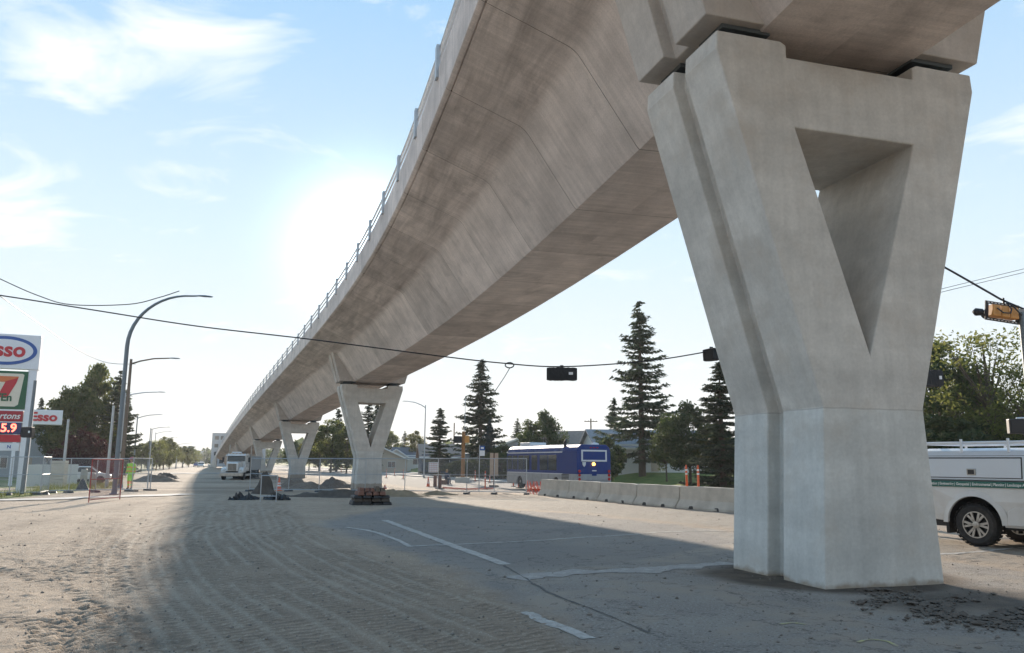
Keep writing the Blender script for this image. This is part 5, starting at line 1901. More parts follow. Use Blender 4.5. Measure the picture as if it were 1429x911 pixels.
# ------------------------------------------------------------------ bus
def bus():
    c = PG(829, 54.0)
    rz = math.pi / 2 + rad(22.5)
    t = thing('city_bus', 'blue and grey city bus seen from behind, going away along the road', 'bus', c, rz)
    t.scale = (1, 1, 1.06)
    LEN, HW, HT_, Z0 = 12.2, 1.275, 2.95, 0.33
    BZ = 1.12      # top of the grey skirt
    # skirt with arches
    prof = [(0, Z0 + 0.1), (0.05, Z0)] + arch(3.2, 0.56, Z0) + arch(9.6, 0.56, Z0) + [(LEN - 0.1, Z0), (LEN, Z0 + 0.15), (LEN, BZ), (0, BZ)]
    MB().prism(prof, lambda a, b_, q: (a, q, b_), -HW, HW).build('skirt', 'bus_grey', t, bevel=0.03)
    MB().box(0.02, LEN, -HW + 0.01, HW - 0.01, BZ, 2.52).build('upper_body', 'bus_blue', t, bevel=0.03)
    rp = [(-HW + 0.01, 2.52), (-HW + 0.10, 2.78), (-HW + 0.35, HT_), (HW - 0.35, HT_), (HW - 0.10, 2.78), (HW - 0.01, 2.52)]
    MB().prism(rp, lambda a, b_, q: (q, a, b_), 2.2, LEN - 0.15).build('roof_band', 'bus_band', t, bevel=0.04)
    MB().prism(rp, lambda a, b_, q: (q, a * 0.998, b_), 0.02, 2.19).build('rear_roof', 'bus_blue', t, bevel=0.04)
    MB().box(2.2, LEN - 0.15, -0.8, 0.8, HT_ - 0.01, HT_ + 0.05).build('roof_panel', 'bus_white', t, bevel=0.02)
    MB().box(9.0, 10.9, -0.7, 0.7, HT_ + 0.04, HT_ + 0.30).build('roof_unit', 'bus_white', t, bevel=0.05)
    MB().tube([(2.1, 1.1, 2.2), (2.1, 1.1, 3.12), (1.9, 1.1, 3.26)], 0.09, 10).build('exhaust_pipe', 'black', t, smooth=True)
    MB().lathe([(0.28, 0), (0.25, 0.10), (0.1, 0.14)], 14, 'z', (0.6, -0.4, HT_)).build('roof_vent', 'bus_white', t)
    for sd in (-1, 1):
        y0 = sd * (HW - 0.012)
        xs = [(3.1, 4.45), (4.55, 5.9), (6.35, 7.35), (7.75, 8.75), (8.85, 9.85), (10.05, 11.0), (11.15, 12.05)]
        for x0, x1 in xs:
            w = MB().box(x0, x1, y0 - 0.012, y0 + 0.012, 1.32, 2.32).build('window', 'glass', t)
            MB().box(x0, x1, y0 - 0.02, y0 + 0.02, 1.99, 2.03).build('window_rail', 'steel_dark', w)
        MB().box(2.2, LEN - 0.2, y0 - 0.02, y0 + 0.014, BZ - 0.03, BZ + 0.02).build('trim_line', 'bus_white', t)
        MB().box(2.2, LEN - 0.2, y0 - 0.02, y0 + 0.018, 2.46, 2.53).build('white_line', 'bus_white', t)
        for x0 in (4.4, 5.6, 7.2, 8.4):
            MB().box(x0, x0 + 0.012, y0 - 0.01, y0 + 0.016, Z0 + 0.05, BZ - 0.05).build('panel_seam', 'steel_dark', t)
        g = MB().box(1.2, 2.3, y0 - 0.01, y0 + 0.016, 0.55, 1.10).build('engine_grille', 'steel_dark', t)
        for i in range(6):
            MB().box(1.2, 2.3, y0 - 0.01, y0 + 0.024, 0.58 + i * 0.085, 0.61 + i * 0.085).build('louvre', 'bus_grey', g)
        for cx in (3.2, 9.6):
            w = MB().lathe([(0.28, -0.13), (0.44, -0.14), (0.48, -0.10), (0.48, 0.10), (0.44, 0.14), (0.28, 0.13)], 24, 'y').build('wheel', 'rubber', t, smooth=True, loc=(cx, sd * 1.08, 0.48))
            MB().lathe([(0.28, -0.10), (0.28, 0.10), (0.1, 0.13 * sd), (0.08, 0.15 * sd)], 18, 'y').build('rim', 'alloy', w)
    # rear face
    x0 = -0.015
    MB().box(x0 - 0.10, x0 + 0.10, -HW, HW, 0.28, 0.60).build('rear_bumper', 'rubber', t, bevel=0.04)
    fr = MB()
    for a in ((-0.95, 0.95, 2.52, 2.62), (-0.95, 0.95, 1.90, 2.0), (-0.95, -0.84, 2.0, 2.52), (0.84, 0.95, 2.0, 2.52)):
        fr.box(x0 - 0.015, x0 + 0.03, a[0], a[1], a[2], a[3])
    fr.build('rear_frame', 'bus_white', t)
    MB().box(x0 - 0.008, x0 + 0.03, -0.84, 0.84, 2.0, 2.52).build('rear_panel', 'bus_blue', t)
    for y_ in (-HW + 0.17, HW - 0.17):
        for z_ in (1.30, 1.06, 0.82):
            MB().lathe([(0.09, -0.02), (0.09, 0.02), (0.06, 0.035)], 12, 'x', (x0 - 0.02, y_, z_)).build('tail_light', 'tail_red', t)
    for y_ in (-0.25, 0, 0.25):
        MB().box(x0 - 0.02, x0 + 0.01, y_ - 0.07, y_ + 0.07, 2.74, 2.78).build('marker_light', 'tail_red', t)
    MB().lathe([(0.10, -0.02), (0.10, 0.03)], 12, 'x', (x0 - 0.03, 0.05, 1.74)).build('warning_lamp', 'lamp_amber', t)
    MB().prism([(0.62, 1.86), (0.88, 1.86), (0.86, 1.68), (0.75, 1.56), (0.64, 1.68)], lambda a, b_, q: (q, a, b_), x0 - 0.014, x0 + 0.01).build('shield_sticker', 'bus_white', t)
    MB().box(x0 - 0.014, x0 + 0.01, -0.16, 0.16, 1.30, 1.37).build('number_plate', 'bus_white', t)
    MB().box(x0 - 0.014, x0 + 0.01, -0.17, 0.17, 1.02, 1.14).build('blue_sticker', 'bus_blue', t)
    MB().box(x0 - 0.012, x0 + 0.01, -HW + 0.3, HW - 0.3, 0.75, 0.765).build('hatch_seam', 'steel_dark', t)


bus()


# ------------------------------------------------------------------ white lorry under the deck
def lorry():
    p = P(331, 669)
    rz = -math.pi / 2 + rad(6)
    t = thing('lorry', 'white long-nosed lorry facing the camera beside the viaduct', 'lorry', p, rz)
    # +X is forward
    MB().prism([(0, 0.9), (1.7, 0.9), (1.7, 1.75), (1.35, 1.85), (0, 1.9)], lambda a, b_, q: (a + 1.0, q, b_), -0.62, 0.62).build('bonnet', 'truck_white', t, bevel=0.08)
    MB().tbox(-0.9, 1.05, -1.05, 1.05, 0.9, 2.75, 0.12, 0.08).build('cab', 'truck_white', t, bevel=0.08)
    MB().add([(1.03, -0.92, 1.95), (1.03, 0.92, 1.95), (0.97, 0.88, 2.5), (0.97, -0.88, 2.5)], [(0, 1, 2, 3)]).build('windscreen', 'glass', t, loc=(0.03, 0, 0))
    MB().box(0.95, 1.3, -1.05, 1.05, 2.5, 2.62).build('sun_visor', 'sign_white', t, bevel=0.02)
    g = MB().box(2.68, 2.74, -0.42, 0.42, 0.95, 1.7).build('grille', 'alloy', t)
    for i in range(7):
        MB().box(2.74, 2.76, -0.40 + i * 0.125, -0.34 + i * 0.125, 0.98, 1.66).build('grille_bar', 'black', g)
    MB().box(2.5, 2.85, -1.15, 1.15, 0.38, 0.78).build('bumper', 'alloy', t, bevel=0.04)
    for sd in (-1, 1):
        MB().prism([(1.1, 0.75), (1.2, 1.15), (1.6, 1.35), (2.3, 1.3), (2.65, 1.0), (2.65, 0.75)], lambda a, b_, q: (a, q, b_), sd * 0.62, sd * 1.15).build('mudguard', 'truck_white', t, bevel=0.06)
        MB().lathe([(0.1, 0), (0.11, 0.1), (0.08, 0.13)], 14, 'x', (2.6, sd * 0.85, 1.08)).build('headlight', 'reflect_white', t)
        w = MB().lathe([(0.3, -0.15), (0.5, -0.15), (0.52, 0), (0.5, 0.15), (0.3, 0.15)], 22, 'y').build('wheel', 'rubber', t, smooth=True, loc=(1.9, sd * 0.98, 0.52))
        MB().lathe([(0.3, -0.12), (0.3, 0.12)], 16, 'y').build('rim', 'alloy', w)
        MB().tube([(-0.8, sd * 1.15, 0.8), (-0.8, sd * 1.15, 3.7)], 0.085, 10).build('exhaust_stack', 'alloy', t, smooth=True)
        MB().tube([(0.9, sd * 1.05, 1.7), (1.0, sd * 1.35, 1.7), (1.0, sd * 1.35, 2.45), (0.9, sd * 1.05, 2.45)], 0.025, 6).build('mirror_arm', 'alloy', t)
        MB().box(0.97, 1.05, sd * 1.35 - 0.1, sd * 1.35 + 0.1, 1.85, 2.35).build('mirror', 'black', t)
        for cx in (-3.6, -4.9):
            w = MB().lathe([(0.3, -0.28), (0.5, -0.28), (0.52, 0), (0.5, 0.28), (0.3, 0.28)], 22, 'y').build('wheel', 'rubber', t, smooth=True, loc=(cx, sd * 0.95, 0.52))
            MB().lathe([(0.3, -0.2), (0.3, 0.2)], 16, 'y').build('rim', 'alloy', w)
    for y_ in (-0.7, -0.35, 0, 0.35, 0.7):
        MB().box(0.85, 0.95, y_ - 0.05, y_ + 0.05, 2.74, 2.80).build('roof_lamp', 'amber', t)
    MB().box(-6.0, 2.4, -0.45, 0.45, 0.6, 0.92).build('chassis', 'black', t)
    MB().tbox(-6.1, -1.2, -1.2, 1.2, 1.0, 2.5, -0.1, -0.05).build('dump_box', 'siding_grey', t, bevel=0.04)
    MB().box(0.9, 0.95, -0.5, 0.5, 2.80, 2.95).build('roof_sign', 'sign_white', t)


lorry()


# small far cars at the end of the road
def far_car(p, rz, mat, lab):
    t = thing('parked_car', lab, 'car', p, rz, 'far cars')
    prof = [(-2.1, 0.35), (2.1, 0.35), (2.15, 0.7), (1.2, 0.92), (0.6, 1.42), (-1.2, 1.45), (-1.9, 0.95), (-2.15, 0.85)]
    MB().prism(prof, lambda a, b_, q: (a, q, b_), -0.88, 0.88).build('body', mat, t, bevel=0.08)
    for sd in (-1, 1):
        MB().add([(1.05, sd * 0.885, 0.95), (0.55, sd * 0.885, 1.35), (-1.15, sd * 0.885, 1.38), (-1.7, sd * 0.885, 0.98)], [(0, 1, 2, 3)]).build('side_window', 'glass', t)
        for x_ in (-1.35, 1.35):
            MB().lathe([(0.31, -0.1), (0.33, 0), (0.31, 0.1)], 14, 'y', (x_, sd * 0.82, 0.33)).build('wheel', 'rubber', t)
    MB().add([(1.18, -0.8, 0.95), (1.18, 0.8, 0.95), (0.63, 0.75, 1.38), (0.63, -0.75, 1.38)], [(0, 1, 2, 3)]).build('windscreen', 'glass', t, loc=(0.02, 0, 0.02))


far_car(PG(281, 240), -1.2, 'truck_white', 'tiny pale car far off, rightmost at the end of the left road')
far_car(PG(275, 262), -1.2, 'bus_blue', 'tiny dark blue car far off at the end of the left road')
far_car(PG(119, 70), 0.4, 'truck_white', 'white car parked behind the left fence')


# ------------------------------------------------------------------ pylon sign and canopy sign at the left
def pylon():
    base = P(22.5, 688)
    rz = RD
    t = thing('pylon_sign', 'tall white filling station pylon sign cut by the left picture edge', 'sign', base, rz)
    # local x to the right along the sign, -y faces the camera; right edge at x = 0.42
    top = HZ(base, 468.5)
    W = 3.0
    x1 = 0.40; x0 = x1 - W
    zf = lambda py: HZ(base, py)
    MB().box(x0, x1, -0.18, 0.18, zf(516), top).build('upper_cabinet', 'sign_white', t, bevel=0.02)
    for xa, xb in ((x0, x0 + 0.36), (x1 - 0.42, x1 - 0.04)):
        MB().box(xa, xb, -0.14, 0.14, -0.2, zf(516) - 0.004).build('leg', 'sign_white', t, bevel=0.01)
    xm = (x0 + x1 - 0.45) / 2 - 0.02
    zc = (zf(471.5) + zf(511)) / 2
    ell = lambda a, b_, y_, cx=xm: [(cx + a * math.cos(2 * math.pi * i / 48), y_, zc + b_ * math.sin(2 * math.pi * i / 48)) for i in range(48)]
    xm2 = (x0 + x1) / 2
    ringA = (W / 2 - 0.12); hA = (zf(471.5) - zf(511)) / 2
    def disc(a, b_, y_, th, nm, mt):
        b = MB()
        f = ell(a, b_, y_, xm2); k = ell(a, b_, y_ + th, xm2)
        b.add(f + k, [tuple(range(48)), tuple(range(48, 96))[::-1]] + [(i, (i + 1) % 48, 48 + (i + 1) % 48, 48 + i) for i in range(48)])
        b.build(nm, mt, t)
    disc(ringA, hA, -0.20, 0.03, 'oval_ring', 'sign_blue')
    disc(ringA - 0.17, hA - 0.15, -0.215, 0.02, 'oval_face', 'sign_white')
    text('sign_lettering', 'Esso', 'sign_red', t, (xm2, -0.225, zc + 0.02), 0.98, (1, 0, 0), (0, 0, 1), 0.03, 0, 0.01, 1.0)
    xr = x1 - 0.46
    def panel(py0, py1, mt, nm, xr_=xr, y_=-0.16):
        MB().box(x0 + 0.36, xr_, y_, 0.16, zf(py1), zf(py0)).build(nm, mt, t, bevel=0.008)
    panel(519, 571.5, 'sign_green', 'store_panel', xr + 0.06, -0.172)
    z0, z1 = zf(568), zf(522.5)
    xl = x0 + 0.46; xrr = xr - 0.10
    MB().prism([(xl, z0), (xrr - 0.28, z0), (xrr - 0.14, z0 + 0.10), (xrr, z1 - 0.06), (xrr - 0.06, z1), (xl, z1)], lambda a, b_, q: (a, q, b_), -0.182, -0.17).build('store_face', 'sign_cream', t)
    # numeral seven: bar and stem
    zb = z0 + (z1 - z0) * 0.44
    MB().prism([(xl + 0.3, z1 - 0.14), (xrr - 0.22, z1 - 0.14), (xrr - 0.30, z1 - 0.42), (xl + 0.3, z1 - 0.42)], lambda a, b_, q: (a, q, b_), -0.19, -0.18).build('numeral_bar', 'sign_orange', t)
    MB().prism([(xrr - 0.24, z1 - 0.20), (xrr - 0.30, z1 - 0.45), (xrr - 0.62, zb - 0.28), (xrr - 1.05, zb - 0.28), (xrr - 0.75, z1 - 0.38)], lambda a, b_, q: (a, q, b_), -0.196, -0.186).build('numeral_stem', 'sign_red', t)
    text('sign_lettering', 'ELEVEn', 'sign_green', t, (xl + (xrr - xl) * 0.42, -0.20, z0 + 0.42), 0.50, (1, 0, 0), (0, 0, 1), 0.015, 0, 0.004, 0.95)
    panel(574, 588.5, 'sign_darkred', 'coffee_panel')
    text('sign_lettering', 'Tim Hortons', 'text_white', t, ((x0 + xr) / 2 + 0.1, -0.168, (zf(574) + zf(588.5)) / 2), 0.42, (1, 0, 0), (0, 0, 1), 0.006, 0.3, 0.004, 0.95)
    panel(590, 606, 'price_blue', 'price_panel')
    text('price_digits', '5.9', 'price_red', t, (xr - 0.52, -0.168, (zf(590) + zf(606)) / 2), 0.56, (1, 0, 0), (0, 0, 1), 0.01, 0, 0.004, 1.0)
    panel(607, 617, 'sign_red', 'red_panel')
    panel(618.5, 629, 'sign_white', 'lower_panel')
    text('sign_lettering', 'N', 'sign_blue', t, (xr - 0.42, -0.168, (zf(618.5) + zf(629)) / 2), 0.22, (1, 0, 0), (0, 0, 1), 0.004, 0, 0.004)
    return t


pylon()


def canopy():
    Y = 62
    a = PG(30, Y)
    zt, zb = HZ(a, 571), HZ(a, 591.5)
    t = thing('station_canopy', 'white filling station canopy with red lettering behind the grey pole', 'canopy', a, rad(29))
    W = 2.45
    MB().box(-8.0, W, 0, 1.2, zb, zt).build('fascia', 'sign_white', t, bevel=0.03)
    text('canopy_lettering', 'Esso', 'sign_red', t, (W - 1.28, -0.02, (zt + zb) / 2), 0.92, (1, 0, 0), (0, 0, 1), 0.035, 0, 0.012, 1.12)
    for x_ in (-6.5, -0.6):
        MB().box(x_ - 0.12, x_ + 0.12, 0.5, 0.74, -0.3, zb).build('column', 'sign_white', t)


canopy()


# ------------------------------------------------------------------ houses
def house(px, Y, w, d, wall_h, roof_h, rz, wallm, roofm, lab, gable_front=False, windows=(), door=None, chimney=False, over=0.45, porch=None):
    p = PG(px, Y)
    t = thing('house', lab, 'house', p, rz)
    hw, hd = w / 2, d / 2
    MB().box(-hw, hw, -hd, hd, -0.8, wall_h).build('wall', wallm, t)
    # siding boards as thin laps on the front
    k = int(wall_h / 0.24)
    for i in range(k):
        MB().box(-hw - 0.012, hw + 0.012, -hd - 0.014, -hd - 0.002, 0.25 + i * 0.24, 0.25 + i * 0.24 + 0.215).build('siding_board', wallm, t)
    ro = MB()
    th = 0.16
    if gable_front:
        for sd in (-1, 1):
            ro.add([(0, -hd - over, wall_h + roof_h), (sd * (hw + over), -hd - over, wall_h - over * roof_h / hw), (sd * (hw + over), hd + over, wall_h - over * roof_h / hw), (0, hd + over, wall_h + roof_h),
                    (0, -hd - over, wall_h + roof_h - th), (sd * (hw + over), -hd - over, wall_h - over * roof_h / hw - th), (sd * (hw + over), hd + over, wall_h - over * roof_h / hw - th), (0, hd + over, wall_h + roof_h - th)],
                   [(0, 1, 2, 3), (7, 6, 5, 4), (0, 4, 5, 1), (1, 5, 6, 2), (2, 6, 7, 3)])
        MB().prism([(-hw, wall_h), (hw, wall_h), (0, wall_h + roof_h - th)], lambda a, b_, q: (a, q, b_), -hd + 0.01, hd - 0.01).build('gable', wallm, t)
    else:
        for sd in (-1, 1):
            ro.add([(-hw - over, 0, wall_h + roof_h), (-hw - over, sd * (hd + over), wall_h - over * roof_h / hd), (hw + over, sd * (hd + over), wall_h - over * roof_h / hd), (hw + over, 0, wall_h + roof_h),
                    (-hw - over, 0, wall_h + roof_h - th), (-hw - over, sd * (hd + over), wall_h - over * roof_h / hd - th), (hw + over, sd * (hd + over), wall_h - over * roof_h / hd - th), (hw + over, 0, wall_h + roof_h - th)],
                   [(0, 1, 2, 3), (7, 6, 5, 4), (0, 4, 5, 1), (1, 5, 6, 2), (2, 6, 7, 3)])
        MB().prism([(-hd, wall_h), (hd, wall_h), (0, wall_h + roof_h - th)], lambda a, b_, q: (q, a, b_), -hw + 0.01, hw - 0.01).build('gable', wallm, t)
    r = ro.build('roof', roofm, t)
    if gable_front:
        for sd in (-1, 1):
            MB().prism([(0, roof_h + 0.02), (sd * (hw + over), -over * roof_h / hw + 0.02), (sd * (hw + over), -over * roof_h / hw - 0.24), (0, roof_h - 0.24)], lambda a, b_, q: (a, q, wall_h + b_), -hd - over - 0.05, -hd - over - 0.006).build('bargeboard', 'trim_white', r)
    else:
        MB().box(-hw - over, hw + over, -hd - over - 0.06, -hd - over - 0.006, wall_h - over * roof_h / hd - 0.22, wall_h - over * roof_h / hd + 0.02).build('gutter', 'trim_white', r)
    if chimney:
        MB().box(hw * 0.3, hw * 0.3 + 0.7, -0.3, 0.4, wall_h + roof_h * 0.6, wall_h + roof_h + 0.7).build('chimney', 'rust_block', r)
    for (x_, z_, ww, wh) in windows:
        wn_ = MB().box(x_ - ww / 2, x_ + ww / 2, -hd - 0.05, -hd - 0.016, z_, z_ + wh).build('window', 'trim_white', t)
        n_ = 2 if ww > 1.2 else 1
        pw = (ww - 0.12 - 0.06 * (n_ - 1)) / n_
        for j in range(n_):
            xa = x_ - ww / 2 + 0.06 + j * (pw + 0.06)
            MB().box(xa, xa + pw, -hd - 0.056, -hd - 0.052, z_ + 0.06, z_ + wh - 0.06).build('pane', 'glass', wn_)
    if door is not None:
        dd = MB().box(door - 0.48, door + 0.48, -hd - 0.05, -hd - 0.016, 0.1, 2.2).build('door', 'siding_tan' if wallm != 'siding_tan' else 'trim_white', t)
        MB().lathe([(0.035, 0), (0.04, -0.05)], 8, 'y', (door + 0.36, -hd - 0.05, 1.1)).build('handle', 'alloy', dd)
    return t


HR = RD  # houses face the road
house(566, 175, 11, 8, 2.7, 1.9, HR - 0.25, 'siding_white', 'roof_slate', 'pale house with dark roof far right of the second pier', windows=[(-3, .9, 1.6, 1.2), (2.5, .9, 2.0, 1.2)], door=0.2)
house(553, 168, 6, 7, 2.7, 1.9, HR - 0.25, 'siding_white', 'roof_slate', 'small white gabled wing left of the pale house', True, windows=[(0, .9, 1.5, 1.2)])
house(535, 162, 9, 8, 2.7, 2.0, HR - 0.2, 'siding_tan', 'roof_brown', 'tan house peeping out right of the second pier', True, windows=[(1.5, .9, 1.5, 1.2)])
house(650, 134, 15, 8, 2.7, 1.9, HR - 0.2, 'siding_blue', 'roof_brown', 'dark blue house with light brown roof behind the signal pole', windows=[(-4, .9, 1.8, 1.2), (3.5, .9, 1.8, 1.2)], door=0.5)
house(712, 122, 12, 8, 2.7, 2.1, HR - 0.1, 'siding_grey', 'roof_teal', 'house with teal roof behind the front of the bus', True, windows=[(2, .9, 1.8, 1.2)], door=-1)
house(800, 104, 13, 9, 2.7, 2.5, HR - 0.9, 'siding_tan', 'roof_brown', 'house with broad brown roof behind the bus', windows=[(2, .9, 1.8, 1.2)])
house(915, 96, 16, 9, 2.9, 2.0, HR - 0.25, 'siding_white', 'roof_grey', 'white sided house behind the big spruce', windows=[(-5.5, 1.0, 1.6, 1.2), (4.5, 1.0, 2.2, 1.2)], door=-1.5)
house(1362, 56, 14, 9, 2.5, 1.8, HR - 0.3, 'siding_tan', 'roof_grey', 'house with grey roof behind the thin tree at right', windows=[(-4, .9, 1.8, 1.2), (4, .9, 1.8, 1.2)], door=0)
house(50, 92, 12, 9, 4.6, 2.3, 0.35, 'siding_grey', 'roof_grey', 'grey house half hidden behind the canopy lettering', True, windows=[(2.5, 1.0, 1.4, 1.3), (-2.5, 1.0, 1.4, 1.3), (2.5, 3.4, 1.2, 1.0)], door=0)

# tower block beyond the deck
p = PG(318, 320)
t = thing('tower_block', 'grey block of flats showing above the far deck edge', 'building', p, 0.3)
hh = HZ(p, 605)
MB().box(-6, 6, -6, 6, -1, hh).build('wall', 'facade_grey', t)
MB().box(1, 14, -4, 8, -1, hh - 2).build('wing', 'facade_grey', t)
for i in range(int(hh / 3)):
    for j in range(5):
        MB().box(-5 + j * 2.1, -3.6 + j * 2.1, -6.06, -6.004, 1 + i * 3, 2.4 + i * 3).build('window', 'glass', t)
for k, (px, Y, py) in enumerate(((278, 700, 629), (268, 760, 633))):
    p = PG(px, Y)
    t = thing('tower_block', ('faint slim tower on the horizon at the end of the road' if k == 0 else 'faint low tower on the horizon left of the slim one'), 'building', p, 0.2)
    hh = HZ(p, py)
    MB().box(-7, 7, -7, 7, -1, hh).build('wall', 'facade_grey', t)
    for i in range(int(hh / 4)):
        MB().box(-6.5, 6.5, -7.06, -7.004, 1.5 + i * 4, 3.4 + i * 4).build('window_band', 'glass', t)

# white board fence behind the filling station
a, c = PG(38, 58), PG(112, 66)
L = math.hypot(c.x - a.x, c.y - a.y)
t = thing('board_fence', 'white board fence behind the grass by the filling station', 'fence', a, math.atan2(c.y - a.y, c.x - a.x))
n_ = int(L / 0.3)
b0 = None
for i in range(n_):
    if b0 is None:
        b0 = MB().box(0, 0.28, -0.02, 0.02, 0.05, 1.6).build('board', 'trim_white', t, loc=(i * 0.3, 0, 0))
    else:
        share(b0, 'board', t, (i * 0.3, 0, random.uniform(-.01, .01)))
for z_ in (0.4, 1.3):
    MB().box(0, L, 0.024, 0.08, z_, z_ + 0.1).build('rail', 'trim_white', t)
# stacked grey slabs and planters behind the left fence
p = P(80, 681)
t = thing('slab_stack', 'tall stack of grey concrete slabs behind the left fence', 'slabs', p, 0.2)
for i in range(9):
    MB().box(-0.42 + random.uniform(-.03, .03), 0.42, -0.4, 0.4, i * 0.2, i * 0.2 + 0.185).build('slab', 'barrier_concrete', t, bevel=0.015)
p = P(51, 677)
t = thing('pedestal_block', 'small round concrete pedestal beside the grey pole', 'block', p)
MB().lathe([(0.36, 0), (0.33, 0.3), (0.2, 0.5), (0.16, 0.75), (0.2, 0.85), (0.1, 0.95)], 16).build('stone', 'barrier_concrete', t, smooth=True)
for i, (px, py, w_, h_) in enumerate(((101, 676, 0.5, 1.0), (116, 676, 0.45, 1.2), (128, 678, 0.4, 0.9))):
    p = P(px, py)
    t = thing('site_barrel', ['pale site drum left of three behind the fence', 'taller pale site drum in the middle of three behind the fence', 'pale site drum right of three, next to the red panel'][i], 'drum', p, 0, 'pale site drums')
    MB().lathe([(w_ * 0.55, 0), (w_ * 0.58, 0.05), (w_ * 0.55, h_ * 0.33), (w_ * 0.58, h_ * 0.35), (w_ * 0.55, h_ * 0.66), (w_ * 0.58, h_ * 0.68), (w_ * 0.5, h_)], 18).build('drum', 'pave_concrete', t, smooth=True)
    MB().lathe([(w_ * 0.5, h_), (w_ * 0.4, h_ + 0.04)], 18).build('lid', 'steel_dark', t)
p = P(115, 684)
o = heap(p, 0.45, 0.35, 0.55, 'tarp_black', 'black rubbish bag in the grass behind the red panel', 21, 'bag', 'rubbish_bag')
# boards on the mound
for i, (pa, pb_) in enumerate((((185, 664), (206, 661)), ((196, 668), (232, 664)), ((178, 660), (196, 657)), ((212, 662), (236, 660)))):
    a, c = P(*pa), P(*pb_)
    t = MB()
    L = (c - a).length
    t.box(0, min(L, 3.6), -0.07, 0.07, 0, 0.05)
    o = t.build('lumber_board', 'lumber', loc=(a.x, a.y, a.z + 0.55 + 0.12 * i), rotz=math.atan2(c.y - a.y, c.x - a.x))
    o.rotation_euler[1] = -0.08 + 0.05 * i
    tag(o, ['loose board on the dirt mound, lowest at its left', 'long loose board across the middle of the dirt mound', 'loose board at the back left of the dirt mound', 'loose board at the right end of the dirt mound'][i], 'board', 'boards on the dirt mound')


# ------------------------------------------------------------------ people
def skin_body(name, J, E_, R_, matfn, mats, parent):
    me = bpy.data.meshes.new(name)
    me.from_pydata([tuple(j) for j in J], E_, [])
    o = bpy.data.objects.new(name, me); COL.objects.link(o)
    md = o.modifiers.new('skin', 'SKIN'); md.use_smooth_shade = True
    sv = me.skin_vertices[0].data
    for i, r in enumerate(R_):
        r = r if isinstance(r, tuple) else (r, r)
        sv[i].radius = r
        sv[i].use_root = (i == 0)
    ss = o.modifiers.new('sub', 'SUBSURF'); ss.levels = 2; ss.render_levels = 2
    dg = bpy.context.evaluated_depsgraph_get(); dg.update()
    m2 = bpy.data.meshes.new_from_object(o.evaluated_get(dg))
    bpy.data.objects.remove(o)
    m2.materials.clear()
    for q in mats: m2.materials.append(MATS[q])
    for f in m2.polygons:
        f.material_index = matfn(f.center); f.use_smooth = True
    b = bpy.data.objects.new(name, m2); COL.objects.link(b)
    b.parent = parent
    return b


def head(parent, c, tilt, face, hair=None):
    """head with nose, eyes, mouth line, ears; face is the direction it looks (radians about z)"""
    b = MB()
    vs = []; k, m_ = 16, 12
    for i in range(m_ + 1):
        a = math.pi * i / m_
        for j in range(k):
            t_ = 2 * math.pi * j / k
            x_ = 0.095 * math.sin(a) * math.cos(t_); y_ = 0.075 * math.sin(a) * math.sin(t_); z_ = 0.12 * math.cos(a)
            if z_ < -0.03: x_ = x_ * (0.92) + 0.008; y_ *= 0.85
            vs.append((x_, y_, z_))
    fs = [(i * k + j, i * k + (j + 1) % k, (i + 1) * k + (j + 1) % k, (i + 1) * k + j) for i in range(m_) for j in range(k)]
    b.add(vs, fs)
    h_ = b.build('head', 'skin', parent, smooth=True, loc=c, rotz=face)
    h_.rotation_euler[1] = tilt
    MB().add([(0.088, -0.012, -0.03), (0.088, 0.012, -0.03), (0.118, 0, -0.025), (0.092, 0, 0.02)], [(0, 1, 2), (0, 2, 3), (2, 1, 3), (0, 3, 1)]).build('nose', 'skin', h_)
    for sd in (-1, 1):
        MB().lathe([(0.004, 0.080), (0.012, 0.088), (0.004, 0.094)], 8, 'x', (0, sd * 0.032, 0.012)).build('eye', 'black', h_)
        MB().lathe([(0.012, -0.012), (0.03, 0), (0.012, 0.012)], 8, 'y', (0, sd * 0.077, -0.01)).build('ear', 'skin', h_)
    MB().box(0.083, 0.094, -0.022, 0.022, -0.064, -0.056).build('mouth', 'red_paint', h_)
    return h_


def hand(J, E_, R_, wrist, dirv, side):
    """palm with five fingers added to the skeleton"""
    d = Vector(dirv).normalized()
    s_ = Vector(side).normalized()
    w = len(J) - 1 if wrist is None else wrist
    base = Vector(J[w])
    J.append(base + d * 0.05); E_.append((w, len(J) - 1)); R_.append((0.036, 0.018)); pm = len(J) - 1
    for i, L in enumerate((0.075, 0.09, 0.085, 0.065)):
        o = s_ * (-0.03 + 0.02 * i)
        J.append(base + d * 0.085 + o); E_.append((pm, len(J) - 1)); R_.append(0.010)
        J.append(base + d * (0.085 + L * 0.9) + o * 1.15 + Vector((0, 0, -0.01))); E_.append((len(J) - 2, len(J) - 1)); R_.append(0.008)
    J.append(base + d * 0.04 - s_ * 0.055); E_.append((w, len(J) - 1)); R_.append(0.012)
    J.append(base + d * 0.08 - s_ * 0.065); E_.append((len(J) - 2, len(J) - 1)); R_.append(0.009)


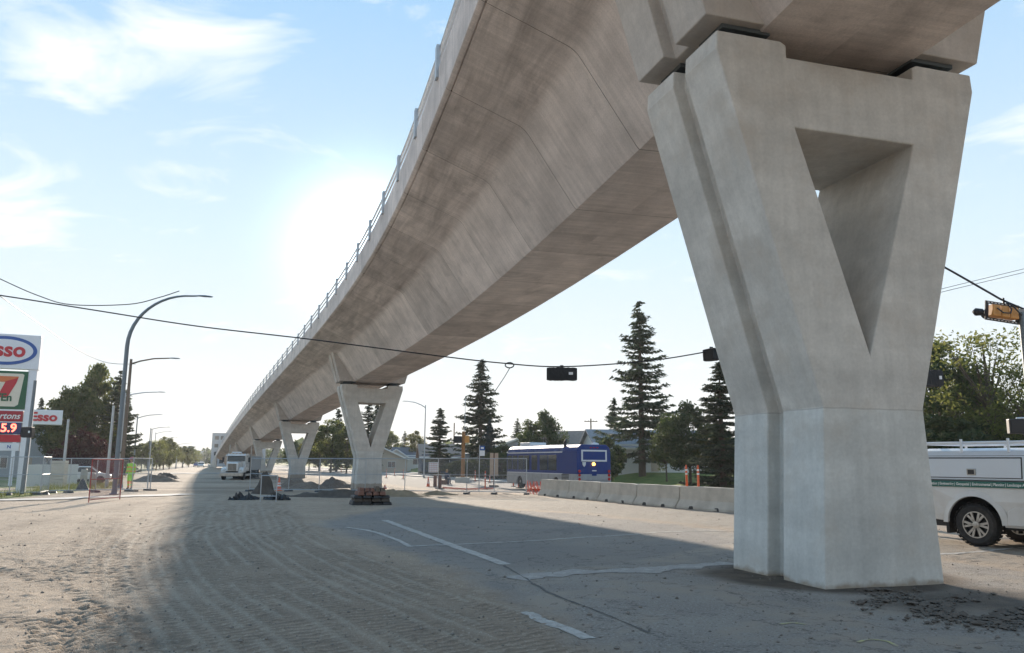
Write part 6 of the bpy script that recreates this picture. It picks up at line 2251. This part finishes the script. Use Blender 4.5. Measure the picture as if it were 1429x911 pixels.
def worker():
    p = P(180.5, 683)
    t = thing('person', 'worker in lime high visibility clothing and maroon helmet standing by the fence', 'person', p, rad(-100))
    J = [Vector(q) for q in [(0, 0, 0.95), (0, 0, 1.15), (0, 0, 1.40), (0.01, 0, 1.52), (0.02, 0, 1.60),
                             (0, 0.10, 0.90), (0.03, 0.115, 0.50), (0.0, 0.12, 0.09), (0.14, 0.135, 0.04),
                             (0, -0.10, 0.90), (-0.02, -0.115, 0.50), (-0.05, -0.12, 0.09), (0.09, -0.135, 0.04),
                             (0, 0.19, 1.42), (-0.03, 0.25, 1.14), (0.08, 0.25, 0.90),
                             (0, -0.19, 1.42), (-0.03, -0.25, 1.14), (0.08, -0.25, 0.90)]]
    E_ = [(0, 1), (1, 2), (2, 3), (3, 4), (0, 5), (5, 6), (6, 7), (7, 8), (0, 9), (9, 10), (10, 11), (11, 12), (2, 13), (13, 14), (14, 15), (2, 16), (16, 17), (17, 18)]
    R_ = [(.15, .13), (.16, .13), (.17, .13), .06, .055, .10, .075, .055, .05, .10, .075, .055, .05, .075, .055, .038, .075, .055, .038]
    hand(J, E_, R_, 15, (0.2, 0, -1), (1, 0, 0)); hand(J, E_, R_, 18, (0.2, 0, -1), (1, 0, 0))

    def mf(c):
        if c.z < 0.13: return 3
        if abs(c.y) > 0.2 and c.z < 0.93: return 0
        if c.z > 1.50: return 0
        if c.z < 0.50: return 2 if int(c.z * 12) % 3 else 1
        if 1.02 < c.z < 1.09 or 1.24 < c.z < 1.30: return 2
        return 1
    skin_body('body', J, E_, R_, mf, ['skin', 'hivis', 'hivis_orange', 'boot'], t)
    h_ = head(t, (0.03, 0, 1.70), 0.15, 0)
    MB().lathe([(0.155, 0.02), (0.125, 0.03), (0.122, 0.08), (0.09, 0.135), (0.03, 0.155)], 18).build('helmet', 'helmet_maroon', h_, smooth=True)


worker()


def sitter():
    p = P(622, 676)
    t = thing('person', 'seated person in a dark blue jacket with fair hair behind the fence', 'person', p, rad(-35))
    J = [Vector(q) for q in [(0, 0, 0.50), (0.03, 0, 0.72), (0.07, 0, 0.98), (0.11, 0, 1.08), (0.13, 0, 1.15),
                             (0.05, 0.10, 0.50), (0.42, 0.12, 0.50), (0.42, 0.13, 0.10), (0.55, 0.14, 0.05),
                             (0.05, -0.10, 0.50), (0.42, -0.12, 0.50), (0.38, -0.13, 0.10), (0.51, -0.14, 0.05),
                             (0.07, 0.18, 0.98), (0.10, 0.23, 0.72), (0.32, 0.16, 0.62),
                             (0.07, -0.18, 0.98), (0.10, -0.23, 0.72), (0.32, -0.16, 0.62)]]
    E_ = [(0, 1), (1, 2), (2, 3), (3, 4), (0, 5), (5, 6), (6, 7), (7, 8), (0, 9), (9, 10), (10, 11), (11, 12), (2, 13), (13, 14), (14, 15), (2, 16), (16, 17), (17, 18)]
    R_ = [(.15, .13), (.16, .13), (.16, .12), .06, .055, .10, .075, .055, .05, .10, .075, .055, .05, .075, .055, .038, .075, .055, .038]
    hand(J, E_, R_, 15, (1, -0.2, -0.3), (0, 1, 0)); hand(J, E_, R_, 18, (1, 0.2, -0.3), (0, 1, 0))

    def mf(c):
        if c.z < 0.10: return 3
        if c.x > 0.33 and c.z > 0.55 and abs(c.y) > 0.08 and c.z < 0.70 and c.x < 0.6: return 0
        if c.z > 1.06: return 0
        if c.z < 0.56 and not (c.x < 0.0): return 2
        return 1
    skin_body('body', J, E_, R_, mf, ['skin', 'jacket_navy', 'jeans', 'boot'], t)
    h_ = head(t, (0.15, 0, 1.24), 0.35, 0)
    b = MB().lathe([(0.09, -0.16), (0.115, -0.08), (0.112, 0.03), (0.09, 0.10), (0.03, 0.135)], 14, 'z', (-0.035, 0, 0.0))
    b.build('hair', 'hair_blond', h_, smooth=True)
    s = thing('crate_seat', 'low dark crate the seated person sits on', 'crate', (p.x - 0.03, p.y + 0.05, p.z), rad(-35))
    MB().box(-0.28, 0.22, -0.3, 0.3, 0, 0.40).build('box', 'rust_block', s, bevel=0.01)
    for z_ in (0.06, 0.19, 0.32):
        MB().box(-0.30, 0.24, -0.312, -0.30, z_, z_ + 0.07).build('slat', 'pole_wood', s)


sitter()
for i, (px, py, h_) in enumerate(((607, 680, 0.95), (613.5, 682, 1.0))):
    p = P(px, py)
    t = thing('timber_post', ['dark timber stump below the paper notice, left of a pair', 'dark timber stump beside the seated person, right of a pair'][i], 'post', p, 0.3)
    MB().tbox(-0.13, 0.13, -0.1, 0.1, 0, h_, 0.01, 0.01).build('timber', 'rust_block', t, bevel=0.02)
    MB().box(-0.3, 0.3, -0.2, 0.2, 0, 0.07).build('foot', 'pole_wood', t)


# ------------------------------------------------------------------ trees
def quads(C, A, B):
    """array of quads with centre C and half axes A, B"""
    V = np.stack([C - A - B, C + A - B, C + A + B, C - A + B], 1).reshape(-1, 3)
    F = np.arange(len(V)).reshape(-1, 4)
    return V, F


def mesh_np(name, V, F, mat):
    me = bpy.data.meshes.new(name)
    me.vertices.add(len(V)); me.vertices.foreach_set('co', V.astype(np.float32).ravel())
    k = F.shape[1]
    me.loops.add(F.size); me.polygons.add(len(F))
    me.polygons.foreach_set('loop_start', np.arange(0, F.size, k)); me.polygons.foreach_set('loop_total', np.full(len(F), k))
    me.loops.foreach_set('vertex_index', F.ravel().astype(np.int32))
    me.update(calc_edges=True)
    me.materials.append(MATS[mat])
    return me


def unit(a):
    return a / np.maximum(np.linalg.norm(a, axis=1), 1e-6)[:, None]


def spruce_mesh(h, r, seed, mat, dens=1.0, bare=0.10, card=0.30):
    g = np.random.default_rng(seed)
    Cs, As, Bs = [], [], []
    wood = MB()
    wood.tube([(0, 0, -0.3), (0, 0, h * 0.5), (0, 0, h * 0.985)], [h * 0.017, h * 0.010, 0.02], 8)
    z = bare * h
    while z < h * 0.985:
        f = (z - bare * h) / (h * (1 - bare))
        Lm = r * (1 - f) ** 0.82 * (0.9 + 0.1 * math.sin(z * 3.1)) + 0.12
        if f < 0.12: Lm *= 0.75 + f * 2
        nb = int(g.integers(3, 6))
        a0 = g.random() * 6.28
        for k in range(nb):
            a = a0 + 6.283 * k / nb + g.normal(0, 0.25)
            L = Lm * g.uniform(0.45, 1.2)
            if g.random() < 0.12: continue
            zz = z + g.normal(0, 0.02 * h)
            n_ = max(3, int(L / (card * 0.55) * dens))
            t = (np.arange(n_) + g.random(n_)) / n_
            t = 0.12 + 0.9 * t
            droop = -0.30 * t * L * (0.35 + 0.65 * (1 - f)) + 0.22 * L * t ** 3
            px = np.cos(a) * t * L; py = np.sin(a) * t * L; pz = zz + droop
            if L > 0.8:
                tt = np.linspace(0, 0.95, 4)
                wood.tube([(math.cos(a) * q * L, math.sin(a) * q * L, zz - 0.30 * q * L * (0.35 + 0.65 * (1 - f)) + 0.22 * L * q ** 3) for q in tt], [0.035, 0.028, 0.02, 0.01], 3, cap=False)
            for rep in range(6):
                spread = 0.26 * L * (1.05 - t) + 0.06
                side = g.uniform(-1, 1, n_) * spread
                C = np.stack([px - np.sin(a) * side, py + np.cos(a) * side, pz - np.abs(side) * 0.3 - g.random(n_) * 0.16 * (1 - f)], 1)
                dirs = np.stack([np.cos(a) * 0.6 - np.sin(a) * np.sign(side) * 0.8, np.sin(a) * 0.6 + np.cos(a) * np.sign(side) * 0.8, g.uniform(-0.75, 0.05, n_)], 1) + g.normal(0, 0.25, (n_, 3))
                A = unit(dirs) * (card * g.uniform(0.6, 1.1, n_))[:, None]
                B = unit(np.cross(A, g.normal(0, 1, (n_, 3)))) * (card * 0.22 * g.uniform(0.7, 1.2, n_))[:, None]
                Cs.append(C); As.append(A); Bs.append(B)
        z += max(0.14, 0.021 * h * (1 - 0.5 * f)) * g.uniform(0.6, 1.4)
    V, F = quads(np.concatenate(Cs), np.concatenate(As), np.concatenate(Bs))
    # taper each card to a point at its outer end
    Q = V.reshape(-1, 4, 3)
    m1 = (Q[:, 1] + Q[:, 2]) / 2
    Q[:, 1] = m1 + (Q[:, 1] - m1) * 0.25; Q[:, 2] = m1 + (Q[:, 2] - m1) * 0.25
    return mesh_np('crown', Q.reshape(-1, 3), F, mat), wood


def broad_mesh(h, rx, seed, mat, nclump=70, nleaf=95, leaf_s=0.16, crown_lo=0.28, gap=0.0, shape=1.0):
    g = np.random.default_rng(seed)
    wood = MB()
    th = h * crown_lo
    wood.tube([(0, 0, -0.3), (g.normal(0, .05), g.normal(0, .05), th), (g.normal(0, .15), g.normal(0, .15), h * 0.62), (0, 0, h * 0.9)], [h * 0.022, h * 0.016, h * 0.009, 0.02], 8)
    Cs, As, Bs = [], [], []
    cz = (h + th) / 2; rz = (h - th) / 2
    for k in range(nclump):
        u = g.normal(0, 1, 3); u /= np.linalg.norm(u)
        rr = g.uniform(0.35, 1.0) ** 0.6
        c = np.array([u[0] * rx * rr, u[1] * rx * rr, cz + u[2] * rz * rr * 0.97])
        c[:2] *= 1 - 0.35 * shape * max(0.0, (c[2] - cz) / rz)
        cr = rx * g.uniform(0.16, 0.32)
        # limb to the clump
        s0 = np.array([0, 0, th + (c[2] - th) * 0.45])
        if k % 2 == 0:
            mid = (s0 + c) / 2 + np.array([0, 0, -0.05 * h * 0.3])
            wood.tube([tuple(s0), tuple(mid), tuple(c)], [h * 0.007, h * 0.004, 0.012], 4, cap=False)
        n_ = int(nleaf * g.uniform(0.55, 1.2) * (1 - gap * g.random()))
        d = g.normal(0, 1, (n_, 3)); d /= np.linalg.norm(d, axis=1)[:, None]
        C = c + d * (cr * g.random(n_) ** 0.45)[:, None] * np.array([1, 1, 0.75])
        A = unit(g.normal(0, 1, (n_, 3)) + np.array([0, 0, -0.3])) * (leaf_s * g.uniform(0.6, 1.2, n_))[:, None]
        B = unit(np.cross(A, g.normal(0, 1, (n_, 3)))) * (leaf_s * 0.55 * g.uniform(0.7, 1.2, n_))[:, None]
        Cs.append(C); As.append(A); Bs.append(B)
    V, F = quads(np.concatenate(Cs), np.concatenate(As), np.concatenate(Bs))
    Q = V.reshape(-1, 4, 3)
    m1 = (Q[:, 1] + Q[:, 2]) / 2
    Q[:, 1] = m1 + (Q[:, 1] - m1) * 0.4; Q[:, 2] = m1 + (Q[:, 2] - m1) * 0.4
    return mesh_np('crown', Q.reshape(-1, 3), F, mat), wood


def plant(name, p, meshes, scale, rz, lab, cat='tree', group=None):
    t = thing(name, lab, cat, p, rz, group)
    t.scale = scale if isinstance(scale, tuple) else (scale,) * 3
    o = bpy.data.objects.new('crown', meshes[0]); COL.objects.link(o); o.parent = t
    o = bpy.data.objects.new('trunk', meshes[1]); COL.objects.link(o); o.parent = t
    return t


def wood_mesh(w):
    o = w.build('trunk', 'bark', recalc=False, smooth=True)
    me = o.data
    bpy.data.objects.remove(o)
    return me


def proto(fn, *a, **k):
    c, w = fn(*a, **k)
    return (c, wood_mesh(w))


SP = [proto(spruce_mesh, 18, 4.6, 11, 'needles', 1.0, 0.11), proto(spruce_mesh, 18, 4.3, 12, 'needles', 1.5, 0.07), proto(spruce_mesh, 18, 4.2, 13, 'needles', 0.9, 0.2, 0.36)]
SPB = proto(spruce_mesh, 12, 3.0, 14, 'needles_blue', 1.1, 0.05)
BD = [proto(broad_mesh, 10, 4.0, 21, 'leaves_dark', 95, 120, 0.17, 0.15), proto(broad_mesh, 10, 3.7, 22, 'leaves_mid', 85, 110, 0.17, 0.18), proto(broad_mesh, 10, 3.8, 23, 'leaves_mid', 80, 110, 0.19, 0.12)]
BY_ = proto(broad_mesh, 10, 3.6, 24, 'leaves_yellow', 80, 95, 0.16, 0.2)
BT = proto(broad_mesh, 10, 4.2, 25, 'leaves_lime', 105, 80, 0.105, 0.25, 0.6, 0.5)
BR = proto(broad_mesh, 5, 3.0, 26, 'leaves_red', 60, 120, 0.14, 0.05)
SHR = proto(broad_mesh, 4, 2.2, 27, 'leaves_dark', 60, 130, 0.13, 0.04)


def tree(kind, px, Y, pytop, base_h, lab, widen=1.0, group=None, name='tree', rz=None, pybase=None):
    p = PG(px, Y)
    h = HZ(p, pytop)
    s = h / base_h
    plant(name, p, kind, (s * widen, s * widen, s), random.uniform(0, 6.28) if rz is None else rz, lab, 'tree' if name != 'shrub' else 'shrub', group)


# right side, from the second pier to the picture edge
tree(SP[0], 896, 86, 425, 18, 'tallest pointed spruce in front of the white house, right of the bus', 1.3, name='spruce_tree')
tree(SP[2], 670, 112, 502, 18, 'tall broad spruce with a bare trunk behind the signal pole', 1.25, name='spruce_tree')
tree(SP[1], 613, 118, 569, 18, 'dense dark spruce between the lamp post and the signal pole', 1.55, name='spruce_tree')
tree(SPB, 683, 104, 587, 12, 'small blue spruce beside the bus stop sign', 1.0, name='spruce_tree')
tree(SP[2], 858, 100, 555, 18, 'shorter spruce at the left foot of the tallest spruce', 1.1, name='spruce_tree')
tree(SP[1], 1008, 62, 505, 18, 'dark spruce touching the left side of the nearest pier', 1.75, name='spruce_tree')
tree(SP[0], 722, 150, 585, 18, 'small far spruce between the tall broad spruce and the bush', 1.3, name='spruce_tree')
tree(SP[0], 564, 200, 602, 18, 'small far spruce above the pale house', 1.3, name='spruce_tree')
tree(BD[0], 757, 100, 574, 10, 'round dark green tree standing above the bus roof', 0.95)
tree(BD[0], 962, 72, 562, 10, 'dark leafy tree between the tallest spruce and the nearest pier', 1.1)
tree(BD[1], 1000, 70, 590, 10, 'leafy tree hanging low over the lawn by the nearest pier', 1.2)
tree(BD[1], 930, 78, 585, 10, 'leafy tree just right of the tallest spruce', 0.8)
tree(SHR, 846, 82, 612, 4, 'dark bush at the right edge of the bus', 0.8, name='shrub')
tree(SHR, 1018, 66, 640, 4, 'dark clipped bush on the lawn by the nearest pier', 0.9, name='shrub')
tree(BY_, 579, 175, 602, 10, 'yellowing tree left of the lamp post', 0.9)
tree(BD[1], 541, 190, 600, 10, 'grey-green tree right of the second pier', 0.9)
tree(BY_, 660, 150, 618, 10, 'low yellowing tree behind the wooden signal pole', 0.9)
tree(SHR, 700, 104, 622, 4, 'dark hedge bush at the front of the bus', 1.3, name='shrub')
tree(SHR, 640, 112, 643, 4, 'low hedge below the dark blue house, left', 1.8, name='shrub')
tree(SHR, 660, 112, 643, 4, 'low hedge below the dark blue house, right', 1.8, name='shrub')
tree(BT, 1385, 45, 455, 10, 'thin yellow-green tree with sky gaps at right', 1.15)
tree(BD[0], 1318, 48, 478, 10, 'dark leafy tree just right of the nearest pier', 0.85)
tree(BT, 1440, 42, 500, 10, 'leafy tree cut by the right picture edge', 0.9)
tree(BD[1], 1352, 58, 520, 10, 'green tree behind the thin tree at right', 1.1)
tree(SHR, 1318, 44, 585, 4, 'dark bush behind the pickup canopy, left', 1.6, name='shrub')
tree(SHR, 1410, 46, 588, 4, 'dark bush behind the pickup canopy, right', 1.6, name='shrub')
# trees beyond the second and third pier
for i, (k, px, Y, py, bh, w_, lab) in enumerate([(BD[1], 462, 150, 585, 10, 1.0, 'leafy tree between third and second pier, leftmost'), (SP[1], 470, 165, 570, 18, 1.2, 'spruce tip rising between third and second pier'),
                                (BD[2], 484, 140, 592, 10, 0.9, 'leafy tree right behind the second pier left leg'), (SP[0], 512, 160, 560, 18, 1.3, 'dark spruce seen through the hole of the second pier'),
                                (SP[2], 524, 170, 562, 18, 1.2, 'spruce seen at the right of the second pier hole'), (BY_, 432, 180, 612, 10, 1.0, 'yellowish tree left behind the third pier'),
                                (BD[2], 446, 170, 603, 10, 1.0, 'leafy tree right behind the third pier'), (BD[0], 410, 200, 616, 10, 1.0, 'dark tree seen through the hole of the third pier')]):
    tree(k, px, Y, py, bh, lab, w_, 'trees beyond the piers')
# left side
tree(BD[1], 104, 84, 537, 10, 'big dark leafy tree beside the filling station', 0.92)
tree(BD[0], 90, 86, 548, 10, 'dark tree at the left of the big leafy tree', 0.85)
tree(BD[2], 128, 90, 506, 10, 'pale topped tree behind the big leafy tree', 0.62)
tree(SP[0], 158, 88, 520, 18, 'dark spruce behind the curved lamp', 1.25, name='spruce_tree')
tree(SP[1], 170, 95, 545, 18, 'second spruce right behind the brown lamp pole', 1.0, name='spruce_tree')
tree(SP[2], 50, 100, 555, 18, 'small spruce peeping between the pole and the canopy', 0.9, name='spruce_tree')
tree(BR, 110, 74, 603, 5, 'burgundy leaved bush in front of the big tree', 1.0, name='shrub')
tree(BR, 128, 76, 610, 5, 'lower burgundy bush right of the bigger burgundy one', 0.9, name='shrub')
lab = ['leafy roadside tree just right of the worker', 'roadside tree behind the slim lamp', 'roadside tree, third from the worker', 'tall open roadside tree in the far row', 'roadside tree, fifth in the far row',
       'roadside tree, sixth in the far row', 'roadside tree left of the round one', 'round roadside tree near the end of the far row', 'small last roadside tree of the far row', 'roadside tree filling the far row, at its left', 'roadside tree filling the far row, at its middle']
for i, (px, Y, py) in enumerate([(198, 150, 618), (208, 158, 615), (219, 165, 612), (229, 175, 609), (237, 185, 616), (246, 205, 624), (255, 225, 622), (264, 245, 622), (273, 265, 628), (192, 170, 626), (224, 190, 622)]):
    tree([BD[1], BD[2], BT][i % 3], px, Y, py, 10, lab[i], 1.0, 'roadside trees on the left')

# far woods that close the horizon
g = np.random.default_rng(77)
Cs, As, Bs = [], [], []
for k in range(900):
    a = g.uniform(-0.85, 0.85); R = g.uniform(330, 620)
    x_, y_ = R * math.tan(a) * 0.9, R
    n_0, t_0 = nt(x_, y_)
    if -12 < n_0 < 40 and R < 500: continue
    h_ = g.uniform(6, 12); n_ = 40
    d = unit(g.normal(0, 1, (n_, 3)))
    C = np.array([x_, y_, h_ * 0.5 - 0.4]) + d * np.array([h_ * 0.42, h_ * 0.42, h_ * 0.5]) * (g.random((n_, 1)) ** 0.4)
    Cs.append(C); A = unit(g.normal(0, 1, (n_, 3))) * h_ * 0.11
    As.append(A); Bs.append(unit(np.cross(A, g.normal(0, 1, (n_, 3)))) * h_ * 0.09)
V, F = quads(np.concatenate(Cs), np.concatenate(As), np.concatenate(Bs))
o = bpy.data.objects.new('far_woods', mesh_np('far_woods', V, F, 'leaves_dark')); COL.objects.link(o)
tag(o, 'far band of trees along the horizon', 'woods', kind='stuff')

# grass tufts on the left verge and dry weeds by the road
Vs, Fs = [], []
cnt = 0
for poly, num, hh in ((((-60, 40, 95, 165, 168, 100, 40, -60), (692, 686, 678, 673, 680, 685, 693, 700)), 5200, 0.30),):
    pts = [P(a, c) for a, c in zip(*poly)]
    xs = [q.x for q in pts]; ys = [q.y for q in pts]
    x_ = g.uniform(min(xs), max(xs), num * 3); y_ = g.uniform(min(ys), max(ys), num * 3)
    m_ = poly_mask_w(x_, y_, [(q.x, q.y) for q in pts], 0.2) * (fbm(x_ * 0.8, y_ * 0.8, 2) > 0.42) > 0.5
    x_, y_ = x_[m_], y_[m_]
    for a, c in zip(x_, y_):
        h_ = hh * g.uniform(0.4, 1.5); th = g.uniform(0, 6.28); w_ = 0.012
        dx, dy = math.cos(th) * w_, math.sin(th) * w_
        lx, ly = g.normal(0, 0.35 * h_), g.normal(0, 0.35 * h_)
        z_ = float(G(a, c))
        Vs += [(a - dx, c - dy, z_ - 0.02), (a + dx, c + dy, z_ - 0.02), (a + lx, c + ly, z_ + h_)]
V = np.array(Vs)
o = bpy.data.objects.new('verge_grass', mesh_np('verge_grass', V, np.arange(len(V)).reshape(-1, 3), 'grass_blade')); COL.objects.link(o)
tag(o, 'rough yellow-green grass along the left fence', 'grass', kind='stuff')

# ------------------------------------------------------------------ haze in the air over the whole place
hz = MB().box(-900, 900, -70, 1100, -3.0, 45.0).build('haze', 'soil')
hz.data.materials.clear()
hm = bpy.data.materials.new('haze'); hm.use_nodes = True
hm.node_tree.nodes.clear()
ho = hm.node_tree.nodes.new('ShaderNodeOutputMaterial')
hv = hm.node_tree.nodes.new('ShaderNodeVolumePrincipled')
hv.inputs['Color'].default_value = (0.93, 0.94, 0.95, 1)
hv.inputs['Density'].default_value = 0.0003
hv.inputs['Anisotropy'].default_value = 0.2
hm.node_tree.links.new(hv.outputs[0], ho.inputs['Volume'])
hz.data.materials.append(hm)
tag(hz, 'thin pale haze in the air over the whole street', 'haze', kind='stuff')
